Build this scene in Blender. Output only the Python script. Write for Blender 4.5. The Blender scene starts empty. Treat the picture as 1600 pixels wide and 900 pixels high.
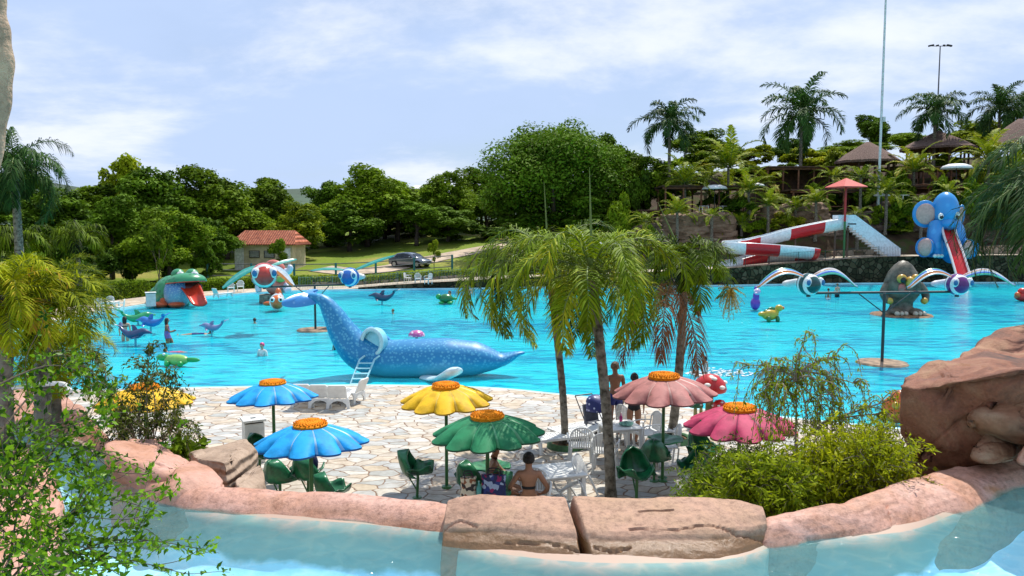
import bpy, bmesh, math, random
import numpy as np
from mathutils import Vector, Matrix, Euler, noise
PI = math.pi
R = math.radians
C = bpy.context.scene.collection
scene = bpy.context.scene

# ---------------------------------------------------------------- camera
CAMZ = 5.0
PITCH = math.atan(95 / 1200)
cam_d = bpy.data.cameras.new('camera')
cam_d.sensor_width = 36; cam_d.lens = 27.0
cam_d.clip_start = 0.05; cam_d.clip_end = 9000
cam = bpy.data.objects.new('camera', cam_d); C.objects.link(cam)
cam.location = (0, 0, CAMZ); cam.rotation_euler = (PI / 2 - PITCH, 0, 0)
scene.camera = cam

# ---------------------------------------------------------------- light
SUN_EL, SUN_AZ = R(59), math.atan2(0.30, 0.60)      # azimuth measured from +Y towards +X
world = bpy.data.worlds.new('World'); scene.world = world; world.use_nodes = True
def build_world():
    nt = world.node_tree; n = nt.nodes; l = nt.links
    n.clear()
    out = n.new('ShaderNodeOutputWorld'); bg = n.new('ShaderNodeBackground')
    sky = n.new('ShaderNodeTexSky'); sky.sky_type = 'NISHITA'; sky.sun_disc = False
    sky.sun_elevation = SUN_EL; sky.sun_rotation = SUN_AZ
    sky.air_density = 1.0; sky.dust_density = 1.2; sky.ozone_density = 2.5; sky.altitude = 300
    tc = n.new('ShaderNodeTexCoord')
    # clouds: project the view direction on a high flat layer
    sep = n.new('ShaderNodeSeparateXYZ'); l.new(tc.outputs['Generated'], sep.inputs[0])
    zz = n.new('ShaderNodeMath'); zz.operation = 'ADD'; zz.inputs[1].default_value = 0.22; l.new(sep.outputs[2], zz.inputs[0])
    zm = n.new('ShaderNodeMath'); zm.operation = 'MAXIMUM'; zm.inputs[1].default_value = 0.05; l.new(zz.outputs[0], zm.inputs[0])
    dx = n.new('ShaderNodeMath'); dx.operation = 'DIVIDE'; l.new(sep.outputs[0], dx.inputs[0]); l.new(zm.outputs[0], dx.inputs[1])
    dy = n.new('ShaderNodeMath'); dy.operation = 'DIVIDE'; l.new(sep.outputs[1], dy.inputs[0]); l.new(zm.outputs[0], dy.inputs[1])
    cb = n.new('ShaderNodeCombineXYZ'); l.new(dx.outputs[0], cb.inputs[0]); l.new(dy.outputs[0], cb.inputs[1])
    def cloud(scale, det, rough, lo, hi, off, dist=0.3):
        mp = n.new('ShaderNodeMapping'); mp.inputs['Location'].default_value = off; mp.inputs['Scale'].default_value = (1, 1.15, 1); l.new(cb.outputs[0], mp.inputs[0])
        t = n.new('ShaderNodeTexNoise'); t.inputs['Scale'].default_value = scale; t.inputs['Detail'].default_value = det
        t.inputs['Roughness'].default_value = rough; t.inputs['Distortion'].default_value = dist
        l.new(mp.outputs[0], t.inputs[0])
        r = n.new('ShaderNodeMapRange'); r.interpolation_type = 'SMOOTHSTEP'; r.inputs['From Min'].default_value = lo; r.inputs['From Max'].default_value = hi
        l.new(t.outputs[0], r.inputs[0]); return r
    c1 = cloud(0.7, 6, 0.55, 0.30, 0.62, (3.1, 1.2, 0))          # wide thin veil
    c2 = cloud(1.0, 9, 0.6, 0.46, 0.68, (7.7, 4.2, 2), 0.15)   # brighter puffs
    m1 = n.new('ShaderNodeMixRGB'); m1.inputs[2].default_value = (5.2, 6.6, 9.4, 1)
    v1 = n.new('ShaderNodeMath'); v1.operation = 'MULTIPLY_ADD'; v1.inputs[1].default_value = 0.4; v1.inputs[2].default_value = 0.55; l.new(c1.outputs[0], v1.inputs[0])
    l.new(v1.outputs[0], m1.inputs[0]); l.new(sky.outputs[0], m1.inputs[1])
    m2 = n.new('ShaderNodeMixRGB'); m2.inputs[2].default_value = (9.6, 9.9, 10.6, 1)
    v2 = n.new('ShaderNodeMath'); v2.operation = 'MULTIPLY'; v2.inputs[1].default_value = 0.75; l.new(c2.outputs[0], v2.inputs[0])
    l.new(v2.outputs[0], m2.inputs[0]); l.new(m1.outputs[0], m2.inputs[1])
    l.new(m2.outputs[0], bg.inputs[0]); bg.inputs[1].default_value = 0.1
    l.new(bg.outputs[0], out.inputs[0])
build_world()
sd = bpy.data.lights.new('sun', 'SUN'); sd.energy = 4.9; sd.angle = R(0.6); sd.color = (1, 0.95, 0.86)
sun = bpy.data.objects.new('sun', sd); C.objects.link(sun)
SDIR = Vector((math.sin(SUN_AZ) * math.cos(SUN_EL), math.cos(SUN_AZ) * math.cos(SUN_EL), math.sin(SUN_EL)))
sun.rotation_euler = SDIR.to_track_quat('Z', 'Y').to_euler(); sun.location = (0, 0, 60)
scene.view_settings.view_transform = 'Standard'; scene.view_settings.look = 'None'
scene.view_settings.gamma = 1; scene.view_settings.exposure = 0.13
cy = scene.cycles
cy.max_bounces = 6; cy.diffuse_bounces = 2; cy.glossy_bounces = 2; cy.transmission_bounces = 4; cy.transparent_max_bounces = 8
cy.caustics_reflective = False; cy.caustics_refractive = False; cy.use_denoising = True
scene.render.use_persistent_data = False

# ---------------------------------------------------------------- placing helpers
_f = Vector((0, math.cos(PITCH), -math.sin(PITCH))); _u = Vector((0, math.sin(PITCH), math.cos(PITCH)))
def ray(px, py):
    return _f + Vector(((px - 800) / 1200, 0, 0)) + _u * ((450 - py) / 1200)
def G(px, py, z=0.0):                      # point where the sight line meets height z
    d = ray(px, py); t = (z - CAMZ) / d.z
    return Vector((0, 0, CAMZ)) + d * t
def A(px, py, Y):                          # point at world distance Y
    d = ray(px, py); return Vector((0, 0, CAMZ)) + d * (Y / d.y)
def S(p, Y): return p * Y / 1200
def lerp(a, b, t): return a + (b - a) * t
def sstep(a, b, x):
    t = min(1, max(0, (x - a) / (b - a))); return t * t * (3 - 2 * t)
def interp(x, xs, ys): return float(np.interp(x, xs, ys))
def nz(x, y, z=0.0): return noise.noise(Vector((x, y, z)))
def catmull(P, n, closed=False):
    P = [Vector(p) for p in P]; out = []; m = len(P)
    rng = range(m) if closed else range(m - 1)
    for i in rng:
        if closed: a, b, c, d = P[i - 1], P[i], P[(i + 1) % m], P[(i + 2) % m]
        else: a, b, c, d = P[max(i - 1, 0)], P[i], P[i + 1], P[min(i + 2, m - 1)]
        for k in range(n):
            t = k / n
            out.append(0.5 * ((2 * b) + (c - a) * t + (2 * a - 5 * b + 4 * c - d) * t * t + (3 * b - a - 3 * c + d) * t ** 3))
    if not closed: out.append(P[-1])
    return out

# ---------------------------------------------------------------- materials
MATS = {}
def nodes(name):
    m = bpy.data.materials.new(name); m.use_nodes = True
    nt = m.node_tree; return m, nt.nodes, nt.links, nt.nodes['Principled BSDF']
def ramp(n, cols):
    r = n.new('ShaderNodeValToRGB'); e = r.color_ramp.elements
    e[0].position, e[0].color = cols[0][0], (*cols[0][1], 1)
    e[1].position, e[1].color = cols[-1][0], (*cols[-1][1], 1)
    for p, c in cols[1:-1]:
        x = e.new(p); x.color = (*c, 1)
    return r
def mat(name, col, rough=0.5, var=0.12, scale=6.0, bump=0.0, bscale=40.0, metal=0.0, spec=0.5, col2=None, coat=0.0):
    if name in MATS: return MATS[name]
    m, n, l, p = nodes(name)
    tc = n.new('ShaderNodeTexCoord')
    t = n.new('ShaderNodeTexNoise'); t.inputs['Scale'].default_value = scale; t.inputs['Detail'].default_value = 5
    t.inputs['Roughness'].default_value = 0.62
    l.new(tc.outputs['Object'], t.inputs['Vector'])
    c2 = col2 or tuple(max(0, c * (1 - 2.2 * var)) for c in col)
    c1 = col if col2 else tuple(min(1, c * (1 + 0.8 * var)) for c in col)
    r = ramp(n, [(0.36, c2), (0.6, c1)])
    l.new(t.outputs[0], r.inputs[0]); l.new(r.outputs[0], p.inputs['Base Color'])
    p.inputs['Roughness'].default_value = rough; p.inputs['Metallic'].default_value = metal
    p.inputs['Specular IOR Level'].default_value = spec; p.inputs['Coat Weight'].default_value = coat
    if bump:
        t2 = n.new('ShaderNodeTexNoise'); t2.inputs['Scale'].default_value = bscale; t2.inputs['Detail'].default_value = 4
        l.new(tc.outputs['Object'], t2.inputs['Vector'])
        b = n.new('ShaderNodeBump'); b.inputs['Strength'].default_value = bump; b.inputs['Distance'].default_value = 0.03
        l.new(t2.outputs[0], b.inputs['Height']); l.new(b.outputs[0], p.inputs['Normal'])
    MATS[name] = m; return m
def foliage(name, dark, light, trans=0.3, rough=0.7, scale=0.6, hue=0.0, brown=None):
    if name in MATS: return MATS[name]
    m, n, l, p = nodes(name)
    at = n.new('ShaderNodeAttribute'); at.attribute_name = 'tint'
    tc = n.new('ShaderNodeTexCoord'); t = n.new('ShaderNodeTexNoise'); t.inputs['Scale'].default_value = scale; t.inputs['Detail'].default_value = 2
    l.new(tc.outputs['Object'], t.inputs['Vector'])
    oi = n.new('ShaderNodeObjectInfo')
    a1 = n.new('ShaderNodeMath'); a1.operation = 'MULTIPLY_ADD'; a1.inputs[1].default_value = 0.55; l.new(at.outputs['Fac'], a1.inputs[0])
    a2 = n.new('ShaderNodeMath'); a2.operation = 'MULTIPLY'; a2.inputs[1].default_value = 0.5; l.new(t.outputs[0], a2.inputs[0]); l.new(a2.outputs[0], a1.inputs[2])
    a3 = n.new('ShaderNodeMath'); a3.operation = 'MULTIPLY_ADD'; a3.inputs[1].default_value = 0.25; l.new(oi.outputs['Random'], a3.inputs[0]); l.new(a1.outputs[0], a3.inputs[2])
    cs = [(0.25, dark), (0.85, light)]
    if brown: cs = [(0.33, dark), (0.80, light), (1.0, brown)]
    r = ramp(n, cs); l.new(a3.outputs[0], r.inputs[0])
    l.new(r.outputs[0], p.inputs['Base Color']); p.inputs['Roughness'].default_value = rough
    p.inputs['Specular IOR Level'].default_value = 0.12
    tr = n.new('ShaderNodeBsdfTranslucent'); l.new(r.outputs[0], tr.inputs['Color'])
    mx = n.new('ShaderNodeMixShader'); mx.inputs[0].default_value = trans
    l.new(p.outputs[0], mx.inputs[1]); l.new(tr.outputs[0], mx.inputs[2])
    out = n['Material Output']; l.new(mx.outputs[0], out.inputs['Surface'])
    MATS[name] = m; return m

# ---------------------------------------------------------------- mesh builder
class MB:
    def __init__(s): s.v = []; s.f = []; s.m = []; s.mi = 0; s.M = None
    def add(s, vs, fs, mi=None):
        o = len(s.v)
        if s.M is not None: vs = [s.M @ Vector(v) for v in vs]
        s.v.extend([tuple(v) for v in vs]); s.f.extend([tuple(i + o for i in f) for f in fs])
        s.m.extend([s.mi if mi is None else mi] * len(fs)); return s
    def box(s, c, d, rot=None, taper=1.0):
        x, y, z = d[0] / 2, d[1] / 2, d[2] / 2
        vs = [Vector((a * x * (taper if k > 0 else 1), b * y * (taper if k > 0 else 1), k * z)) for k in (-1, 1) for a, b in ((-1, -1), (1, -1), (1, 1), (-1, 1))]
        if rot: e = Euler(rot).to_matrix(); vs = [e @ v for v in vs]
        c = Vector(c)
        return s.add([v + c for v in vs], [(3, 2, 1, 0), (4, 5, 6, 7), (0, 1, 5, 4), (1, 2, 6, 5), (2, 3, 7, 6), (3, 0, 4, 7)])
    def rbox(s, c, d, b=0.01, rot=None):                   # box with rounded edges
        bm = bmesh.new(); bmesh.ops.create_cube(bm, size=1)
        for v in bm.verts: v.co = Vector((v.co.x * d[0], v.co.y * d[1], v.co.z * d[2]))
        bmesh.ops.bevel(bm, geom=bm.edges[:], offset=b, segments=2, affect='EDGES', profile=0.6)
        e = Euler(rot).to_matrix() if rot else Matrix.Identity(3)
        bm.verts.index_update()
        s.add([e @ v.co + Vector(c) for v in bm.verts], [[v.index for v in f.verts] for f in bm.faces]); bm.free(); return s
    def tube(s, P, r, n=8, caps=True, flat=1.0):
        P = [Vector(p) for p in P]; m = len(P)
        if not hasattr(r, '__len__'): r = [r] * m
        vs = []; up = None
        for i, p in enumerate(P):
            t = (P[min(i + 1, m - 1)] - P[max(i - 1, 0)])
            t = t.normalized() if t.length > 1e-9 else Vector((0, 0, 1))
            if up is None:
                up = Vector((0, 0, 1)) if abs(t.z) < 0.9 else Vector((0, 1, 0))
            a = t.cross(up).normalized(); up = a.cross(t).normalized(); b = up
            for k in range(n):
                w = 2 * PI * k / n
                vs.append(p + (a * math.cos(w) + b * math.sin(w) * flat) * r[i])
        fs = [(i * n + k, i * n + (k + 1) % n, (i + 1) * n + (k + 1) % n, (i + 1) * n + k) for i in range(m - 1) for k in range(n)]
        if caps: fs += [tuple(range(n))[::-1], tuple(range((m - 1) * n, m * n))]
        return s.add(vs, fs)
    def ball(s, c, r, nu=14, nv=9, rot=None, fn=None):
        if not hasattr(r, '__len__'): r = (r, r, r)
        vs = []; c = Vector(c); e = Euler(rot).to_matrix() if rot else None
        for j in range(nv + 1):
            a = PI * j / nv
            for i in range(nu):
                w = 2 * PI * i / nu
                q = Vector((math.sin(a) * math.cos(w), math.sin(a) * math.sin(w), math.cos(a)))
                if fn: q = q * fn(q)
                q = Vector((q.x * r[0], q.y * r[1], q.z * r[2]))
                if e: q = e @ q
                vs.append(q + c)
        fs = []
        for j in range(nv):
            for i in range(nu):
                a0, a1, b0, b1 = j * nu + i, j * nu + (i + 1) % nu, (j + 1) * nu + i, (j + 1) * nu + (i + 1) % nu
                fs.append((a0, b0, b1, a1))
        return s.add(vs, fs)
    def lathe(s, prof, n=24, c=(0, 0, 0), caps=True):
        c = Vector(c); vs = [c + Vector((r * math.cos(2 * PI * k / n), r * math.sin(2 * PI * k / n), z)) for r, z in prof for k in range(n)]
        m = len(prof)
        fs = [(i * n + k, i * n + (k + 1) % n, (i + 1) * n + (k + 1) % n, (i + 1) * n + k) for i in range(m - 1) for k in range(n)]
        if caps: fs += [tuple(range(n))[::-1], tuple(range((m - 1) * n, m * n))]
        return s.add(vs, fs)
    def loft(s, rings, closed=True, caps=True):
        n = len(rings[0]); vs = [v for r in rings for v in r]; m = len(rings)
        K = n if closed else n - 1
        fs = [(i * n + k, i * n + (k + 1) % n, (i + 1) * n + (k + 1) % n, (i + 1) * n + k) for i in range(m - 1) for k in range(K)]
        if caps and closed: fs += [tuple(range(n))[::-1], tuple(range((m - 1) * n, m * n))]
        return s.add(vs, fs)
    def poly(s, P, z0, z1):                                 # vertical prism over a ground polygon
        n = len(P); vs = [(p[0], p[1], z0) for p in P] + [(p[0], p[1], z1) for p in P]
        return s.add(vs, [tuple(range(n))[::-1], tuple(range(n, 2 * n))] + [(k, (k + 1) % n, n + (k + 1) % n, n + k) for k in range(n)])
def mesh_of(mb, name, mats, smooth=True):
    me = bpy.data.meshes.new(name); me.from_pydata(mb.v, [], mb.f)
    if not isinstance(mats, (list, tuple)): mats = [mats]
    for m in mats: me.materials.append(m)
    if len(mats) > 1: me.polygons.foreach_set('material_index', mb.m)
    me.polygons.foreach_set('use_smooth', [smooth] * len(me.polygons)); me.update(); return me
def np_mesh(name, V, F, m, tint=None, smooth=False):
    me = bpy.data.meshes.new(name); V = np.asarray(V, dtype=np.float32); F = np.asarray(F, dtype=np.int32); k = F.shape[1]
    me.vertices.add(len(V)); me.vertices.foreach_set('co', V.ravel())
    me.loops.add(F.size); me.loops.foreach_set('vertex_index', F.ravel())
    me.polygons.add(len(F)); me.polygons.foreach_set('loop_start', np.arange(0, F.size, k, dtype=np.int32))
    me.materials.append(m); me.update(calc_edges=True)
    if smooth: me.polygons.foreach_set('use_smooth', [True] * len(F))
    if tint is not None:
        at = me.attributes.new('tint', 'FLOAT', 'FACE'); at.data.foreach_set('value', np.asarray(tint, dtype=np.float32))
    return me
def link(name, me, parent=None, loc=None, bevel=0):
    o = bpy.data.objects.new(name, me); C.objects.link(o)
    if parent: o.parent = parent
    if loc is not None: o.location = loc
    if bevel:
        b = o.modifiers.new('bevel', 'BEVEL'); b.width = bevel; b.segments = 2; b.limit_method = 'ANGLE'
    return o
def tag(o, label=None, cat=None, group=None, kind=None):
    if label: o['label'] = label
    if cat: o['category'] = cat
    if group: o['group'] = group
    if kind: o['kind'] = kind
    return o
def thing(name, label, cat, loc=(0, 0, 0), rz=0, group=None, scale=1):
    o = bpy.data.objects.new(name, None); C.objects.link(o); o.location = loc; o.rotation_euler = (0, 0, rz); o.empty_display_size = 0.1
    o.scale = (scale,) * 3
    return tag(o, label, cat, group)
def part(name, mb, mats, parent, smooth=True, bevel=0, loc=None, label=None, auto=True):
    o = link(name, mesh_of(mb, name, mats, smooth), parent, loc, bevel)
    if smooth and auto: smooth_by_angle(o.data)
    if label: o['label'] = label
    return o
def smooth_by_angle(me, ang=R(42)):
    bm = bmesh.new(); bm.from_mesh(me)
    for e in bm.edges:
        if len(e.link_faces) == 2 and e.calc_face_angle(0) > ang: e.smooth = False
    bm.to_mesh(me); bm.free()
def single(name, mb, mats, label, cat, loc=(0, 0, 0), rz=0, group=None, smooth=True, bevel=0):
    o = link(name, mesh_of(mb, name, mats, smooth), None, loc, bevel); o.rotation_euler = (0, 0, rz)
    if smooth: smooth_by_angle(o.data)
    return tag(o, label, cat, group)
def struct(name, mb, mats, smooth=False):
    return tag(link(name, mesh_of(mb, name, mats, smooth)), kind='structure')
def dup(root, loc, rz=0, label=None, group=None, scale=None, parent=None):
    r = root.copy(); C.objects.link(r)
    if parent is None:
        r.location = loc; r.rotation_euler = (root.rotation_euler.x, root.rotation_euler.y, rz)
        if scale: r.scale = (scale,) * 3 if not hasattr(scale, '__len__') else scale
        if label: r['label'] = label
        if group: r['group'] = group
    else: r.parent = parent
    for ch in list(root.children): dup(ch, None, parent=r)
    return r
# ---------------------------------------------------------------- setting materials
def paving_mat(name, scale, cols, grout, lo=0.028, rough=0.75, dist=0.12):
    m, n, l, p = nodes(name)
    tc = n.new('ShaderNodeTexCoord')
    nw = n.new('ShaderNodeTexNoise'); nw.inputs['Scale'].default_value = 1.7; nw.inputs['Detail'].default_value = 2; l.new(tc.outputs['Object'], nw.inputs['Vector'])
    mv = n.new('ShaderNodeMixRGB'); mv.blend_type = 'ADD'; mv.inputs[0].default_value = dist
    l.new(tc.outputs['Object'], mv.inputs[1]); l.new(nw.outputs['Color'], mv.inputs[2])
    mp = n.new('ShaderNodeMapping'); mp.inputs['Scale'].default_value = (scale * .8, scale * 1.25, 0.0); l.new(mv.outputs[0], mp.inputs[0])
    v = n.new('ShaderNodeTexVoronoi'); v.voronoi_dimensions = '2D'; v.inputs['Scale'].default_value = 1; v.inputs['Randomness'].default_value = 0.95; l.new(mp.outputs[0], v.inputs['Vector'])
    e = n.new('ShaderNodeTexVoronoi'); e.voronoi_dimensions = '2D'; e.feature = 'DISTANCE_TO_EDGE'; e.inputs['Scale'].default_value = 1; e.inputs['Randomness'].default_value = 0.95; l.new(mp.outputs[0], e.inputs['Vector'])
    s = n.new('ShaderNodeSeparateColor'); l.new(v.outputs['Color'], s.inputs[0])
    r = ramp(n, [(i / (len(cols) - 1), c) for i, c in enumerate(cols)]); r.color_ramp.interpolation = 'CONSTANT'
    l.new(s.outputs[0], r.inputs[0])
    st = n.new('ShaderNodeTexNoise'); st.inputs['Scale'].default_value = 3.5; st.inputs['Detail'].default_value = 7; st.inputs['Roughness'].default_value = 0.7
    l.new(tc.outputs['Object'], st.inputs['Vector'])
    sr = ramp(n, [(0.32, (0.66, 0.6, 0.52)), (0.6, (1.06, 1.04, 1.0))]); l.new(st.outputs[0], sr.inputs[0])
    mm = n.new('ShaderNodeMixRGB'); mm.blend_type = 'MULTIPLY'; mm.inputs[0].default_value = 0.9; l.new(r.outputs[0], mm.inputs[1]); l.new(sr.outputs[0], mm.inputs[2])
    g = n.new('ShaderNodeMapRange'); g.inputs['From Min'].default_value = lo * 0.55; g.inputs['From Max'].default_value = lo; l.new(e.outputs['Distance'], g.inputs[0])
    mx = n.new('ShaderNodeMixRGB'); mx.inputs[1].default_value = (*grout, 1); l.new(g.outputs[0], mx.inputs[0]); l.new(mm.outputs[0], mx.inputs[2])
    l.new(mx.outputs[0], p.inputs['Base Color']); p.inputs['Roughness'].default_value = rough
    g2 = n.new('ShaderNodeMapRange'); g2.inputs['From Max'].default_value = lo * 1.8; l.new(e.outputs['Distance'], g2.inputs[0])
    ad = n.new('ShaderNodeMath'); ad.operation = 'MULTIPLY_ADD'; ad.inputs[1].default_value = 0.5; l.new(st.outputs[0], ad.inputs[0]); l.new(g2.outputs[0], ad.inputs[2])
    b = n.new('ShaderNodeBump'); b.inputs['Strength'].default_value = 0.6; b.inputs['Distance'].default_value = 0.02; l.new(ad.outputs[0], b.inputs['Height']); l.new(b.outputs[0], p.inputs['Normal'])
    return m
M_pave = paving_mat('crazy_paving', 2.7, [(0.521, 0.471, 0.397), (0.558, 0.539, 0.496), (0.409, 0.422, 0.422), (0.484, 0.409, 0.31), (0.546, 0.521, 0.471), (0.446, 0.453, 0.446), (0.533, 0.459, 0.372), (0.558, 0.546, 0.521), (0.372, 0.384, 0.372), (0.496, 0.446, 0.384), (0.434, 0.31, 0.223)], (.20, .12, .07), lo=.045, dist=.42)
M_deck = paving_mat('deck_stone', 1.2, [(.52, .44, .34), (.58, .52, .44), (.46, .40, .33), (.62, .55, .46)], (.26, .2, .14), rough=0.85)
M_wallstone = paving_mat('wall_stone_flat', 1.5, [(.12, .08, .06), (.18, .13, .1), (.07, .05, .04), (.22, .17, .13)], (.02, .016, .012))

def stone_wall_mat(name, cols, grout, scale=2.2):
    m, n, l, p = nodes(name)
    tc = n.new('ShaderNodeTexCoord')
    v = n.new('ShaderNodeTexVoronoi'); v.inputs['Scale'].default_value = scale; l.new(tc.outputs['Object'], v.inputs['Vector'])
    e = n.new('ShaderNodeTexVoronoi'); e.feature = 'DISTANCE_TO_EDGE'; e.inputs['Scale'].default_value = scale; l.new(tc.outputs['Object'], e.inputs['Vector'])
    s = n.new('ShaderNodeSeparateColor'); l.new(v.outputs['Color'], s.inputs[0])
    r = ramp(n, [(i / (len(cols) - 1), c) for i, c in enumerate(cols)]); r.color_ramp.interpolation = 'CONSTANT'; l.new(s.outputs[0], r.inputs[0])
    g = n.new('ShaderNodeMapRange'); g.inputs['From Max'].default_value = 0.08; l.new(e.outputs['Distance'], g.inputs[0])
    mx = n.new('ShaderNodeMixRGB'); mx.inputs[1].default_value = (*grout, 1); l.new(g.outputs[0], mx.inputs[0]); l.new(r.outputs[0], mx.inputs[2])
    l.new(mx.outputs[0], p.inputs['Base Color']); p.inputs['Roughness'].default_value = 0.95; p.inputs['Specular IOR Level'].default_value = .1
    b = n.new('ShaderNodeBump'); b.inputs['Distance'].default_value = 0.1; l.new(g.outputs[0], b.inputs['Height']); l.new(b.outputs[0], p.inputs['Normal'])
    return m
M_wall = stone_wall_mat('dark_stone_wall', [(.05, .038, .02), (.08, .055, .03), (.035, .028, .015), (.11, .075, .045), (.06, .06, .022)], (.018, .014, .008))
M_wall_tan = stone_wall_mat('tan_stone_wall', [(.34, .26, .18), (.4, .32, .24), (.28, .2, .14), (.44, .37, .28)], (.12, .09, .06), 1.6)
M_concrete = mat('pale_concrete', (.55, .5, .42), .85, .18, 1.2, .3, 30)

def ground_mat():
    m, n, l, p = nodes('grass_ground')
    tc = n.new('ShaderNodeTexCoord')
    a = n.new('ShaderNodeTexNoise'); a.inputs['Scale'].default_value = 0.12; a.inputs['Detail'].default_value = 6; l.new(tc.outputs['Object'], a.inputs['Vector'])
    b = n.new('ShaderNodeTexNoise'); b.inputs['Scale'].default_value = 5; b.inputs['Detail'].default_value = 6; b.inputs['Roughness'].default_value = .7; l.new(tc.outputs['Object'], b.inputs['Vector'])
    r = ramp(n, [(.35, (.10, .15, .012)), (.52, (.17, .24, .02)), (.68, (.32, .27, .08))]); l.new(a.outputs[0], r.inputs[0])
    r2 = ramp(n, [(.3, (.55, .55, .5)), (.65, (1.15, 1.15, 1.0))]); l.new(b.outputs[0], r2.inputs[0])
    mm = n.new('ShaderNodeMixRGB'); mm.blend_type = 'MULTIPLY'; mm.inputs[0].default_value = 1; l.new(r.outputs[0], mm.inputs[1]); l.new(r2.outputs[0], mm.inputs[2])
    sp = n.new('ShaderNodeSeparateXYZ'); l.new(tc.outputs['Object'], sp.inputs[0])
    mk = n.new('ShaderNodeMapRange'); mk.inputs['From Min'].default_value = 9; mk.inputs['From Max'].default_value = 14; l.new(sp.outputs[0], mk.inputs[0])
    my = n.new('ShaderNodeMapRange'); my.inputs['From Min'].default_value = 66; my.inputs['From Max'].default_value = 69; l.new(sp.outputs[1], my.inputs[0])
    mk2 = n.new('ShaderNodeMath'); mk2.operation = 'MULTIPLY'; l.new(mk.outputs[0], mk2.inputs[0]); l.new(my.outputs[0], mk2.inputs[1])
    er = ramp(n, [(.35, (.045, .028, .016)), (.5, (.08, .05, .028)), (.62, (.06, .075, .02)), (.75, (.10, .065, .04))]); cc = n.new('ShaderNodeTexNoise'); cc.inputs['Scale'].default_value = .7; cc.inputs['Detail'].default_value = 7; l.new(tc.outputs['Object'], cc.inputs['Vector']); l.new(cc.outputs[0], er.inputs[0])
    fm = n.new('ShaderNodeMixRGB'); l.new(mk2.outputs[0], fm.inputs[0]); l.new(mm.outputs[0], fm.inputs[1]); l.new(er.outputs[0], fm.inputs[2])
    l.new(fm.outputs[0], p.inputs['Base Color']); p.inputs['Roughness'].default_value = .9; p.inputs['Specular IOR Level'].default_value = .2
    bb = n.new('ShaderNodeBump'); bb.inputs['Distance'].default_value = .08; bb.inputs['Strength'].default_value = .7; l.new(b.outputs[0], bb.inputs['Height']); l.new(bb.outputs[0], p.inputs['Normal'])
    return m
M_grass = ground_mat()
M_dirt = mat('dirt_track', (.46, .36, .26), .95, .16, .9, .4, 12)

def water_mat(name, base, clear, rough, sc, strength, spec=.5, dark=None):
    m, n, l, p = nodes(name)
    tc = n.new('ShaderNodeTexCoord'); mp = n.new('ShaderNodeMapping'); mp.inputs['Scale'].default_value = sc; l.new(tc.outputs['Object'], mp.inputs[0])
    a = n.new('ShaderNodeTexNoise'); a.inputs['Scale'].default_value = 1; a.inputs['Detail'].default_value = 5; a.inputs['Roughness'].default_value = .6; a.inputs['Distortion'].default_value = .6; l.new(mp.outputs[0], a.inputs['Vector'])
    b = n.new('ShaderNodeTexNoise'); b.inputs['Scale'].default_value = .07; b.inputs['Detail'].default_value = 3; l.new(mp.outputs[0], b.inputs['Vector'])
    p.inputs['Roughness'].default_value = rough; p.inputs['Specular IOR Level'].default_value = spec; p.inputs['IOR'].default_value = 1.33
    bp = n.new('ShaderNodeBump'); bp.inputs['Strength'].default_value = strength; bp.inputs['Distance'].default_value = .12; l.new(a.outputs[0], bp.inputs['Height']); l.new(bp.outputs[0], p.inputs['Normal'])
    r = ramp(n, [(.40, dark or tuple(c * .5 for c in base)), (.53, base)])
    s = n.new('ShaderNodeMath'); s.operation = 'MULTIPLY_ADD'; s.inputs[1].default_value = .55; l.new(a.outputs[0], s.inputs[0])
    s2 = n.new('ShaderNodeMath'); s2.operation = 'MULTIPLY'; s2.inputs[1].default_value = .45; l.new(b.outputs[0], s2.inputs[0]); l.new(s2.outputs[0], s.inputs[2])
    l.new(s.outputs[0], r.inputs[0]); l.new(r.outputs[0], p.inputs['Base Color'])
    tr = n.new('ShaderNodeBsdfTransparent'); tr.inputs['Color'].default_value = (.55, .97, 1, 1)
    mx = n.new('ShaderNodeMixShader'); mx.inputs[0].default_value = clear
    l.new(p.outputs[0], mx.inputs[1]); l.new(tr.outputs[0], mx.inputs[2]); l.new(mx.outputs[0], n['Material Output'].inputs['Surface'])
    return m
M_pool = water_mat('pool_water', (.015, .66, .77), .2, .12, (.75, 2.0, 1), .6, .4, (.0, .24, .46))
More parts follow.
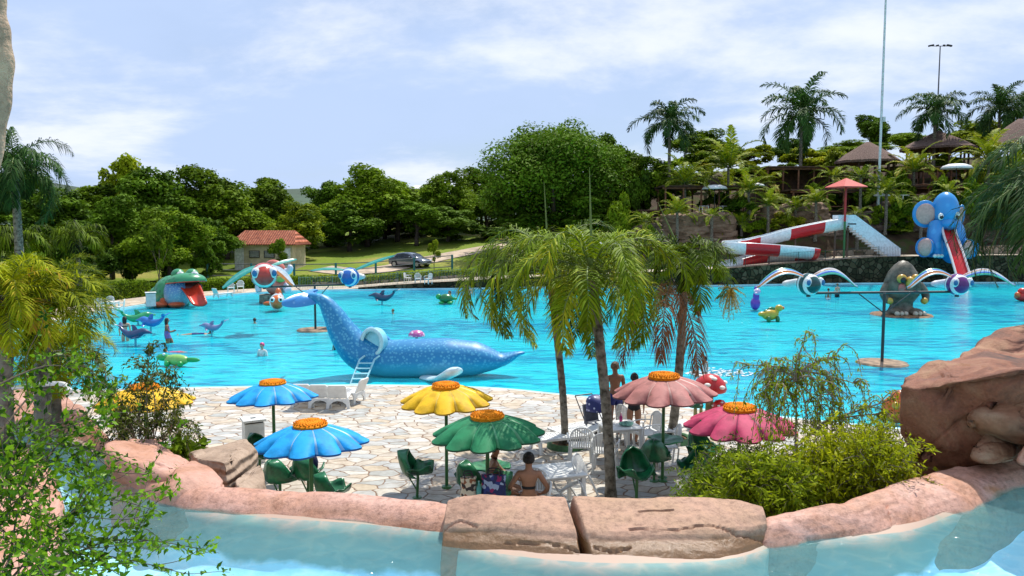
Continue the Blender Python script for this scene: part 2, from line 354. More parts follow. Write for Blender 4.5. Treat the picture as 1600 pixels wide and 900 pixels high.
def clear_water():
    m, n, l, p = nodes('channel_water')
    tc = n.new('ShaderNodeTexCoord')
    a = n.new('ShaderNodeTexNoise'); a.inputs['Scale'].default_value = 3.2; a.inputs['Detail'].default_value = 4; a.inputs['Distortion'].default_value = 1.0; l.new(tc.outputs['Object'], a.inputs['Vector'])
    bp = n.new('ShaderNodeBump'); bp.inputs['Strength'].default_value = .9; bp.inputs['Distance'].default_value = .1; l.new(a.outputs[0], bp.inputs['Height'])
    p.inputs['Base Color'].default_value = (.40, .76, .82, 1); p.inputs['Roughness'].default_value = .04; p.inputs['IOR'].default_value = 1.33
    l.new(bp.outputs[0], p.inputs['Normal'])
    tr = n.new('ShaderNodeBsdfTransparent')                  # caustic light web put into the clear colour, filtering sun onto the floor
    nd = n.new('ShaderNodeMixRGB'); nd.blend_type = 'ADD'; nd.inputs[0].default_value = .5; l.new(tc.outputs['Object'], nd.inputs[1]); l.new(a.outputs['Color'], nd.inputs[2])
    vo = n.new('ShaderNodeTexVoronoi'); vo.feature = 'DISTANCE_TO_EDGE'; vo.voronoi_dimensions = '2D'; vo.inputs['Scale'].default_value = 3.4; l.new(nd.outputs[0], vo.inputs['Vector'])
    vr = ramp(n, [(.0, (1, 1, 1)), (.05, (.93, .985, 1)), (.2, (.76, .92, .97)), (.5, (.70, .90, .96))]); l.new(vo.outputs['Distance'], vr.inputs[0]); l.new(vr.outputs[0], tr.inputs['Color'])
    mx = n.new('ShaderNodeMixShader'); mx.inputs[0].default_value = .9; p.inputs['Specular IOR Level'].default_value = .35
    l.new(p.outputs[0], mx.inputs[1]); l.new(tr.outputs[0], mx.inputs[2]); l.new(mx.outputs[0], n['Material Output'].inputs['Surface'])
    return m
M_chan = clear_water()
def basin_mat():                                             # painted floor: bare render near the rim, pale blue paint below
    m, n, l, p = nodes('channel_floor')
    tc = n.new('ShaderNodeTexCoord'); s = n.new('ShaderNodeSeparateXYZ'); l.new(tc.outputs['Object'], s.inputs[0])
    t = n.new('ShaderNodeTexNoise'); t.inputs['Scale'].default_value = 2.6; t.inputs['Detail'].default_value = 6; l.new(tc.outputs['Object'], t.inputs['Vector'])
    a = n.new('ShaderNodeMath'); a.operation = 'MULTIPLY_ADD'; a.inputs[1].default_value = .22; l.new(t.outputs[0], a.inputs[0]); l.new(s.outputs[2], a.inputs[2])
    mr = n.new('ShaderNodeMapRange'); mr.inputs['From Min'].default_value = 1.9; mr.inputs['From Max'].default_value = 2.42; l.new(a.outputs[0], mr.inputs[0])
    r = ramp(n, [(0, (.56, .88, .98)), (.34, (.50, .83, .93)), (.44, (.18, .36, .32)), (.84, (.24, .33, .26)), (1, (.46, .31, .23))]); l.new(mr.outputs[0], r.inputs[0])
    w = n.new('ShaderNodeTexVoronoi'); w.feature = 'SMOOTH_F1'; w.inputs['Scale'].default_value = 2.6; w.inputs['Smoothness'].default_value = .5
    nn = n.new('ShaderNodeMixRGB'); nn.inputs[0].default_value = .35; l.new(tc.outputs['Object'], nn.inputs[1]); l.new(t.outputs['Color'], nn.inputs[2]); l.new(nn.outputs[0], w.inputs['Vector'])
    r2 = ramp(n, [(.08, (1.1, 1.05, 1.05)), (.28, (1.0, 1.0, 1.0)), (.7, (.88, .93, .96))]); l.new(w.outputs[0], r2.inputs[0])  # soft caustic light mottling put into the floor colour
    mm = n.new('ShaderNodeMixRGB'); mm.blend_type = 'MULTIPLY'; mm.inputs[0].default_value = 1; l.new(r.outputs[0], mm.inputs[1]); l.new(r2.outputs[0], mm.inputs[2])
    l.new(mm.outputs[0], p.inputs['Base Color']); p.inputs['Roughness'].default_value = .6
    return m
M_basin = basin_mat()
def rock_mat(name, cols, rough=.75, wet=None, layers=0, bump=.7, wetcol=(.22, .115, .05)):
    m, n, l, p = nodes(name)
    tc = n.new('ShaderNodeTexCoord')
    a = n.new('ShaderNodeTexNoise'); a.inputs['Scale'].default_value = 1.3; a.inputs['Detail'].default_value = 6; a.inputs['Roughness'].default_value = .6; a.inputs['Distortion'].default_value = .5
    mp = n.new('ShaderNodeMapping'); mp.inputs['Scale'].default_value = (1, 1, 2.2); l.new(tc.outputs['Object'], mp.inputs[0]); l.new(mp.outputs[0], a.inputs['Vector'])
    r = ramp(n, cols); l.new(a.outputs[0], r.inputs[0])
    f = n.new('ShaderNodeTexNoise'); f.inputs['Scale'].default_value = 14; f.inputs['Detail'].default_value = 10; f.inputs['Roughness'].default_value = .8; l.new(tc.outputs['Object'], f.inputs['Vector'])
    fr = ramp(n, [(.34, (.70, .66, .62)), (.5, (.98, .98, .98)), (.68, (1.12, 1.1, 1.08))]); l.new(f.outputs[0], fr.inputs[0])
    mm = n.new('ShaderNodeMixRGB'); mm.blend_type = 'MULTIPLY'; mm.inputs[0].default_value = 1; l.new(r.outputs[0], mm.inputs[1]); l.new(fr.outputs[0], mm.inputs[2])
    col = mm.outputs[0]; p.inputs['Roughness'].default_value = rough
    if wet:                                                   # soaked band just above the water line
        s = n.new('ShaderNodeSeparateXYZ'); l.new(tc.outputs['Object'], s.inputs[0])
        w = n.new('ShaderNodeMath'); w.operation = 'MULTIPLY_ADD'; w.inputs[1].default_value = -.13; l.new(a.outputs[0], w.inputs[0]); l.new(s.outputs[2], w.inputs[2])
        mr = n.new('ShaderNodeMapRange'); mr.inputs['From Min'].default_value = wet - .085; mr.inputs['From Max'].default_value = wet - .05; l.new(w.outputs[0], mr.inputs[0])
        wm = n.new('ShaderNodeMixRGB'); wm.inputs[1].default_value = (*wetcol, 1); l.new(mr.outputs[0], wm.inputs[0]); l.new(col, wm.inputs[2])
        wf = n.new('ShaderNodeMixRGB'); wf.blend_type = 'MULTIPLY'; wf.inputs[0].default_value = 1; l.new(wm.outputs[0], wf.inputs[1]); l.new(fr.outputs[0], wf.inputs[2])
        col = wf.outputs[0]
        rr = n.new('ShaderNodeMapRange'); rr.inputs['To Min'].default_value = .25; rr.inputs['To Max'].default_value = rough; l.new(mr.outputs[0], rr.inputs[0]); l.new(rr.outputs[0], p.inputs['Roughness'])
    l.new(col, p.inputs['Base Color'])
    h = n.new('ShaderNodeMath'); h.operation = 'MULTIPLY_ADD'; h.inputs[1].default_value = .25; l.new(f.outputs[0], h.inputs[0]); l.new(a.outputs[0], h.inputs[2]); hh = h.outputs[0]
    if layers:
        wv = n.new('ShaderNodeTexWave'); wv.bands_direction = 'Z'; wv.inputs['Scale'].default_value = layers; wv.inputs['Distortion'].default_value = 2.5; wv.inputs['Detail'].default_value = 3; l.new(tc.outputs['Object'], wv.inputs['Vector'])
        h2 = n.new('ShaderNodeMath'); h2.operation = 'MULTIPLY_ADD'; h2.inputs[1].default_value = .9; l.new(wv.outputs['Fac'], h2.inputs[0]); l.new(hh, h2.inputs[2]); hh = h2.outputs[0]
    b = n.new('ShaderNodeBump'); b.inputs['Strength'].default_value = bump; b.inputs['Distance'].default_value = .05; l.new(hh, b.inputs['Height']); l.new(b.outputs[0], p.inputs['Normal'])
    return m
M_rockpink = rock_mat('pink_rock', [(.3, (.34, .14, .07)), (.43, (.47, .235, .15)), (.56, (.54, .29, .215)), (.66, (.56, .33, .26)), (.78, (.42, .20, .09))], .6)
M_rockkerb = rock_mat('kerb_rock', [(.3, (.34, .14, .07)), (.43, (.47, .235, .15)), (.56, (.54, .29, .215)), (.66, (.56, .33, .26)), (.78, (.42, .20, .09))], .55, wet=2.30, wetcol=(.17, .235, .175))
M_rockslab = rock_mat('slab_rock', [(.3, (.30, .165, .105)), (.5, (.42, .245, .165)), (.7, (.39, .235, .14))], .7, wet=2.40)
def lit_top_rock_mat():                                            # shaded dark face and sunlit tan top put into the colour by height
    m, n, l, p = nodes('lit_top_rock'); tc = n.new('ShaderNodeTexCoord')
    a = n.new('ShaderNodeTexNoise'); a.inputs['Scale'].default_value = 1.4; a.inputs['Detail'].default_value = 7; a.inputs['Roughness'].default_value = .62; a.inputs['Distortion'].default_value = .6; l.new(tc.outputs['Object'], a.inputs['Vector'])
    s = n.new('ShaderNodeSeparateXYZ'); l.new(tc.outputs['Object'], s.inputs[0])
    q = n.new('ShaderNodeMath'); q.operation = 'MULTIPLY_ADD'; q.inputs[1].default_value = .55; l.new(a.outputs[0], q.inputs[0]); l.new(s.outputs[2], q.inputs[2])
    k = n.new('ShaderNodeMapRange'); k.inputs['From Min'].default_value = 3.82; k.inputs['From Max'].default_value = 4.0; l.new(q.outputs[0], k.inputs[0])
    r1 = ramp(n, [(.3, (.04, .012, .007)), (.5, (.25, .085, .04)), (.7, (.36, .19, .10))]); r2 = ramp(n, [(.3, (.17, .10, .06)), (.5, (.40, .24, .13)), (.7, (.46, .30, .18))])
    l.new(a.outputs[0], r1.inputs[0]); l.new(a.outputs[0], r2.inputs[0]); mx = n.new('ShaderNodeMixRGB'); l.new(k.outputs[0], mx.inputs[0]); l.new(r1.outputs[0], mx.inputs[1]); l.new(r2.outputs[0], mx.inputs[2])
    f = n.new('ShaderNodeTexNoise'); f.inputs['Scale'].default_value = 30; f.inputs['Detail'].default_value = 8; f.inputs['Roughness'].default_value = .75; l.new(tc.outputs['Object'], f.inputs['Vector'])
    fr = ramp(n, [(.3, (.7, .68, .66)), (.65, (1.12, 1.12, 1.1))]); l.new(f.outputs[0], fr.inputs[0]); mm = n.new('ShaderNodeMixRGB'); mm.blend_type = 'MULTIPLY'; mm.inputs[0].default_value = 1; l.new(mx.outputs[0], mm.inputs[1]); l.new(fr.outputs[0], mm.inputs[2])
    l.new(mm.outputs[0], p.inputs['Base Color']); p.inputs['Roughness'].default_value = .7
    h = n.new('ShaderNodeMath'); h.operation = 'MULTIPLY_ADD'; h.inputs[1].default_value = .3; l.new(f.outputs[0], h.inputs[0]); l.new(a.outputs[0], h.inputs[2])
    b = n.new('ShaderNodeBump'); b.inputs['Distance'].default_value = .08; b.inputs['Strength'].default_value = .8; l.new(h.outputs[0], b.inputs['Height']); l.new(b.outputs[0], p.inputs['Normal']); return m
M_rocklittop = lit_top_rock_mat()
M_rockbrown = rock_mat('brown_rock', [(.28, (.10, .035, .018)), (.45, (.24, .105, .05)), (.6, (.36, .22, .13)), (.75, (.42, .29, .18))], .7)
M_rocklayer = rock_mat('layered_rock', [(.3, (.22, .14, .09)), (.5, (.38, .27, .19)), (.7, (.46, .34, .25))], .75, layers=3.2)
M_rockdark = rock_mat('dark_rock', [(.3, (.06, .04, .03)), (.5, (.15, .10, .07)), (.7, (.28, .2, .15))], .85)

# ---------------------------------------------------------------- pool outline and terrain
WZ = -0.12
far_px = [(-100, 545), (60, 512), (152, 491), (205, 482), (275, 471), (340, 464), (410, 459), (480, 456), (560, 454.5), (650, 453), (750, 452), (860, 450), (1000, 448.5), (1120, 447.5), (1300, 444.5), (1500, 443), (1600, 443), (1760, 447)]
near_px = [(2050, 760), (1760, 712), (1600, 694), (1380, 674), (1263, 662), (1150, 651), (1073, 643), (970, 632), (860, 620), (760, 611), (600, 607), (480, 608), (300, 611), (170, 614), (0, 612), (-180, 600)]
far_w = [G(x, y, WZ) for x, y in far_px]
side_w = [Vector((62, 60, 0)), Vector((56, 34, 0))]
near_w = [G(x, y, WZ) for x, y in near_px]
OUT = catmull([Vector((p.x, p.y, 0)) for p in far_w + side_w + near_w], 7, closed=True)
NO = len(OUT)
fx = [p.x for p in far_w] + [62]; fy = [p.y for p in far_w] + [62]
def yf(x): return interp(x, fx, fy)
def h0(x): return interp(x, [-60, -13, -9, -3, 8, 18, 26, 33, 60], [0, 0, .25, .55, .9, 1.3, 1.8, 2.25, 2.5])
_sh = None
def shore_dist(x, y):
    global _sh
    if _sh is None:
        k = [i for i in range(NO) if OUT[i].y > 31]
        a = np.array([[OUT[i].x, OUT[i].y] for i in k]); b = np.array([[OUT[(i + 1) % NO].x, OUT[(i + 1) % NO].y] for i in k]); _sh = (a, b - a, ((b - a) ** 2).sum(1) + 1e-9)
    a, d, l2 = _sh; q = np.array([x, y]); t = np.clip(((q - a) * d).sum(1) / l2, 0, 1)
    return float(np.sqrt((((a + d * t[:, None]) - q) ** 2).sum(1).min()))
def H(x, y):
    if y < 30: return 0.0
    t = shore_dist(x, y)
    if t <= 0.1: return 0.0
    base = h0(x) * sstep(.1, .3, t)
    gentle = 0.105 * max(0, min(t, 60) - 6.5)
    lim = interp(x, [-80, -40, -12, 10, 20], [.25, .5, 1, 1, .6])
    tw = t + 1.6 * nz(x * .12, y * .1, 5)
    hill = sstep(9, 22, x) * (1.9 * sstep(6.2, 8.2, tw) + 2.3 * sstep(10, 12, tw) + 2.2 * sstep(18, 21, tw) + 2.0 * sstep(27, 31, tw)) + sstep(25, 60, x) * 1.5 * sstep(20, 40, t)
    rough = 0.25 * nz(x * .08, y * .08) * sstep(8, 20, t)
    return base + gentle * lim + hill + rough
def normals2(P):
    n = len(P); o = []
    for i in range(n):
        d = P[(i + 1) % n] - P[i - 1]; o.append(Vector((d.y, -d.x, 0)).normalized())
    return o
ctr = Vector((2, 40, 0))
NRM = normals2(OUT)
if (OUT[0] - ctr).dot(NRM[0]) < 0: NRM = [-v for v in NRM]
def build_ground():
    mb = MB(); rings = []
    for d in (0, .12, .32, .8, 2, 4, 6.5, 7, 7.5, 8, 8.5, 9, 10, 12, 14, 16, 18, 20, 22, 24, 26, 28, 30, 33, 37, 42, 50, 60, 75, 100, 160, 300, 700, 1800, 4000):
        r = []
        for i, p in enumerate(OUT):
            rd = (p - ctr).normalized()
            dirn = (NRM[i] * max(0, 1 - d / 12) + rd * min(1, d / 12)).normalized()
            q = p + dirn * d
            z = H(q.x, q.y) if d < 400 else min(H(q.x, q.y), 6)
            r.append(Vector((q.x, q.y, z)))
        rings.append(r)
    mb.loft(rings, caps=False); struct('ground', mb, M_grass, True)
build_ground()
def build_pool():
    mb = MB(); n = NO
    mb.loft([[Vector((p.x, p.y, z)) + NRM[i] * o for i, p in enumerate(OUT)] for z, o in ((.012, .18), (.012, 0.0), (-.14, -.02), (-.75, -.05))], caps=False)
    mb.add([(p.x, p.y, -.75) for p in OUT], [tuple(range(n))])
    struct('pool_basin', mb, mat('pool_basin_paint', (.45, .80, .86), .5, .08, 1.5))
    # water sheet with a real swell so that it is not a flat plane
    bm = bmesh.new(); vs = [bm.verts.new((p.x, p.y, WZ)) for p in OUT]; bm.faces.new(vs)
    me = bpy.data.meshes.new('pool_water'); bm.to_mesh(me); bm.free(); me.materials.append(M_pool)
    tag(link('pool_water', me), kind='structure')
build_pool()
# paved plaza in front, from the near pool edge towards the viewer
def idx_near(p): return min(range(NO), key=lambda i: (OUT[i] - Vector((p.x, p.y, 0))).length)
i0 = idx_near(near_w[0]); i1 = idx_near(near_w[-1])
mb = MB(); ed = [OUT[i] + NRM[i] * .16 for i in range(i0, i1 + 1)]
P = [(p.x, p.y) for p in ed] + [(-26, 2), (26, 2)]
mb.add([(x, y, .016) for x, y in P], [tuple(range(len(P)))]); struct('plaza_paving', mb, M_pave)
# stone deck along the far shore
ia = idx_near(far_w[0]); ib = idx_near(far_w[-1])
def shore(i): return OUT[i % NO], NRM[i % NO]
mb = MB(); rows = []
for i in range(ia, ib + 1):
    p, nr = shore(i); w = interp(p.x, [-50, -30, -14, -3, 40], [3.0, 3.6, 3.4, 4.6, 5.0]); hh = h0(p.x)
    st = .2 if hh < .12 else .42
    a = p + nr * st; b = p + nr * w
    rows.append([Vector((a.x, a.y, max(hh, H(a.x, a.y)) + .03)), Vector((b.x, b.y, max(hh, H(b.x, b.y)) + .035)), Vector((b.x, b.y, H(b.x, b.y) - .3))])
mb.loft(rows, closed=False, caps=False); struct('deck', mb, M_deck)
# retaining wall of the raised walkway
mb = MB(); rings = []
for i in range(ia, ib + 1):
    p, nr = shore(i)
    if p.x < -12.5: continue
    hh = h0(p.x) + .09 + .03 * nz(p.x * .9, 3)
    q = lambda o, z: Vector((p.x + nr.x * o, p.y + nr.y * o, z))
    rings.append([q(.02, -.7), q(.04, hh), q(.44, hh + .01), q(.44, -.7)])
mb.loft(rings); single('pool_retaining_wall', mb, M_wall, 'long dark rough stone wall rising from the far side of the pool', 'wall', smooth=False)

# dirt track and lawn strip beyond the fence
mb = MB(); c = catmull([A(500, 420, 76), A(560, 414, 74.5), A(640, 404, 78.5), A(700, 391, 84), A(760, 381, 89), A(850, 374, 96), A(1000, 372, 108)], 8); rows = []
for i, p in enumerate(c):
    d = (c[min(i + 1, len(c) - 1)] - c[max(i - 1, 0)]); nr = Vector((-d.y, d.x, 0)).normalized()
    rows.append([Vector((q.x, q.y, H(q.x, q.y) + .06)) for q in (p + nr * w for w in (-1.8, -.6, .6, 1.8))])
mb.loft(rows, closed=False, caps=False); struct('dirt_road', mb, M_dirt, True)
# far ridge on the horizon
mb = MB(); rows = []
for i in range(90):
    a = R(-60 + i * 1.35); d = 1500; z = 72 + 26 * nz(i * .11, 4) + 10 * nz(i * .5, 9)
    rows.append([Vector((math.sin(a) * d * k, math.cos(a) * d * k, z * q)) for k, q in ((.8, 0), (.9, .6), (1, 1), (1.15, .9), (1.3, 0))])
mb.loft(rows, closed=False, caps=False); struct('far_hills', mb, mat('far_wood', (.05, .09, .05), .9, .25, .01), True)

# ---------------------------------------------------------------- raised water channel in the foreground
CW = 2.30
outer = [(-260, 640), (-120, 660), (0, 672), (70, 682), (130, 700), (190, 738), (268, 790), (400, 812), (560, 824), (690, 838), (730, 862), (900, 884), (1100, 884), (1190, 866), (1225, 850), (1400, 838), (1480, 812), (1560, 778), (1620, 752), (1760, 700), (1960, 640)]
ow = [G(x, y, CW) for x, y in outer]
loop = catmull([Vector((p.x, p.y, 0)) for p in ow] + [Vector((9, 3, 0)), Vector((6, -2, 0)), Vector((0, -4, 0)), Vector((-6, -2, 0)), Vector((-11, 3, 0))], 8, closed=True)
def build_channel():
    c0 = Vector((.3, 2.2, 0)); mb = MB(); rings = []
    for r, z in ((1.05, .02), (1.02, .0), (1.0, -.02), (.992, -.06), (.985, -.11), (.977, -.16), (.968, -.21), (.96, -.28), (.945, -.37), (.91, -.44), (.82, -.49), (.6, -.52), (.4, -.53), (.15, -.53)):
        rings.append([Vector((c0.x + (p.x - c0.x) * r, c0.y + (p.y - c0.y) * r, CW + z)) for p in loop])
    mb.loft(rings[::-1], caps=False); mb.add(rings[-1], [tuple(range(len(loop)))])
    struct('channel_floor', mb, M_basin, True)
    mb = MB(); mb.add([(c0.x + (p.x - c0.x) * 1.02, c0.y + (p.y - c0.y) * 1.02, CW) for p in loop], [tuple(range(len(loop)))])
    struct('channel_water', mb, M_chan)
build_channel()
def groove_fn(lines, w=.012, depth=.05):
    L = [[Vector((p.x, p.y, 0)) for p in ln] for ln in lines]
    def f(x, y):
        q = Vector((x, y, 0)); d = 0
        for ln in L:
            for a, b in zip(ln, ln[1:]):
                ab = b - a; t = max(0, min(1, (q - a).dot(ab) / max(ab.length_squared, 1e-9)))
                k = (q - a - ab * t).length
                if k < w: d = max(d, 1 - k / w)
        return d * depth
    return f
PROF = [(-.13, -.60), (-.08, -.44), (-.04, -.31), (0, -.20), (.05, -.13), (.12, -.065), (.2, -.01), (.3, .05), (.4, .09), (.5, .12), (.6, .13), (.7, .135), (.78, .13), (.86, .11), (.94, .06), (.985, -.03), (1.0, -.2), (1.02, -1.2), (1.03, -2.3)]
def rim(name, inner, outer_, zi, zo, mats, label, nu=60, round_ends=True, lift=0.0, groove=None, amp=.02, dense=False, cat='rock', prof=None, seed=0, group=None):
    a = [G(x, y, zi) for x, y in inner]; b = [G(x, y, zo) for x, y in outer_]
    k = max(4, nu // (len(a) - 1)); k2 = max(4, nu // (len(b) - 1))
    ca = catmull(a, k); cb = catmull(b, k2)
    m = min(len(ca), len(cb)); N = max(m, nu)
    def samp(c, t):
        f = t * (len(c) - 1); i = min(int(f), len(c) - 2); return c[i].lerp(c[i + 1], f - i)
    pr = prof or PROF
    if dense:
        xs = [p[0] for p in pr]; ys = [p[1] for p in pr]; q = sorted(set([p[0] for p in pr] + [i / 46 for i in range(1, 46)])); pr = [(u, interp(u, xs, ys)) for u in q]
    rings = []
    for j in range(N + 1):
        t = j / N; p, q = samp(ca, t), samp(cb, t)
        e = 1.0
        if round_ends:
            s = min(t, 1 - t) * N / max(2.0, N * .045); e = min(1, max(.0, s)); e = math.sqrt(1 - (1 - e) ** 2)
        ring = []
        for u, z in pr:
            uu = .5 + (u - .5) * (.72 + .28 * e); x, y = lerp(p.x, q.x, uu), lerp(p.y, q.y, uu)
            zz = CW + z + lift * sstep(0, .9, u) * (1 if z > -.1 else 0)
            if z > -.1: zz -= (1 - e) * (.22 + lift * .5)
            if z > -.7:
                zz += amp * 1.6 * nz(x * 1.6 + seed, y * 1.6) + amp * .6 * nz(x * 6 + seed, y * 6) + amp * .15 * nz(x * 25, y * 25)
                x += amp * nz(x * 2.2, y * 2.2, 7 + seed); y += amp * nz(x * 2.2, y * 2.2, 3 + seed)
            if groove and z > -.12: zz -= groove(x, y)
            ring.append(Vector((x, y, zz)))
        rings.append(ring)
    mb = MB(); mb.loft(rings, closed=False, caps=False)
    n = len(pr)
    mb.add([v for v in rings[0]], [tuple(range(n))]); mb.add([v for v in rings[-1]], [tuple(range(n))[::-1]])
    return single(name, mb, mats, label, cat, group=group)
rim('rock_kerb', [(-260, 648), (-120, 668), (0, 682), (60, 690), (120, 706), (180, 742)], [(-260, 585), (-120, 592), (0, 600), (60, 604), (120, 630), (175, 690)], 2.25, 2.35, M_rockkerb, 'cracked pinkish brown rock bank at the far left bend of the channel', nu=90, amp=.035,
    groove=groove_fn([[G(0, 650, 2.4), G(60, 640, 2.4), G(140, 652, 2.4)], [G(70, 604, 2.4), G(84, 640, 2.4), G(70, 690, 2.4)], [G(10, 625, 2.4), G(90, 622, 2.4), G(130, 630, 2.4)]], .02, .05), dense=True)
rim('rock_kerb', [(215, 788), (290, 812), (400, 824), (560, 836), (720, 858)], [(225, 735), (300, 745), (400, 748), (560, 757), (715, 774)], 2.24, 2.48, M_rockkerb, 'smooth pink rock kerb between the stacked boulders and the big cracked slab', nu=90, amp=.018)
gl = [[G(690, 820, 2.45), G(720, 816, 2.45), G(746, 821, 2.45)], [G(790, 836, 2.42), G(860, 840, 2.42), G(905, 846, 2.42)]]
SLAB = [(-.12, -.6), (-.07, -.38), (-.03, -.22), (0, -.13), (.03, -.06), (.08, .0), (.14, .045), (.20, .075), (.25, .10), (.28, .135), (.32, .16), (.4, .18), (.5, .21), (.7, .235), (.85, .245), (.93, .235), (.975, .19), (1.0, .08), (1.01, -.2), (1.02, -1.2), (1.03, -2.3)]
rim('rock_slab', [(688, 862), (730, 868), (800, 874), (860, 880), (915, 884)], [(698, 785), (730, 779), (790, 777), (850, 777), (882, 778)], 2.27, 2.5, M_rockslab, 'left half of the big split brown slab on the channel edge', nu=110, groove=groove_fn(gl, .012, .045), dense=True, prof=SLAB, seed=4)
gr = [[G(985, 818, 2.5), G(1060, 824, 2.48), G(1110, 820, 2.48), G(1150, 826, 2.47), G(1200, 822, 2.47)], [G(930, 842, 2.43), G(960, 845, 2.43), G(985, 842, 2.43)], [G(1000, 800, 2.5), G(1050, 801, 2.5)]]
rim('rock_slab', [(921, 884), (1000, 886), (1100, 886), (1160, 878), (1205, 858)], [(888, 778), (960, 779), (1060, 780), (1140, 782), (1196, 800)], 2.27, 2.5, M_rockslab, 'right half of the big split brown slab, the longer one with dark cracks', nu=150, groove=groove_fn(gr, .014, .055), dense=True, prof=SLAB, seed=9)
rim('rock_kerb', [(1188, 878), (1260, 868), (1330, 860), (1400, 850), (1460, 838), (1530, 812), (1600, 782), (1760, 722), (1960, 655)], [(1180, 796), (1260, 784), (1335, 768), (1390, 745), (1440, 724), (1500, 716), (1600, 706), (1760, 680), (1960, 630)], 2.24, 2.5, M_rockkerb, 'broad pink and orange stained rock kerb curving under the big brown boulder', nu=150, amp=.035, seed=21, lift=.05, dense=True, groove=groove_fn([[G(1385, 778, 2.5), G(1398, 800, 2.45), G(1392, 825, 2.4), G(1405, 850, 2.3)], [G(1440, 790, 2.5), G(1490, 782, 2.5), G(1560, 784, 2.45)], [G(1262, 820, 2.45), G(1330, 812, 2.45)]], .02, .03))

def hullrock(name, pts, mats, label, cuts=4, amp=.05, sc=1.6, bev=.08, seed=0, group=None, cat='boulder', loc=None):
    bm = bmesh.new()
    for p in pts: bm.verts.new(p)
    r = bmesh.ops.convex_hull(bm, input=bm.verts[:])
    kill = [g for g in r['geom_interior'] + r['geom_unused'] if isinstance(g, bmesh.types.BMVert)]
    bmesh.ops.delete(bm, geom=list(set(kill)), context='VERTS')
    bmesh.ops.dissolve_limit(bm, angle_limit=R(9), verts=bm.verts[:], edges=bm.edges[:])
    bmesh.ops.bevel(bm, geom=bm.edges[:], offset=bev, segments=3, affect='EDGES', profile=.55, clamp_overlap=True)
    bmesh.ops.triangulate(bm, faces=bm.faces[:])
    target = sum(f.calc_area() for f in bm.faces) / 9000
    ml = math.sqrt(target) * 1.9
    for _ in range(cuts + 4):
        es = [e for e in bm.edges if e.calc_length() > ml]
        if not es: break
        bmesh.ops.subdivide_edges(bm, edges=es, cuts=1); bmesh.ops.triangulate(bm, faces=[f for f in bm.faces if len(f.verts) > 3])
    bm.normal_update()
    for v in bm.verts:
        c = v.co; d = amp * (nz(c.x * sc + seed, c.y * sc, c.z * sc) * 1.3 + .5 * nz(c.x * sc * 2.6, c.y * sc * 2.6 + seed, c.z * sc * 2.6) + .2 * nz(c.x * sc * 8, c.y * sc * 8, c.z * sc * 8 + seed))
        rd = 1 - abs(nz(c.x * sc * .8 + 31 + .3 * c.z, c.y * sc * .8 + seed, c.z * sc * 1.7)) * 22
        if rd > 0: d -= amp * .9 * rd
        st_ = nz(c.x * .6, c.y * .6, c.z * 3.2 + seed); d += amp * .5 * (1 if st_ > .12 else (-1 if st_ < -.12 else st_ / .12))
        v.co = c + v.normal * d
    me = bpy.data.meshes.new(name); bm.to_mesh(me); bm.free(); me.materials.append(mats)
    me.polygons.foreach_set('use_smooth', [True] * len(me.polygons))
    return tag(link(name, me), label, cat, group)
def down(p, z): return Vector((p.x, p.y, z))
# the big dark boulder on the right with two smaller ones tucked under it
bp = [A(1406, 748, 8.55), A(1415, 606, 8.49), A(1462, 566, 9.47), A(1540, 534, 10.82), A(1680, 498, 11.81), A(1860, 470, 12.05), A(1490, 590, 8.06), A(1610, 578, 7.63), A(1760, 560, 7.63), A(1900, 560, 8.12), A(1470, 735, 8.49), A(1600, 722, 8.49), A(1900, 700, 8.86)]
hullrock('boulder', bp + [down(A(1420, 700, 8.98), 1.0), down(A(1480, 560, 10.82), 1.0), down(A(1700, 500, 11.81), 1.0), down(A(1900, 520, 11.56), 1.0), down(A(1890, 700, 8.86), 1.0), down(A(1500, 700, 8.61), 1.2)], M_rocklittop, 'huge dark brown boulder with a sunlit tan top at the right edge', amp=.10, sc=1.3, bev=.07, seed=3)
hullrock('boulder', [A(1512, 716, 7.84), A(1520, 690, 7.90), A(1548, 668, 8.03), A(1575, 672, 8.03), A(1592, 700, 7.90), A(1588, 722, 7.78), A(1545, 726, 7.59), A(1550, 680, 8.41), A(1588, 700, 8.41), A(1520, 716, 8.41)], M_rockbrown, 'small rounded tan boulder at the foot of the huge brown one', amp=.02, sc=3, bev=.05, seed=8)
hullrock('boulder', [A(1505, 668, 8.03), A(1512, 648, 8.03), A(1560, 622, 7.97), A(1640, 606, 7.90), A(1760, 600, 7.90), A(1560, 662, 7.65), A(1640, 672, 7.59), A(1760, 690, 7.52), A(1600, 700, 7.78), A(1530, 690, 8.03), A(1520, 650, 8.92), A(1700, 620, 8.92), A(1700, 700, 8.92), A(1540, 690, 8.92)], M_rockbrown, 'wedge shaped brown boulder leaning under the huge one at the right edge', amp=.035, sc=2, bev=.06, seed=14)
hullrock('boulder', [A(1588, 722, 7.52), A(1598, 694, 7.52), A(1640, 684, 7.52), A(1700, 690, 7.52), A(1700, 728, 7.39), A(1610, 730, 7.39), A(1650, 690, 8.03), A(1600, 720, 8.03)], M_rockpink, 'low tan stone at the right edge beside the rounded boulder', amp=.02, sc=3, bev=.04, seed=18)
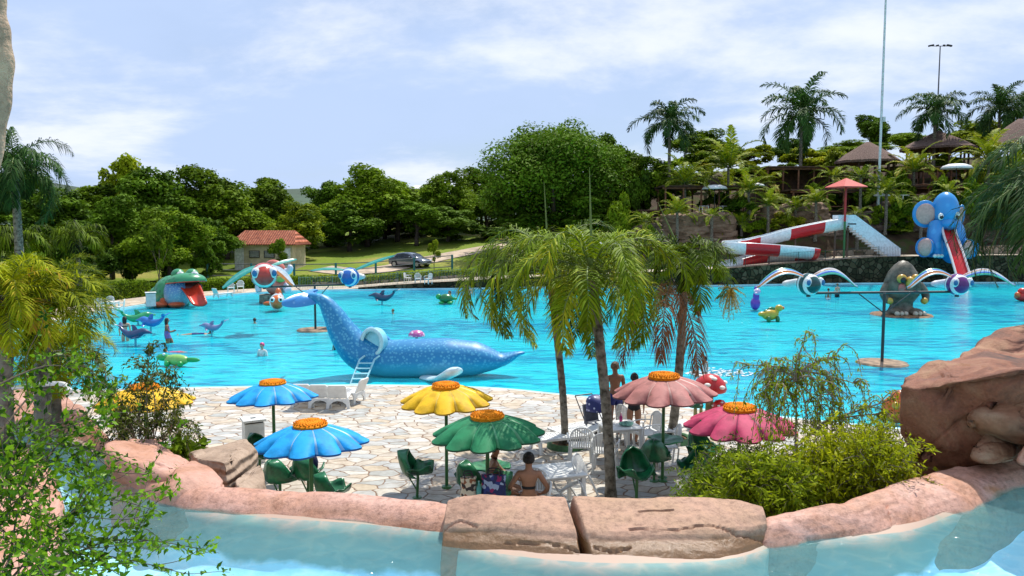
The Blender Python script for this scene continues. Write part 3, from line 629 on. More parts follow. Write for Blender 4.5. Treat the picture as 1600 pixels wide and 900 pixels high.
# left boulders
hullrock('boulder', [A(166, 694, 8.3), A(180, 688, 9.0), A(250, 687, 9.3), A(300, 722, 8.4), A(292, 742, 7.7), A(258, 742, 7.6), A(180, 722, 7.9), A(162, 704, 8.0), A(186, 735, 7.9), A(255, 770, 7.5), A(300, 760, 7.6), A(165, 720, 8.1), down(A(180, 690, 9.0), .8), down(A(290, 700, 8.8), .8), down(A(180, 735, 8), 1.2), down(A(290, 770, 7.6), 1.2)], M_rockpink, 'flat topped pinkish brown boulder at the bend on the left', amp=.04, sc=1.7, bev=.09, seed=5)
hullrock('boulder', [A(258, 745, 7.45), A(262, 775, 7.3), A(300, 716, 8.2), A(332, 728, 8.0), A(352, 762, 7.5), A(300, 778, 7.3), A(290, 735, 7.7), down(A(262, 770, 7.4), 1.2), down(A(352, 765, 7.5), 1.2), down(A(320, 725, 8.2), .8), down(A(280, 720, 8.2), .8)], M_rockpink, 'rounded tan boulder touching the flat topped one above the pink kerb', amp=.025, sc=2, bev=.09, seed=6)
hullrock('layered_rock', [A(295, 708, 8.9), A(385, 686, 9.2), A(402, 704, 8.9), A(402, 735, 8.7), A(352, 722, 8.0), A(310, 716, 8.3), A(352, 765, 8.0), A(402, 760, 8.6), down(A(300, 710, 8.9), 0), down(A(392, 690, 9.2), 0), down(A(352, 760, 8.0), 0), down(A(402, 760, 8.6), 0)], M_rocklayer, 'brown layered rock block with a flat sunlit top, the upper of two', amp=.02, sc=3, bev=.03, seed=11, cat='rock')
hullrock('layered_rock', [A(366, 748, 7.9), A(408, 726, 8.3), A(416, 764, 7.9), A(372, 768, 7.6), A(400, 728, 8.5), down(A(366, 765, 7.9), 0), down(A(410, 764, 8.3), 0), down(A(416, 764, 7.9), 0), down(A(372, 768, 7.6), 0)], M_rocklayer, 'small grey brown layered rock wedge beside the pink kerb, the lower of two', amp=.02, sc=3, bev=.03, seed=13, cat='rock')
# inner bank on the left, below the leafy bush
hullrock('boulder', [G(-40, 700, 2.5), G(50, 694, 2.45), G(78, 720, 2.45), G(100, 775, 2.45), G(88, 860, 2.5), G(70, 960, 2.5), G(-200, 900, 2.8), G(-250, 720, 2.8), G(20, 800, 2.65)] + [down(G(x, y, 2.4), 1.7) for x, y in ((50, 694), (84, 720), (106, 775), (92, 860), (74, 960), (-200, 900), (-250, 720))], M_rockpink, 'brown rock of the inner channel bank under the leafy bush', amp=.04, sc=2, bev=.06, seed=17)
# ---------------------------------------------------------------- vegetation
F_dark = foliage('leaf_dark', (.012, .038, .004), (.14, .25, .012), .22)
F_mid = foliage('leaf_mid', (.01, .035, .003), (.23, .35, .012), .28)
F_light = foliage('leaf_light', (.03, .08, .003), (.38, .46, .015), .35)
F_yel = foliage('leaf_yellow_green', (.03, .08, .003), (.44, .48, .01), .35, brown=(.5, .27, .04))
F_palm = foliage('palm_leaf', (.002, .012, .001), (.20, .30, .006), .22, .6, brown=(.46, .44, .02))
F_palmd = foliage('palm_leaf_dark', (.003, .016, .006), (.06, .14, .025), .25, .6)
F_dead = foliage('dead_frond', (.10, .04, .015), (.36, .17, .08), .15, .7)
F_hill = foliage('hill_palm_leaf', (.012, .04, .004), (.30, .37, .012), .28, .6, brown=(.5, .34, .05))
F_vine = foliage('vine_leaf', (.015, .06, .003), (.26, .44, .01), .38, .4)
F_fern = foliage('fern_leaf', (.05, .09, .003), (.52, .55, .012), .4, .5)
F_olive = foliage('olive_leaf', (.015, .03, .006), (.16, .21, .02), .25, .5, brown=(.26, .12, .05))
M_bark = mat('bark', (.16, .115, .08), .9, .25, 4, .8, 25)
M_barkdark = mat('bark_dark', (.07, .05, .038), .9, .25, 4, .8, 25)
M_palmtrunk = mat('palm_trunk', (.25, .22, .17), .9, .5, 7, 1.0, 18, col2=(.055, .045, .03))
M_twig = mat('twig', (.20, .16, .11), .8, .2, 10)
M_greenstem = mat('green_stem', (.16, .22, .05), .6, .15, 8)
M_pod = mat('palm_flower', (.5, .36, .05), .8, .25, 12)

def leaf_quads(rs, pos, nrm, size, asp=.5, fold=.0):
    n = len(pos); nrm = nrm / np.linalg.norm(nrm, axis=1, keepdims=True)
    r = rs.normal(size=(n, 3)); a = np.cross(nrm, r); a /= np.linalg.norm(a, axis=1, keepdims=True); b = np.cross(nrm, a)
    s = size[:, None]
    V = np.stack([pos - a * s, pos - b * s * asp + a * s * .1, pos + a * s, pos + b * s * asp + a * s * .1], 1)
    V[:, 0] -= nrm * s * .25; V[:, 2] -= nrm * s * .25
    return V.reshape(-1, 3), np.arange(n * 4).reshape(n, 4)
def crown_mesh(name, seed, m, clumps, nleaf, size, rad=(1, 1, 1), up=.35, asp=.5):
    """clumps: list of (x,y,z,r); leaves sit on and inside the clumps' shells"""
    rs = np.random.RandomState(seed); cl = np.array(clumps, dtype=float)
    w = cl[:, 3] ** 2; idx = rs.choice(len(cl), nleaf, p=w / w.sum())
    d = rs.normal(size=(nleaf, 3)); d[:, 2] += up; d /= np.linalg.norm(d, axis=1, keepdims=True)
    rr = cl[idx, 3] * (1 - .5 * rs.rand(nleaf) ** 2.2) * (1 + .13 * rs.normal(size=nleaf))
    pos = cl[idx, :3] + d * rr[:, None] * np.array([1, 1, .82])
    nr = d * .8 + rs.normal(size=(nleaf, 3)) * .55 + np.array([0, 0, .5])
    sz = size * (.6 + .8 * rs.rand(nleaf))
    V, F = leaf_quads(rs, pos, nr, sz, asp)
    ct = rs.rand(len(cl))
    t = np.clip(.55 * ct[idx] + .45 * rs.rand(nleaf), 0, 1)
    return np_mesh(name, V, F, m, t)
def tree_clumps(seed, h, w, base, n, flat=.75, top=1.0):
    """sub-crowns of different size set round an uneven dome, each filled with leaf clumps"""
    rnd = random.Random(seed); out = []; cz = (h + base) / 2; hz = (h - base) / 2; ns = 7 if n < 100 else 15; subs = []
    for i in range(ns):
        a = i * 2.4 + rnd.random(); e = rnd.uniform(-.5, 1.2) if i else 1.35; q = rnd.uniform(.45, .72)
        subs.append((math.cos(a) * math.cos(e) * q, math.sin(a) * math.cos(e) * q, math.sin(e) * q, rnd.uniform(.26, .46) * (1 if n < 100 else .78)))
    for i in range(n):
        x, y, z, r = subs[i % ns] if rnd.random() < .82 else (0, 0, -.1, .6)
        d = Vector((rnd.gauss(0, 1), rnd.gauss(0, 1), rnd.gauss(0, 1))).normalized() * r * rnd.uniform(.5, 1.05)
        out.append(((x + d.x) * w / 2, (y + d.y) * w / 2, max(base * .6, cz + (z + d.z * .9) * hz * 1.05), w * rnd.uniform(.06, .14)))
    return out
def trunk_mb(h, r, clumps, seed, nb=7):
    rnd = random.Random(seed); mb = MB(); P = [Vector((0, 0, -.3))]; 
    for i in range(1, 7): P.append(Vector((rnd.uniform(-.12, .12) * i * .4, rnd.uniform(-.12, .12) * i * .4, h * .62 * i / 6)))
    mb.tube(P, [r * (1.25 - .13 * i) for i in range(7)], 8)
    for c in rnd.sample(clumps, min(nb, len(clumps))):
        j = rnd.randint(2, 5); a = P[j]; b = Vector(c[:3]); mid = a.lerp(b, .5) + Vector((0, 0, -.3 * rnd.random()))
        mb.tube(catmull([a, mid, b], 4), [r * .5 * (1 - .09 * k) for k in range(9)], 6)
    return mb
TREE_G = 'trees of the wood beyond the pool'
PROTO = {}
def proto_tree(key, seed, h, w, base, n, nleaf, size, m, r=.22, bark=None, asp=.5):
    cl = tree_clumps(seed, h, w, base, n)
    PROTO[key] = (crown_mesh('crown', seed, m, cl, nleaf, size, asp=asp), mesh_of(trunk_mb(h, r, cl, seed), 'trunk', bark or M_barkdark), h, w)
def put_tree(key, x, y, z, h, w, rz, name, label, cat='tree', group=TREE_G, m=None):
    cm, tm, ph, pw = PROTO[key]
    o = thing(name, label, cat, (x, y, z), rz, group); o.scale = (w / pw, w / pw, h / ph)
    c = link('crown', cm, o); link('trunk', tm, o)
    if m is not None:
        c.material_slots[0].link = 'OBJECT'; c.material_slots[0].material = m
    return o
proto_tree('a', 11, 10, 9, .6, 74, 14000, .2, F_mid)
proto_tree('b', 23, 10, 9, .2, 64, 12000, .22, F_dark)
proto_tree('c', 37, 10, 7.5, .8, 50, 11000, .19, F_mid)
proto_tree('d', 41, 8, 7, 2.2, 26, 3600, .22, F_light, .15, M_bark)
proto_tree('big', 53, 15.5, 17, 1.2, 170, 42000, .19, F_dark, .6)
proto_tree('bush', 61, 3.2, 4, .0, 26, 4200, .15, F_mid, .05)
def Zpx(py, Y): return A(800, py, Y).z
def tree_px(key, px, top, wpx, Y, label, m=None, rz=None, name='tree', cat='tree', group=TREE_G, bz=None):
    p = A(px, top, Y); z0 = H(p.x, p.y) if bz is None else bz; 
    return put_tree(key, p.x, p.y, z0 - .15, p.z - z0 + .15, S(wpx, Y) * (1.18 if key in 'abc' else 1.0), random.Random(px * 7 + top).random() * 6 if rz is None else rz, name, label, cat, group, m)
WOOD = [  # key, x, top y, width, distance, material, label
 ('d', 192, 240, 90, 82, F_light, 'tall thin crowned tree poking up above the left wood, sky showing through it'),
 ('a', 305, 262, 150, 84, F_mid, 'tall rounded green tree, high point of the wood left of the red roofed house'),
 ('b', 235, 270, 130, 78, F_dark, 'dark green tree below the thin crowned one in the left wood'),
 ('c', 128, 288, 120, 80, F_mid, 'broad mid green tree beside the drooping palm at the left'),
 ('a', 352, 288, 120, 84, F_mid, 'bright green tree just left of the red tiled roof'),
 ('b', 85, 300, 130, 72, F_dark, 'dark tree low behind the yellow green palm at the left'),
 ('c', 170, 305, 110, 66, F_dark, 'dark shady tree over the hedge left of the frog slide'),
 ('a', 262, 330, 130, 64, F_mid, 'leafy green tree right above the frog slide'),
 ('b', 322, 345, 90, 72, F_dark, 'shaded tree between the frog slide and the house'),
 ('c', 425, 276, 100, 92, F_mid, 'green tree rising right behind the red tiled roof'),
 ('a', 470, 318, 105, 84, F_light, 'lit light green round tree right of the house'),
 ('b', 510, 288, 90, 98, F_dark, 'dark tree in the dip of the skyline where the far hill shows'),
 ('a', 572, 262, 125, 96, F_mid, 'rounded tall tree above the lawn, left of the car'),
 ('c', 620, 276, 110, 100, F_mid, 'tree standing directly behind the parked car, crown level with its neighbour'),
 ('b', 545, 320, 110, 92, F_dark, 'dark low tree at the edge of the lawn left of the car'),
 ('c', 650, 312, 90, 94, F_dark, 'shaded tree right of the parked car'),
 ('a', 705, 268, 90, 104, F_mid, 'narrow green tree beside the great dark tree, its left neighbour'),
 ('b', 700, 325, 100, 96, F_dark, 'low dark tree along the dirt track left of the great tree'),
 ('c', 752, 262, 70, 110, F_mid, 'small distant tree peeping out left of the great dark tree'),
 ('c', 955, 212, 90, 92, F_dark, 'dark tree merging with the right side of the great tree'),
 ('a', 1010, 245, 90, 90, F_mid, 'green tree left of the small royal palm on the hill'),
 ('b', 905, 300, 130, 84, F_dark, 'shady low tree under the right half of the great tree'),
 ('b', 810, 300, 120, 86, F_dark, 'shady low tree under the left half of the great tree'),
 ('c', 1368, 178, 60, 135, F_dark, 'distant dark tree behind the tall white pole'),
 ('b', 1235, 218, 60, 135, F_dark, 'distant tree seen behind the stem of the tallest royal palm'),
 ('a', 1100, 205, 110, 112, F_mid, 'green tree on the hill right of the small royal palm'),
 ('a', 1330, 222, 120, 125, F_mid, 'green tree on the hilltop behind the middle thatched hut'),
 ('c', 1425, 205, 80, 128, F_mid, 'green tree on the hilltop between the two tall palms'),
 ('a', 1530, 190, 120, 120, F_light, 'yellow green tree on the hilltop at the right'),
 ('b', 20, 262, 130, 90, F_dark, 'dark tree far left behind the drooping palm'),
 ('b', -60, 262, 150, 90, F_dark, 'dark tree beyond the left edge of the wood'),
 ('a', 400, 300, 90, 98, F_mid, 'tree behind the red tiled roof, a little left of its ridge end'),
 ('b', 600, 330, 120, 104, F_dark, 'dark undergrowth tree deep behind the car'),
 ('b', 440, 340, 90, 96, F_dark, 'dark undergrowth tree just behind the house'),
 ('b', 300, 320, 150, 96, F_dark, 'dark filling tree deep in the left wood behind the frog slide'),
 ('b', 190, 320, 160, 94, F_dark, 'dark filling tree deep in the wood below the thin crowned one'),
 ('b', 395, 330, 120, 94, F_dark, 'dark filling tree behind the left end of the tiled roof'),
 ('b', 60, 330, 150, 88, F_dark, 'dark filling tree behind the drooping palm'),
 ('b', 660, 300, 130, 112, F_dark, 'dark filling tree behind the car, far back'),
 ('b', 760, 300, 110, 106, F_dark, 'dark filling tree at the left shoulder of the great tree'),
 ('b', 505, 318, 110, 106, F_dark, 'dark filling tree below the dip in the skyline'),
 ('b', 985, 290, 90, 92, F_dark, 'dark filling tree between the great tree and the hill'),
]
for k, x, ty, w, Y, m, lab in WOOD: tree_px(k, x, ty, w, Y, lab, m)
tree_px('big', 868, 184, 262, 86, 'great dark spreading tree towering over the others in the middle', F_dark, rz=.6, group=None, name='spreading_tree')
# low bushes that close the foot of the wood
BUSH_G = 'bushes at the foot of the wood'
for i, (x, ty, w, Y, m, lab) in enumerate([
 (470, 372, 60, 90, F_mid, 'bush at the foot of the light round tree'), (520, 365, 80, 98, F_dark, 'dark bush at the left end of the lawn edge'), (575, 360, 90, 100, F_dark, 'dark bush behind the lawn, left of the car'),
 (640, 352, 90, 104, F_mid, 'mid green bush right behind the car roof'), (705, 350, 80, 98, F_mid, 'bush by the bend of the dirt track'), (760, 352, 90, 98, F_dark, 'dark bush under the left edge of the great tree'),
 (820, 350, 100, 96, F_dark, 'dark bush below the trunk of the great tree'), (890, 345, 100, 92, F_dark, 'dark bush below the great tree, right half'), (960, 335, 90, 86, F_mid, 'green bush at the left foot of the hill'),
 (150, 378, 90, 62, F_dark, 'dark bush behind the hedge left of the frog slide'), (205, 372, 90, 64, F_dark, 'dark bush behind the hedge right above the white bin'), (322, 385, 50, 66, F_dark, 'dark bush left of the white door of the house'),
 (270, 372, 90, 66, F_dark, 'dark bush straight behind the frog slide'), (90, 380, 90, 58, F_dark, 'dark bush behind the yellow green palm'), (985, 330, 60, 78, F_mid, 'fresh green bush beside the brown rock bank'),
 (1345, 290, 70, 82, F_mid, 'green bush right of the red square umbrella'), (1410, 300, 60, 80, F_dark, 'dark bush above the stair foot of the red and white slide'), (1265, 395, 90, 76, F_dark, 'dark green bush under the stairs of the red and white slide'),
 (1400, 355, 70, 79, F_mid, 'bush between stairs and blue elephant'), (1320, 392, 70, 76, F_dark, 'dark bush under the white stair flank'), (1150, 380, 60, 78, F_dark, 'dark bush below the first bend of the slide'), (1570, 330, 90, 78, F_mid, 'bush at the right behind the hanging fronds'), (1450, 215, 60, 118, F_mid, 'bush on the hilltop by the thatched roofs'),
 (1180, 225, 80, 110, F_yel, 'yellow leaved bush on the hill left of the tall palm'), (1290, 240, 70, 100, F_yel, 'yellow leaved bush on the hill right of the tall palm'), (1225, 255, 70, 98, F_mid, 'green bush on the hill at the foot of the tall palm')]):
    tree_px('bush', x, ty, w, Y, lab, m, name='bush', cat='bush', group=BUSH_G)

# clipped hedge along the left deck
def hedge(name, pts, w, h, label, m=F_mid, dens=1100, size=.07):
    rs = np.random.RandomState(len(label)); pos = []; nr = []
    c = catmull(pts, 6)
    for a, b in zip(c, c[1:]):
        L = (b - a).length; n = int(L * dens * (w + 2 * h) / 4); d = (b - a).normalized(); s = Vector((-d.y, d.x, 0))
        for _ in range(n):
            t = rs.rand(); p = a.lerp(b, t); k = rs.rand() * (w + 2 * h)
            bump = 1 + .14 * nz(p.x * .8, p.y * .8) + .1 * nz(p.x * 3, p.y * 3)
            if k < w: q = p + s * (k - w / 2) + Vector((0, 0, h * bump)); n_ = Vector((0, 0, 1))
            elif k < w + h: q = p + s * (w / 2 * bump) + Vector((0, 0, k - w)); n_ = s
            else: q = p - s * (w / 2 * bump) + Vector((0, 0, (k - w - h))); n_ = -s
            q.z += H(p.x, p.y); pos.append(q + Vector(rs.normal(size=3) * .05)); nr.append(n_ + Vector(rs.normal(size=3) * .5))
    V, F = leaf_quads(rs, np.array(pos), np.array(nr), size * (1 + .6 * rs.rand(len(pos))))
    o = thing(name, label, 'hedge'); link('foliage', np_mesh('foliage', V, F, m, rs.rand(len(pos))), o)
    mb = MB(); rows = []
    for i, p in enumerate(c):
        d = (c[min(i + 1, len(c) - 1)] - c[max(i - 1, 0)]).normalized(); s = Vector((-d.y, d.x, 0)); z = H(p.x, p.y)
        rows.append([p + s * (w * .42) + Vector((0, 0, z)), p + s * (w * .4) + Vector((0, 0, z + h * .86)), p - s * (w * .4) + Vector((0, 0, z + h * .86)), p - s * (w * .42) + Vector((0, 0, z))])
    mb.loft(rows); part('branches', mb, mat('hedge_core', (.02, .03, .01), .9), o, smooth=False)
def along(pxs, off):
    o = []
    for x in pxs:
        i = min(range(ia, ib + 1), key=lambda i: abs((OUT[i % NO].x / OUT[i % NO].y * 1200 + 800) - x) if OUT[i % NO].y > 30 else 1e9)
        p, nr = shore(i); o.append(p + nr * off)
    return o
hedge('clipped_hedge', along([150, 200, 250, 290], 4.6), 2.0, 1.1, 'clipped green hedge behind the frog slide and the white chairs')
hedge('clipped_hedge', along([292, 330, 380, 440, 490], 5.0), 1.8, .75, 'long clipped hedge in front of the red roofed house', F_mid)
hedge('clipped_hedge', along([492, 540, 600, 660, 745], 5.6), 1.6, .7, 'low loose hedge below the green posts and the car', F_light, 700, .1)

# ---------------------------------------------------------------- palms
def frond(rs, V, F, T, base, az, el, L, droop, nl, lw, ll, sag=.35, curl=0, tint=None, twist=0.0):
    """one feather leaf: leaflets along an arching midrib; returns the midrib points"""
    P = []; p = Vector(base); a = el; hd = Vector((math.cos(az), math.sin(az), 0)); st = L / 16
    for i in range(17):
        P.append(p.copy()); dirn = hd * math.cos(a) + Vector((0, 0, math.sin(a))); p = p + dirn * st; a -= droop / 16 * (.5 + i / 16); az += curl / 16; hd = Vector((math.cos(az), math.sin(az), 0))
    t0 = rs.rand() if tint is None else tint
    for s in (-1, 1):
        for i in range(nl):
            u = .1 + .9 * (i + rs.rand() * .5) / nl; f = u * 16; k = min(int(f), 15); q = P[k].lerp(P[k + 1], f - k)
            tn = (P[k + 1] - P[k]).normalized(); side = tn.cross(Vector((0, 0, 1)))
            side = side.normalized() if side.length > .05 else Vector((-hd.y, hd.x, 0)); upv = side.cross(tn)
            l = ll * (math.sin(PI * min(1, .16 + .84 * u)) ** .6) * (.8 + .35 * rs.rand())
            d = (side * s * (.95 - .35 * u) + tn * (.45 + .5 * u) + upv * (.28 + twist * rs.normal()) + Vector(rs.normal(size=3)) * .1).normalized()
            w = lw * (.8 + .4 * rs.rand()); wd = d.cross(upv).normalized() * w
            m1 = q + d * l * .5 + Vector((0, 0, -sag * l * .12)); m2 = q + d * l * .9 + Vector((0, 0, -sag * l * (.62 + .3 * rs.rand())))
            o = len(V); V += [q - wd * .4, q + wd * .4, m1 + wd, m1 - wd, m2 + wd * .12, m2 - wd * .12]
            F += [(o, o + 1, o + 2, o + 3), (o + 3, o + 2, o + 4, o + 5)]; tt = min(1, max(0, .35 * t0 + .65 * rs.rand())); T += [tt, tt]
    return P
def palm_crown(seed, n, L, droop, nl, lw, ll, m, el=(.1, 1.3), sag=.5, rib=M_greenstem, curl=.3, az0=None, azs=None, base_r=.08, twist=0.0):
    rs = np.random.RandomState(seed); V, F, T = [], [], []; rb = MB()
    for i in range(n):
        az = (i * 2.39996 + rs.rand() * .5) if azs is None else azs[0] + (azs[1] - azs[0]) * rs.rand()
        e = el[0] + (el[1] - el[0]) * ((i + .5) / n) ** .9
        Li = L * (.8 + .3 * rs.rand())
        P = frond(rs, V, F, T, (base_r * math.cos(az), base_r * math.sin(az), -.05 + .1 * i / n), az, e, Li, droop * (.85 + .3 * rs.rand()), nl, lw, ll, sag, curl * rs.normal(), twist=twist)
        rb.tube(P[::2] + [P[-1]], [max(.003, .022 * L / 2 * (1 - k / 9)) for k in range(len(P[::2]) + 1)], 5)
    return np_mesh('fronds', V, F, m, T), mesh_of(rb, 'leaf_stalks', rib)
def palm_trunk(P, r, n=12, rings=18, bulge=.06):
    c = catmull(P, rings); k = len(c); rr = []
    for i in range(k):
        t = i / (k - 1); rr.append(lerp(r[0], r[1], t) * (1 + .05 * math.sin(i * 2.1) + (.3 * (1 - t * 8) if t < .125 else 0)))
    mb = MB(); mb.tube(c, rr, n); return mb
def add_palm(name, label, base, top, r, crown, group=None, rz=0, cat='palm tree', spear=None, shaft=None, wob=.05):
    base = Vector(base); top = Vector(top) - base
    o = thing(name, label, cat, base, 0, group)
    P = [Vector((0, 0, -.1)), top * .33 + Vector((wob, 0, 0)), top * .68 + Vector((wob * .6, 0, 0)), top]
    part('trunk', palm_trunk(P, r), M_palmtrunk, o)
    c = link('fronds', crown[0], o, top); c.rotation_euler.z = rz; s = link('leaf_stalks', crown[1], o, top); s.rotation_euler.z = rz
    if shaft:
        mb = MB(); mb.tube([top + Vector((0, 0, -.05)), top + Vector((0, 0, shaft * .5)), top + Vector((0, 0, shaft))], [r[1] * 1.25, r[1] * 1.1, r[1] * .5], 10); part('crownshaft', mb, M_greenstem, o)
    for sp in (spear or []):
        mb = MB(); mb.tube([top, top + Vector(sp) * .5, top + Vector(sp)], [.03, .02, .004], 6); part('spear_leaf', mb, M_greenstem, o)
    return o
# three feather palms on the plaza
cA = palm_crown(3, 22, 2.55, 3.2, 72, .015, .46, F_palm, (-.05, 1.35), .45, twist=.35, curl=.5)
cB = palm_crown(7, 24, 2.35, 3.2, 72, .015, .44, F_palm, (-.25, 1.3), .45, twist=.35, curl=.5)
cC = palm_crown(9, 17, 1.65, 3.1, 64, .015, .42, F_palm, (-.1, 1.4), .45, twist=.35, curl=.5)
PG = 'feather palms on the plaza'
YA = G(884, 699).y; pA = add_palm('feather_palm', 'left plaza palm with an orange flower cluster, rooted in the green rimmed ring bed', G(884, 699), A(858, 425, YA), (.085, .075), cA, PG, .3, spear=[A(850, 284, YA) - A(858, 425, YA)])
YB = G(954, 779).y; pB = add_palm('feather_palm', 'middle plaza palm with mottled trunk, the nearest one to the split slab', G(955, 779), A(925, 425, YB), (.10, .085), cB, PG, 1.4, spear=[A(921, 262, YB) - A(925, 425, YB)])
YC = G(1046, 690).y; pC = add_palm('feather_palm', 'right plaza palm with a brown dead frond hanging over the pink parasol', G(1048, 690), A(1072, 412, YC), (.11, .09), cC, PG, 2.2, spear=[A(1028, 316, YC) - A(1072, 412, YC)])
def hang(o, crown_top, seed, m, dirs, L, name='dead_frond', w=.014, ll=.5, sag=1.1):
    rs = np.random.RandomState(seed); V, F, T = [], [], []; mb = MB()
    for az, el, dr in dirs:
        P = frond(rs, V, F, T, (0, 0, 0), az, el, L, dr, 60, w, ll, sag, twist=.5); mb.tube(P[::3] + [P[-1]], .012, 5)
    c = link(name, np_mesh(name, V, F, m, T), o, crown_top); st = link('stalk', mesh_of(mb, 'stalk', M_twig), c)
tC = A(1072, 412, YC) - G(1048, 690)
hang(pC, tC + Vector((-.35, -.15, -.3)), 5, F_dead, [(-1.9, -.3, 1.4), (-1.3, -.6, 1.2), (-2.6, -.5, 1.2)], 2.5)
def flower(o, top, seed, sc, off):
    rs = random.Random(seed); mb = MB()
    for i in range(70):
        a = rs.uniform(0, 6.28); e = rs.uniform(-1.4, .3); L = sc * rs.uniform(.4, 1)
        d = Vector((math.cos(a) * math.cos(e) * .55, math.sin(a) * math.cos(e) * .55, math.sin(e)))
        p = Vector(off); mb.tube([p, p + d * L * .5, p + d * L + Vector((0, 0, -.1 * sc))], [.006, .005, .004], 4)
        for k in range(5): mb.ball(p + d * L * (.4 + .15 * k) + Vector((rs.uniform(-.02, .02), 0, -.03 * k * sc)), .013, 5, 4)
    part('flower_cluster', mb, M_pod, o, loc=top)
tA = A(858, 425, YA) - G(884, 699)
hang(pA, tA + Vector((-.05, -.1, .1)), 12, F_palm, [(3.0, .75, 3.5), (3.5, .6, 3.4), (2.7, .4, 2.6), (4.0, .5, 3.2)], 3.1, 'hanging_frond', .021, .42, 1.0)
flower(pA, tA, 1, 1.0, (.12, -.22, -.15)); flower(pC, tC, 2, .7, (.95, -.3, -.55))
# ring beds
def ring_bed(p, r, label):
    o = thing('ring_bed', label, 'planter', (p.x, p.y, .016), 0, 'round green rimmed beds')
    mb = MB(); mb.lathe([(r - .1, .0), (r - .1, .09), (r - .07, .12), (r - .02, .12), (r, .09), (r + .015, .0)], 40, caps=False); part('rim', mb, mat('green_rim_paint', (.06, .17, .06), .6, .2, 6), o)
    mb = MB(); mb.lathe([(.01, .09), (r * .5, .085), (r - .09, .06)], 32, caps=False); part('soil', mb, mat('bed_soil', (.12, .07, .035), .95, .3, 8, 1, 30), o)
ring_bed(G(884, 699), .42, 'round bed with green rim at the foot of the left plaza palm')
ring_bed(G(1050, 690), .45, 'round bed with green rim at the foot of the right plaza palm')

# hillside palms: royal palms on the skyline, coconut palms on the slope
cR = palm_crown(21, 22, 4.0, 1.9, 54, .05, .9, F_palmd, (-.7, 1.5), .5, base_r=.12, twist=.4)
cR2 = palm_crown(22, 19, 3.7, 2.1, 50, .05, .85, F_palmd, (-.5, 1.45), .6, base_r=.12, twist=.4)
cK = palm_crown(23, 18, 3.0, 1.6, 36, .045, .6, F_hill, (.05, 1.45), .35, base_r=.1)
cK2 = palm_crown(24, 13, 2.8, 1.9, 34, .045, .55, F_hill, (-.1, 1.3), .35, base_r=.1)
def royal(px, cy, Y, sc_, label, crown, group='royal palms on the skyline', rz=0):
    sc = sc_ * 1.35; t = A(px, cy, Y); b = Vector((t.x, t.y, H(t.x, t.y)))
    o = add_palm('royal_palm', label, b, t, (.22, .15), crown, group, rz, shaft=.9 * sc)
    for ch in o.children:
        if ch.name.startswith(('fronds', 'leaf_stalks')): ch.scale = (sc,) * 3; ch.location = t - b + Vector((0, 0, .7 * sc))
royal(1046, 205, 88, 1.0, 'small dark headed royal palm on the skyline right of the great tree', cR2)
royal(1252, 190, 92, 1.15, 'tallest royal palm with big feathery head on the hill', cR, rz=1)
royal(1461, 186, 95, 1.0, 'royal palm rising between the thatched roofs in front of the lamp post', cR2, rz=2)
royal(1562, 180, 98, .9, 'royal palm with a dense head at the top right corner of the hill', cR, rz=3.3)
royal(1598, 176, 104, .8, 'royal palm half hidden at the right edge of the hilltop', cR2, rz=.4)
KG = 'coconut palms on the slope'
for px, cy_, Y, sc, rz, kk, lab in [
 (1070, 272, 82, 1.0, .2, 0, 'coconut palm on the terrace, leftmost of the big ones above the brown rock'), (1138, 245, 84, 1.3, 1.1, 0, 'largest coconut palm on the slope with upright yellowish fronds'), (1198, 272, 86, .9, 2.0, 1, 'yellow coconut palm right of the largest one'),
 (1243, 312, 78, .8, 2.9, 1, 'low coconut palm above the straight run of the red and white slide'), (1158, 335, 77, .75, .7, 1, 'small coconut palm above the first bend of the slide'), (1302, 262, 84, .8, 1.7, 1, 'coconut palm left of the middle thatched hut'),
 (1428, 252, 84, 1.0, 2.5, 0, 'coconut palm right of the tall white pole in front of a hut'), (1545, 232, 84, 1.1, 3.6, 0, 'coconut palm below the right thatched roof'), (1585, 262, 80, 1.0, .9, 0, 'coconut palm at the right edge above the hanging fronds'),
 (1440, 302, 78, .6, 1.3, 1, 'small yellowish palm behind the ear of the blue elephant'), (1225, 262, 96, .8, 5.1, 1, 'yellow palm at the foot of the tallest royal palm'), (1010, 330, 76, .6, 4.0, 1, 'small palm beside the brown rock bank on the left of the hill'),
 (1510, 262, 88, .8, 4.4, 1, 'yellowish palm right of the white dome umbrella'), (1108, 262, 92, .9, 3.1, 1, 'palm deep on the slope behind the largest coconut palm'), (1340, 320, 76, .55, 2.2, 1, 'small palm right below the red square umbrella'), (1058, 316, 75.2, .62, .3, 0, 'low palm in front of the left terrace rock, its left half'), (1112, 322, 75.2, .55, 1.4, 1, 'low palm in front of the left terrace rock, its right end'), (1275, 300, 76.5, .62, 2.6, 0, 'low palm above the red section at the slide top'), (1200, 306, 76.2, .66, 3.5, 0, 'green palm over the middle of the straight slide run'),
 (1385, 286, 78, .75, 4.6, 0, 'palm growing just right of the foot of the tall white pole'), (1482, 284, 78, .7, 5.4, 1, 'palm right above the head of the blue elephant'), (1345, 262, 80, .8, .9, 1, 'palm left of the tall white pole below the pointed hut'), (1170, 284, 78.5, .85, 2.9, 0, 'bushy palm hiding the right end of the left pergola')]:
    t = A(px, cy_ + 16, Y); zz = H(t.x, t.y); b = Vector((t.x, t.y, zz))
    if t.z < zz + .5: t.z = zz + .5
    o = add_palm('coconut_palm', lab, b, t, (.17, .13), (cK, cK2)[kk], KG, rz)
    for ch in o.children:
        if ch.name.startswith(('fronds', 'leaf_stalks')): ch.scale = (sc * 1.35,) * 3
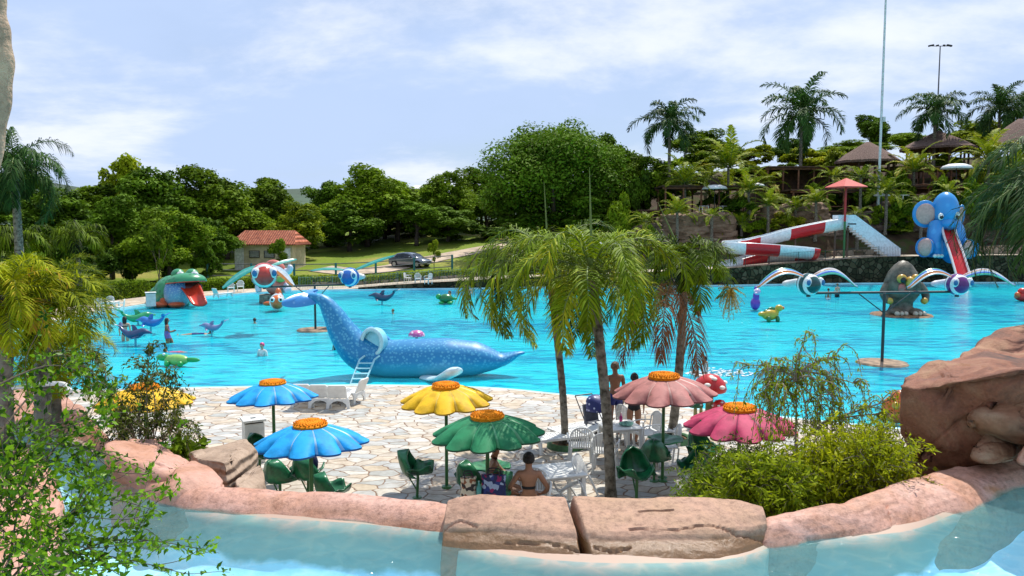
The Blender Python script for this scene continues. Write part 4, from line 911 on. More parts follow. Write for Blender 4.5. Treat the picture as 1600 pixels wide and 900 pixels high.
# drooping palm far left and bare-leaved palm below it
cL = palm_crown(31, 24, 3.9, 2.7, 60, .03, .8, F_palmd, (-.3, 1.4), .8, twist=.5)
t = A(22, 262, 42); add_palm('drooping_palm', 'tall dark palm with weeping fronds at the left edge', (t.x, t.y, 0), t, (.25, .18), cL, None, 0)
cM = palm_crown(32, 16, 2.3, 2.5, 50, .03, .7, F_palm, (.1, 1.3), 1.0, twist=.4)
t = A(120, 372, 50); add_palm('feather_palm', 'mid sized feathery palm in front of the dark wood at the left', (t.x, t.y, 0), t, (.15, .12), cM, None, 0)
t = A(30, 380, 45); add_palm('feather_palm', 'bright small palm standing left of the feathery one in the wood', (t.x, t.y, 0), t, (.12, .1), cM, None, 2)

# yellow green dwarf date palms near the viewer on the left
cD = palm_crown(41, 38, .92, 2.2, 60, .0075, .26, F_yel, (-.35, 1.45), .35, curl=.4, twist=.35)
cD2 = palm_crown(42, 34, .85, 2.5, 60, .0075, .25, F_yel, (-.6, 1.3), .4, curl=.4, twist=.35)
DG = 'dwarf date palms at the left'
for px, cy_, by, Y, rz, kk, lab in [(66, 468, 640, 9.6, 0, 0, 'yellow green dwarf date palm with a brown shaggy trunk, nearest the pool'), (5, 462, 640, 9.0, 2, 1, 'yellow green dwarf date palm cut by the left edge'), (84, 548, 640, 10.4, 4, 1, 'dwarf date palm leaning over the pool water, lowest head of the three')]:
    t = A(px, cy_, Y); b = A(px - 25, by, Y); b.z = 0
    add_palm('date_palm', lab, b, t, (.11, .09), (cD, cD2)[kk], DG, rz)
# fronds reaching in from a palm just outside the right edge
cE = palm_crown(51, 24, 2.9, 2.3, 60, .015, .55, F_palmd, (-.3, .9), .7, azs=(1.9, 4.4), twist=.3)
t = A(1735, 285, 12.5); add_palm('feather_palm', 'palm outside the right edge whose dark fronds hang in front of the blue elephant', (t.x, t.y, 0), t, (.13, .11), cE, None, 0)

# near palm stem at the top left corner
t = thing('palm_stem', 'smooth beige palm stem cut by the top left corner', 'palm tree', (A(-20, 800, 5.0).x, A(-20, 800, 5).y, 2.0))
lo = A(-20, 800, 5.0)
mb2 = MB(); P = [A(-70, 800, 5.0) - Vector((lo.x, lo.y, 2)), A(-52, 420, 5.0) - Vector((lo.x, lo.y, 2)), A(-22, 250, 5.0) - Vector((lo.x, lo.y, 2)), A(-2, 110, 5.0) - Vector((lo.x, lo.y, 2)), A(-14, 10, 5.0) - Vector((lo.x, lo.y, 2)), A(-20, -90, 5.0) - Vector((lo.x, lo.y, 2))]
c = catmull(P, 14); mb2.tube(c, [.085 * (1 + .06 * math.sin(i * .9)) * (1 if i > 10 else 1.2) for i in range(len(c))], 18)
part('trunk', mb2, mat('beige_stem', (.42, .30, .20), .8, .2, 6, .6, 30), t)

# ---------------------------------------------------------------- near shrubs: branching twigs with leaves
def shrub(name, label, base, branches, leaf, nl, ls, m, cat='shrub', asp=.28, twig=M_twig, droop=.0, spread=.06, seed=0, whorl=0, r0=.012, sub=5, sublen=.35, group=None):
    """branches: lists of world points; side twigs grow off them, leaves along all of them"""
    rs = np.random.RandomState(seed); o = thing(name, label, cat, base, 0, group); base = Vector(base); mb = MB(); pos, dirs = [], []
    for br in branches:
        c = [p - base for p in catmull(br, 8)]; n = len(c); mb.tube(c, [r0 * (1 - .8 * i / n) for i in range(n)], 6)
        tips = [(c[max(0, n // 3):], 1)]
        for k in range(sub):
            i = int(n * (.25 + .72 * rs.rand())); i = min(i, n - 2); p = c[i]; t = (c[i + 1] - c[i]).normalized()
            d = (t + Vector(rs.normal(size=3)) * .75 + Vector((0, 0, .15))).normalized(); L = sublen * (.5 + rs.rand())
            Q = [p, p + d * L * .4 + Vector(rs.normal(size=3)) * .03, p + d * L * .8 + Vector((0, 0, -droop * L * .5)), p + d * L + Vector((0, 0, -droop * L * 1.3))]
            q = catmull(Q, 5); mb.tube(q, [r0 * .4 * (1 - .7 * j / len(q)) for j in range(len(q))], 5); tips.append((q, .8))
        for q, wgt in tips:
            L = sum((b - a).length for a, b in zip(q, q[1:])); k = int(nl * L)
            for _ in range(k):
                f = rs.rand() * (len(q) - 1.001); i = int(f); p = q[i].lerp(q[i + 1], f - i); t = (q[i + 1] - q[i]).normalized()
                if whorl: g = round(f * 1.5) / 1.5; i = min(int(g), len(q) - 2); p = q[i].lerp(q[i + 1], g - i)
                d = (t * .6 + Vector(rs.normal(size=3)) * .7 + Vector((0, 0, -droop * .8))).normalized()
                pos.append(p + Vector(rs.normal(size=3)) * spread * .3); dirs.append(d)
    n = len(pos); V = np.zeros((n, 6, 3)); s = ls * (.6 + .7 * rs.rand(n)); 
    D = np.array(dirs); Pn = np.array(pos); rr = rs.normal(size=(n, 3)); W = np.cross(D, rr); W /= np.linalg.norm(W, axis=1, keepdims=True); W *= (s * asp)[:, None]; N = np.cross(W, D); N /= np.linalg.norm(N, axis=1, keepdims=True) + 1e-9
    S_ = s[:, None]
    V[:, 0] = Pn; V[:, 1] = Pn + D * S_ * .45 + W; V[:, 2] = Pn + D * S_ * 1.0 - N * S_ * .12; V[:, 3] = Pn + D * S_ * .45 - W
    V4 = V[:, :4].reshape(-1, 3); F = np.arange(n * 4).reshape(n, 4)
    part('branches', mb, twig, o); link('foliage', np_mesh('foliage', V4, F, m, rs.rand(n)), o)
    return o
def arc(a, b, lift=.2, side=0.0): 
    m = a.lerp(b, .5) + Vector((side, 0, lift)); return [a, m, b]
rnd = random.Random(5)
# leafy vine bush lower left
B0 = A(-60, 900, 3.1); br = []
for (ex, ey, eY) in [(330, 860, 3.7), (250, 800, 3.9), (170, 760, 3.9), (130, 560, 4.3), (180, 610, 4.4), (240, 740, 4.1), (150, 860, 3.3), (200, 880, 3.4), (90, 720, 3.8), (20, 740, 3.4), (120, 800, 3.4), (60, 800, 3.2), (270, 890, 3.5), (160, 660, 4.3), (30, 850, 3.0), (60, 880, 2.9), (140, 890, 3.2), (-10, 820, 3.0), (90, 830, 3.2), (110, 890, 3.1), (200, 830, 3.5), (70, 745, 3.5), (150, 710, 3.9), (10, 780, 3.1)]:
    e = A(ex, ey, eY); s = A(rnd.uniform(-90, 20), min(960, ey + rnd.uniform(-40, 160)), 3.3); br.append(arc(s, e, rnd.uniform(.05, .22)))
shrub('leafy_bush', 'bright green leafy bush with long thin shoots in the lower left corner', (B0.x, B0.y, 2.0), br, 1, 66, .036, F_vine, seed=3, sub=10, sublen=.33, asp=.25, r0=.0055, spread=.03, twig=mat('dark_twig', (.07, .05, .03), .8), whorl=1)
# feathery shrub on the left, in front of the yellow parasol
b = A(225, 720, 9.2); br = []
for (ex, ey) in [(235, 545), (262, 590), (200, 600), (275, 640), (180, 640), (215, 560), (250, 660), (190, 680), (270, 690), (230, 620), (160, 590), (280, 600), (210, 650), (240, 580), (285, 660), (170, 660), (150, 560), (130, 600)]:
    br.append(arc(Vector((b.x + rnd.uniform(-.1, .1), b.y, b.z)), A(ex, ey, 9.2 + rnd.uniform(-.5, .5)), .15, rnd.uniform(-.15, .15)))
shrub('feathery_shrub', 'olive green feathery shrub in front of the left yellow parasol', (b.x, b.y, 0), [[Vector((b.x, b.y, 0)), b]] + br, 1, 75, .06, F_olive, seed=4, sub=11, sublen=.28, asp=.16, droop=.5, r0=.01)
# bottlebrush tree on the right
Yb = 10.2; b = Vector((A(1242, 720, Yb).x, Yb, 0)); fork = A(1245, 592, Yb); br = [[b, A(1243, 690, Yb), fork], [fork, A(1244, 570, Yb), A(1258, 528, Yb)], [fork, A(1262, 572, Yb), A(1308, 556, Yb)], [fork, A(1225, 575, Yb), A(1165, 570, Yb)], [fork, A(1215, 580, Yb), A(1190, 620, Yb)],
  [fork, A(1258, 580, Yb), A(1340, 600, Yb)], [A(1240, 700, Yb), A(1290, 660, Yb), A(1340, 642, Yb), A(1400, 622, Yb)], [A(1280, 668, Yb), A(1300, 655, Yb), A(1385, 645, Yb)], [fork, A(1250, 600, Yb), A(1290, 640, Yb)], [fork, A(1230, 610, Yb), A(1215, 650, Yb)], [fork, A(1270, 590, Yb - .3), A(1310, 630, Yb - .3)], [A(1262, 572, Yb), A(1290, 585, Yb), A(1300, 610, Yb)], [A(1225, 575, Yb), A(1200, 590, Yb), A(1200, 640, Yb)], [fork, A(1225, 595, Yb), A(1210, 610, Yb - .3)]]
shrub('bottlebrush_tree', 'thin weeping bottlebrush tree standing in front of the pool on the right', b, br, 1, 62, .06, F_light, 'tree', seed=6, sub=11, sublen=.34, asp=.15, droop=.9, r0=.022, twig=mat('grey_twig', (.3, .25, .2), .8))
# dense ferny bushes below it
def mound(name, label, cx, cy_, Y, w, h, nl, ls, m, seed, droop=.2, asp=.16, twig=M_twig, n=46):
    b = Vector((A(cx, cy_, Y).x, Y, 0)); zt = A(cx, cy_, Y).z; rr = random.Random(seed); br = []
    for i in range(n):
        a = rr.uniform(0, 6.28); q = math.sqrt(rr.random()); x = math.cos(a) * q * w / 2; y = math.sin(a) * q * w * .4; z = zt - h * (q ** 2) * rr.uniform(.3, 1.0) - rr.random() * .25
        s = Vector((b.x + x * .4, b.y + y * .4, max(.0, zt - h * 1.5))); br.append(arc(s, Vector((b.x + x, b.y + y, z)), .12))
    return shrub(name, label, b, br, 1, nl, ls, m, seed=seed, sub=9, sublen=.32, asp=asp, droop=droop, r0=.009, twig=twig)
mound('feathery_bush', 'dark olive bush with reddish tips between the magenta parasol and the channel', 1165, 690, 9.3, 1.1, .8, 55, .06, F_olive, 21)
mound('feathery_bush', 'bright yellow green fern like bush in front of the big brown boulder', 1305, 682, 8.3, 1.25, .75, 70, .08, F_fern, 22)
mound('feathery_bush', 'green fern like bush rising from behind the pink kerb', 1205, 715, 8.2, .95, .6, 80, .075, F_light, 23)
mound('feathery_bush', 'loose dry twiggy bush at the far side of the fern like ones', 1340, 640, 10.6, 1.9, .9, 45, .06, F_olive, 24, n=30)
mound('feathery_bush', 'yellowish fern tuft tucked against the left face of the big boulder', 1375, 665, 7.9, .8, .7, 90, .055, F_fern, 25, n=26)
mound('feathery_bush', 'dark leafy bush at the left foot of the bottlebrush tree', 1130, 715, 8.9, .9, .6, 90, .055, F_mid, 26, n=26)
mound('low_plant', 'small leafy plant between the flat topped boulder and the paving', 268, 700, 9.4, .5, .3, 60, .1, F_mid, 27, asp=.35, n=12)
# ---------------------------------------------------------------- plaza furniture
def paint(name, col, rough=.35, var=.07, **k): return mat(name, col, rough, var, k.pop('scale', 5), k.pop('bump', .12), k.pop('bscale', 9), **k)
M_white = mat('white_plastic', (.78, .78, .75), .4, .05, 4)
M_pole = paint('green_pole_paint', (.035, .15, .04))
M_leafseat = mat('leaf_seat_paint', (.012, .13, .05), .3, .3, 5, .35, 7)
M_leafback = mat('leaf_seat_paint_back', (.02, .19, .07), .35, .3, 4, .35, 7)
M_disc = mat('orange_flower_disc', (.85, .27, .008), .85, .1, 14, 1.0, 42, spec=.2)

def parasol(px, py_apex, py_base, bx, R_, h, mats, label, name='flower_parasol', tilt=0):
    """py_base/bx : the foot of the pole; R_ radius; h height of the petal centre"""
    b = G(bx, py_base)
    o = thing(name, label, 'parasol', (b.x, b.y, .016), 0, 'flower shaped parasols on the plaza')
    n = 11; NR = 14; K = 12; rings = []; seq = []
    for k in range(n):
        for j in range(K): seq.append((k + j / K) / n * 2 * PI)
    def zc(r, w):
        f = (w * n / (2 * PI)) % 1; g = abs(f - .5) * 2                      # 1 at the seam between petals
        puff = (1 - g ** 10) * .016 * R_ * sstep(.15, .5, r)
        return -.36 * R_ * (r ** 1.7) + puff - .0 * g
    for i in range(NR + 1):
        r = i / NR; ring = []
        k0 = len(label) * .7
        for w in seq:
            f = (w * n / (2 * PI)) % 1; g = abs(f - .5) * 2; rim = 1 - .22 * g ** 2.4 - .02 * nz(k0, w * n / 6.28 // 1)
            rr = r * R_ * (1 - (1 - rim) * sstep(.55, 1, r)); ring.append(Vector((rr * math.cos(w), rr * math.sin(w), zc(r, w) + .012 * nz(rr * 3 * math.cos(w), rr * 3 * math.sin(w)))))
        rings.append(ring)
    under = [[v + Vector((0, 0, -.028)) for v in r] for r in rings][::-1]
    mb = MB(); allr = rings + under; m = len(seq)
    for i in range(len(allr) - 1):
        pass
    vs = [v for r in allr for v in r]; fs = []; mi = []
    for i in range(len(allr) - 1):
        for k in range(m):
            fs.append((i * m + k, i * m + (k + 1) % m, (i + 1) * m + (k + 1) % m, (i + 1) * m + k)); j = k % K
            mi.append(1 if (j == 0 and 3 <= i < NR) else (2 if i >= NR else 0))
    mb.v = [tuple(v) for v in vs]; mb.f = fs; mb.m = mi
    c = part('petals', mb, mats, o, loc=(0, 0, h)); rv = random.Random(len(label)); c.rotation_euler = (rv.uniform(-.05, .05), rv.uniform(-.05, .05), rv.uniform(0, .5))
    mb = MB(); mb.lathe([(.0, .06 * R_ + .008), (.16 * R_, .055 * R_ + .008), (.26 * R_, .03 * R_), (.30 * R_, .0), (.29 * R_, -.06)], 32, caps=False)
    for k in range(130):
        a = k * 2.39996; q = .285 * R_ * math.sqrt(k / 130); mb.ball((q * math.cos(a), q * math.sin(a), (.062 - .45 * (q / R_) ** 2) * R_), .018 * R_, 6, 4)
    part('flower_disc', mb, M_disc, o, loc=(0, 0, h))
    mb = MB(); mb.tube([(0, 0, 0), (0, 0, h - .02)], .032, 12); mb.tube([(0, 0, h - .32), (0, 0, h - .02)], .05, 12); mb.lathe([(.1, 0), (.09, .03), (.04, .05)], 16)
    part('pole', mb, M_pole, o)
    for k in range(6):
        a = k * PI / 3; q = .72 * R_; mb = MB(); mb.tube([(.03 * math.cos(a), .03 * math.sin(a), h - .3), (q * math.cos(a), q * math.sin(a), h - .36 * R_ * .72 ** 1.7 - .03)], .012, 6); part('rib', mb, M_pole, o)
    return o
def pm(key, col, seam, edge): return [paint('petal_' + key, col, .62, .12, bump=.15, spec=.2), paint('seam_' + key, seam, .5, .1), paint('edge_' + key, edge, .5)]
P_blue = pm('blue', (.012, .33, .76), (.32, .55, .75), (.015, .12, .36)); P_yel = pm('yellow', (.78, .46, .015), (.80, .56, .10), (.45, .24, .01))
P_grn = pm('green', (.022, .21, .085), (.09, .32, .15), (.008, .07, .03)); P_pink = pm('pink', (.46, .19, .175), (.60, .38, .34), (.16, .06, .06)); P_mag = pm('magenta', (.50, .055, .13), (.24, .02, .07), (.22, .02, .06))
parasol(0, 0, 763, 698, .89, 1.99, P_yel, 'yellow petalled parasol in the middle of the plaza between blue and green ones')
parasol(0, 0, 752, 430, .86, 1.96, P_blue, 'blue petalled parasol further back, closer to the pool and the white bin')
parasol(0, 0, 860, 489, .88, 1.98, P_blue, 'blue petalled parasol nearest the channel, the larger looking of the two')
parasol(0, 0, 838, 762, .92, 1.98, P_grn, 'green petalled parasol over the two seated women')
parasol(0, 0, 753, 1035, 1.02, 2.1, P_pink, 'dusty pink petalled parasol beside the right palm with the dead frond')
parasol(0, 0, 818, 1152, .93, 1.98, P_mag, 'glossy magenta petalled parasol in front of the toadstools')
parasol(0, 0, 765, 232, .90, 1.98, P_yel, 'yellow petalled parasol on the far left half hidden by the feathery shrub')

def leaf_seat_parts():
    o = thing('garden_chair', 'green leaf shaped seat on a thin stem', 'seat', (0, 0, -20), 0, 'green leaf seats under the parasols')
    NU, NV = 20, 14; vs = []
    for i in range(NU + 1):
        u = i / NU
        if u < .5: y = -.24 + u * 2 * .46; z = .44 + .05 * (1 - u * 2) ** 2
        else: t = (u - .5) * 2; y = .22 + .20 * math.sin(t * 1.2); z = .44 + .5 * (1 - math.cos(t * 1.5)) * .95
        w = .31 * math.sin(PI * min(1, .10 + u * .86)) ** .55 * (1.0 if u < .5 else 1.08)
        if u > .93: w *= max(.05, 1 - ((u - .93) / .07) ** 1.5 * .9)
        for j in range(NV + 1):
            v = j / NV * 2 - 1; x = w * v; cup = abs(v) ** 2.2 * (.17 if u < .5 else .07) + .012 * math.cos(v * 14) * (1 - abs(v))
            rip = .018 * math.sin(u * 22) * abs(v) ** 2
            if u < .5: vs.append((x, y, z + cup + rip))
            else: vs.append((x, y - (cup + .14 * abs(v) ** 2) + rip, z + cup * .4))
    fs = [(i * (NV + 1) + j, i * (NV + 1) + j + 1, (i + 1) * (NV + 1) + j + 1, (i + 1) * (NV + 1) + j) for i in range(NU) for j in range(NV)]
    mb = MB(); mb.add(vs, fs); s = part('leaf', mb, M_leafseat, o, auto=False); so = s.modifiers.new('thick', 'SOLIDIFY'); so.thickness = .022; so.offset = 0
    mb = MB(); mb.tube([(0, .05, 0), (0, .03, .46)], .026, 10); mb.lathe([(.09, 0), (.08, .02), (.03, .03)], 14, (0, .05, 0)); part('stem', mb, M_pole, o)
    mb = MB(); mb.tube([(0, .05, .14), (0, .27, .50)], .014, 8); part('brace', mb, M_pole, o)
    return o
LS = leaf_seat_parts(); first = [True]
def leaf_seat(px, py, rz, label, sc=1.0, z=0.016):
    p = G(px, py)
    if first[0]: LS.location = (p.x, p.y, z); LS.rotation_euler.z = rz; LS['label'] = label; LS.scale = (sc,) * 3; first[0] = False
    else: dup(LS, (p.x, p.y, z), rz, label, scale=sc)
# rz turns the seat; at 0 the back stands away from the viewer
leaf_seat(656, 779, 1.5, 'green leaf seat standing alone left of the green parasol, seen from the side')
leaf_seat(742, 798, 2.5, 'green leaf seat left of the seated woman in sunglasses, its back turned to the viewer', 1.05)
leaf_seat(440, 788, 2.9, 'green leaf seat under the larger looking blue parasol with its back to the viewer')
leaf_seat(408, 752, .8, 'green leaf seat at the pole of the further blue parasol beside the bin')
leaf_seat(525, 812, 2.2, 'green leaf seat almost hidden behind the pink kerb right of the front blue parasol', .95)
leaf_seat(996, 790, .25, 'wide green leaf seat nearest the split slab, open towards the viewer', 1.1)
leaf_seat(1022, 752, 2.9, 'green leaf seat touching the pole of the pink parasol, back to the viewer', 1.0)
leaf_seat(1082, 778, -1.0, 'green leaf seat turned sideways left of the fern like bush', 1.05)
leaf_seat(1100, 748, .5, 'dark green leaf seat behind the sideways one under the magenta parasol', 1.05)
def leaf_table(px, py, hz, label, rz=0):
    p = G(px, py); o = thing('leaf_table', label, 'table', (p.x, p.y, .016), rz, 'green leaf tables under the parasols')
    mb = MB(); K = 40; rings = []
    for i in range(9):
        r = i / 8; ring = []
        for k in range(K):
            w = 2 * PI * k / K; q = .36 * r * (1 + .12 * math.cos(w) - .2 * (abs(((w / PI + 1) % 2) - 1) > .93) * r); ring.append(Vector((q * math.cos(w), q * math.sin(w), hz + .05 * r * r + .015 * math.sin(5 * w) * r)))
        rings.append(ring)
    mb.loft(rings, caps=False); s = part('leaf', mb, M_leafback, o, auto=False); so = s.modifiers.new('thick', 'SOLIDIFY'); so.thickness = .025
    mb = MB(); mb.tube([(0, 0, 0), (0, 0, hz)], .03, 10); mb.lathe([(.1, 0), (.08, .02), (.03, .03)], 14); part('stem', mb, M_pole, o)
    return o
leaf_table(1035, 747, .72, 'round green leaf table pierced by the pole of the pink parasol')
leaf_table(762, 842, .68, 'green leaf table carrying the two bags under the green parasol', 1.0)
leaf_table(770, 795, .70, 'light green leaf table behind the woman in sunglasses', 2.6)

# white plastic furniture
def chair_proto():
    o = thing('plastic_chair', 'white plastic armchair', 'chair', (0, 0, 0), 0)
    mb = MB(); mb.rbox((0, 0, .43), (.46, .44, .03), .012); mb.rbox((0, -.22, .415), (.44, .02, .06), .008); part('seat', mb, M_white, o)
    mb = MB(); arcp = []
    for i in range(17):
        a = PI * i / 16; arcp.append((.23 * math.cos(a), .24 + .055 * math.sin(a), .60 + .27 * math.sin(a) ** .6))
    mb.tube([(.225, .2, .43)] + arcp + [(-.225, .2, .43)], .017, 8)
    for i in range(9):
        x = (i - 4) * .046; zt = .60 + .27 * (1 - (x / .23) ** 2) ** .3; mb.rbox((x, .24 + .03, (.45 + zt) / 2), (.028, .012, zt - .45), .004, (-.10, 0, 0))
    part('backrest', mb, M_white, o)
    for sx in (-1, 1):
        mb = MB(); mb.tube(catmull([(sx * .23, .26, .64), (sx * .27, .05, .655), (sx * .265, -.17, .64), (sx * .25, -.22, .60), (sx * .245, -.22, .43)], 5), .019, 8, flat=.75); part('armrest', mb, M_white, o)
        for sy in (-1, 1):
            mb = MB(); mb.rbox((0, 0, 0), (.045, .03, .43), .008, (sy * -.09, sx * -.06, 0)); part('leg', mb, M_white, o, loc=(sx * .225, sy * .2 + .01, .212))
    return o
CH = chair_proto(); chf = [True]
def chair(p, rz, label, group, tilt=None, sc=1.0):
    if chf[0]: o = CH; o.location = p; o.rotation_euler.z = rz; o['label'] = label; o['group'] = group; chf[0] = False
    else: o = dup(CH, p, rz, label, group)
    if tilt: o.rotation_euler = tilt
    return o
g = lambda x, y: Vector((*G(x, y).xy, .016))
CG = 'white plastic chairs on the plaza'
chair(g(907, 728), 3.1 + PI, 'white plastic armchair with slatted back towards the viewer, beside the left palm bed', CG).rotation_euler.z = PI
chair(g(946, 738), 2.9, 'white plastic chair behind the middle palm trunk, its back to the viewer', CG)
chair(g(1010, 706), -1.2, 'white plastic armchair facing left right of the standing woman', CG)
chair(g(1040, 728), -1.6, 'white plastic armchair behind the leaf table of the pink parasol', CG)
chair(g(836, 800), 3.0, 'white plastic chair whose arched back shows right of the seated woman from behind', CG)
o = chair(g(915, 800), 0, 'white plastic chair tipped back against the table at the split slab', CG); o.rotation_euler = (.55, 0, -2.0); o.location.z = .12
chair(g(832, 838), -PI / 2, 'white plastic chair under the woman seen from behind', CG)
chair(g(985, 688), 2.2, 'white plastic chair at the far side of the big white table', CG)
def table_proto(w=.8):
    o = thing('plastic_table', 'white plastic table', 'table', (0, 0, 0)); mb = MB(); mb.rbox((0, 0, .71), (w, w, .03), .012); mb.rbox((0, 0, .68), (w * .92, w * .92, .05), .01); part('tabletop', mb, M_white, o)
    for sx in (-1, 1):
        for sy in (-1, 1): mb = MB(); mb.rbox((sx * w * .43, sy * w * .43, .34), (.07, .07, .68), .012, (sy * .03, -sx * .03, 0)); part('leg', mb, M_white, o)
    return o
TB = table_proto(); TB.location = g(968, 716); TB['label'] = 'square white plastic table before the standing couple, bottles and a towel on it'; TB['group'] = 'white plastic tables'; TB.rotation_euler.z = .25
dup(TB, g(872, 798), .3, 'square white plastic table right of the woman seen from behind')
# things on the table
def bottle(p, h, r, col, label):
    mb = MB(); mb.lathe([(r * .9, 0), (r, .01), (r, h * .62), (r * .4, h * .8), (r * .35, h * .93), (r * .42, h * .94), (r * .42, h)], 14)
    single('bottle', mb, mat('bottle_' + label[:6], col, .2), label, 'bottle', p)
bottle(g(968, 716) + Vector((-.2, .12, .725)), .26, .04, (.1, .03, .35), 'dark blue bottle on the big white table')
bottle(g(968, 716) + Vector((.05, .2, .725)), .2, .035, (.5, .04, .2), 'pink bottle on the big white table')
mb = MB(); mb.ball((0, 0, .05), (.16, .11, .055), 12, 6, fn=lambda q: 1 + .2 * nz(q.x * 4, q.y * 4, q.z * 4)); single('folded_towel', mb, mat('green_towel', (.25, .5, .4), .9, .3, 12), 'small crumpled green and white towel on the big white table', 'towel', g(968, 716) + Vector((.12, -.1, .725)))

def lounger(p, rz, label, back=.9, flat=False, group='white loungers'):
    o = thing('sun_lounger', label, 'sun lounger', p, rz, group)
    mb = MB()
    for i in range(13): mb.rbox((0, -.95 + i * .097, .30), (.50, .08, .022), .008)
    for s in (-1, 1): mb.rbox((s * .25, -.35, .29), (.05, 1.28, .06), .012)
    part('bed', mb, M_white, o)
    # backrest: a moulded panel with rounded top
    mb = MB(); L = .42; a = back; ca, sa = math.cos(a), math.sin(a)
    pts = []
    for i in range(9):
        u = i / 8; pts.append((u, .255 if u < .85 else .255 - .05 * ((u - .85) / .15) ** 2))
    vs = [Vector((sx * w, .29 + u * L * ca - th * sa, .31 + u * L * sa + th * ca)) for th in (-.02, .02) for sx in (-1, 1) for u, w in pts]
    n = 9; fs = []
    for i in range(n - 1):
        fs += [(i, i + 1, n + i + 1, n + i), (2 * n + i, 3 * n + i, 3 * n + i + 1, 2 * n + i + 1), (i, 2 * n + i, 2 * n + i + 1, i + 1), (n + i, n + i + 1, 3 * n + i + 1, 3 * n + i)]
    fs += [(0, n, 3 * n, 2 * n), (n - 1, 3 * n - 1, 4 * n - 1, 2 * n - 1)]
    mb.add(vs, fs); part('backrest', mb, M_white, o, smooth=False, bevel=.01)
    for y in (-.86, .28):
        mb = MB(); P = [(-.33, 0), (-.30, .28), (.30, .28), (.33, 0), (.25, 0), (.22, .12), (.12, .2), (0, .225), (-.12, .2), (-.22, .12), (-.25, 0)]
        k = len(P); mb.add([(x, y - .02, z) for x, z in P] + [(x, y + .02, z) for x, z in P], [tuple(range(k))[::-1], tuple(range(k, 2 * k))] + [(i, (i + 1) % k, k + (i + 1) % k, k + i) for i in range(k)])
        part('leg', mb, M_white, o, smooth=False)
    return o
LN = lounger(g(477, 634), PI, 'leftmost white lounger at the pool edge, its raised back towards the viewer', 1.15, group='white loungers at the pool edge')
for i, (x, y, r, lab) in enumerate([(504, 635, PI, 'second white lounger from the left at the pool edge'), (531, 636, PI + .05, 'third white lounger at the pool edge, arched leg fully visible')]):
    dup(LN, g(x, y), r, lab)
o = dup(LN, g(548, 628), -1.9, 'white lounger on the right end of the row, lying sideways with a tan shaded side')
LN2 = lounger(g(918, 684), -1.0, 'low white lounger lying behind the slatted chair near the left palm', .35, group='white loungers by the standing couple')
dup(LN2, g(892, 700), -1.2, 'white lounger mostly behind the left palm trunk')
dup(LN2, g(1030, 690), -1.5, 'white lounger between the standing woman and the right palm')
# stroller with floral canopy
def stroller():
    p = g(930, 690); o = thing('stroller', 'dark stroller with a navy floral canopy parked by the white loungers', 'stroller', p, .5); dark = mat('stroller_frame', (.05, .05, .06), .5)
    mb = MB(); vs = []
    for i in range(9):
        a = PI * i / 16 * 1.15
        for j in range(13): w = -PI / 2 + PI * j / 12; vs.append((.27 * math.sin(w) * 1.0, -.3 * math.cos(a) * math.cos(w) * 1.1, .62 + .36 * math.sin(a) * (.5 + .5 * math.cos(w)) + .12))
    mb.add(vs, [(i * 13 + j, i * 13 + j + 1, (i + 1) * 13 + j + 1, (i + 1) * 13 + j) for i in range(8) for j in range(12)])
    m, n, l, pr = nodes('navy_floral'); v = n.new('ShaderNodeTexVoronoi'); v.inputs['Scale'].default_value = 11; tc = n.new('ShaderNodeTexCoord'); l.new(tc.outputs['Object'], v.inputs[0]); r = ramp(n, [(.2, (.55, .6, .8)), (.32, (.02, .03, .16))]); l.new(v.outputs[0], r.inputs[0]); l.new(r.outputs[0], pr.inputs[0])
    c = part('canopy', mb, m, o); c.modifiers.new('t', 'SOLIDIFY').thickness = .02
    mb = MB(); mb.rbox((0, 0, .42), (.38, .42, .08), .03); mb.rbox((0, .2, .62), (.38, .08, .45), .03, (-.25, 0, 0)); part('seat', mb, mat('stroller_seat', (.12, .13, .16), .8), o)
    for s in (-1, 1):
        mb = MB(); mb.tube([(s * .24, -.35, .08), (s * .24, .1, .5), (s * .24, .5, 1.0)], .012, 8); mb.tube([(s * .24, .35, .08), (s * .24, -.05, .5)], .012, 8); part('frame', mb, dark, o)
        for y in (-.36, .36): mb = MB(); mb.tube([(s * .24 - .02, y, .08), (s * .24 + .02, y, .08)], .08, 16); part('wheel', mb, dark, o)
    mb = MB(); mb.tube([(-.24, .5, 1.0), (.24, .5, 1.0)], .016, 8); part('handle', mb, dark, o)
stroller()
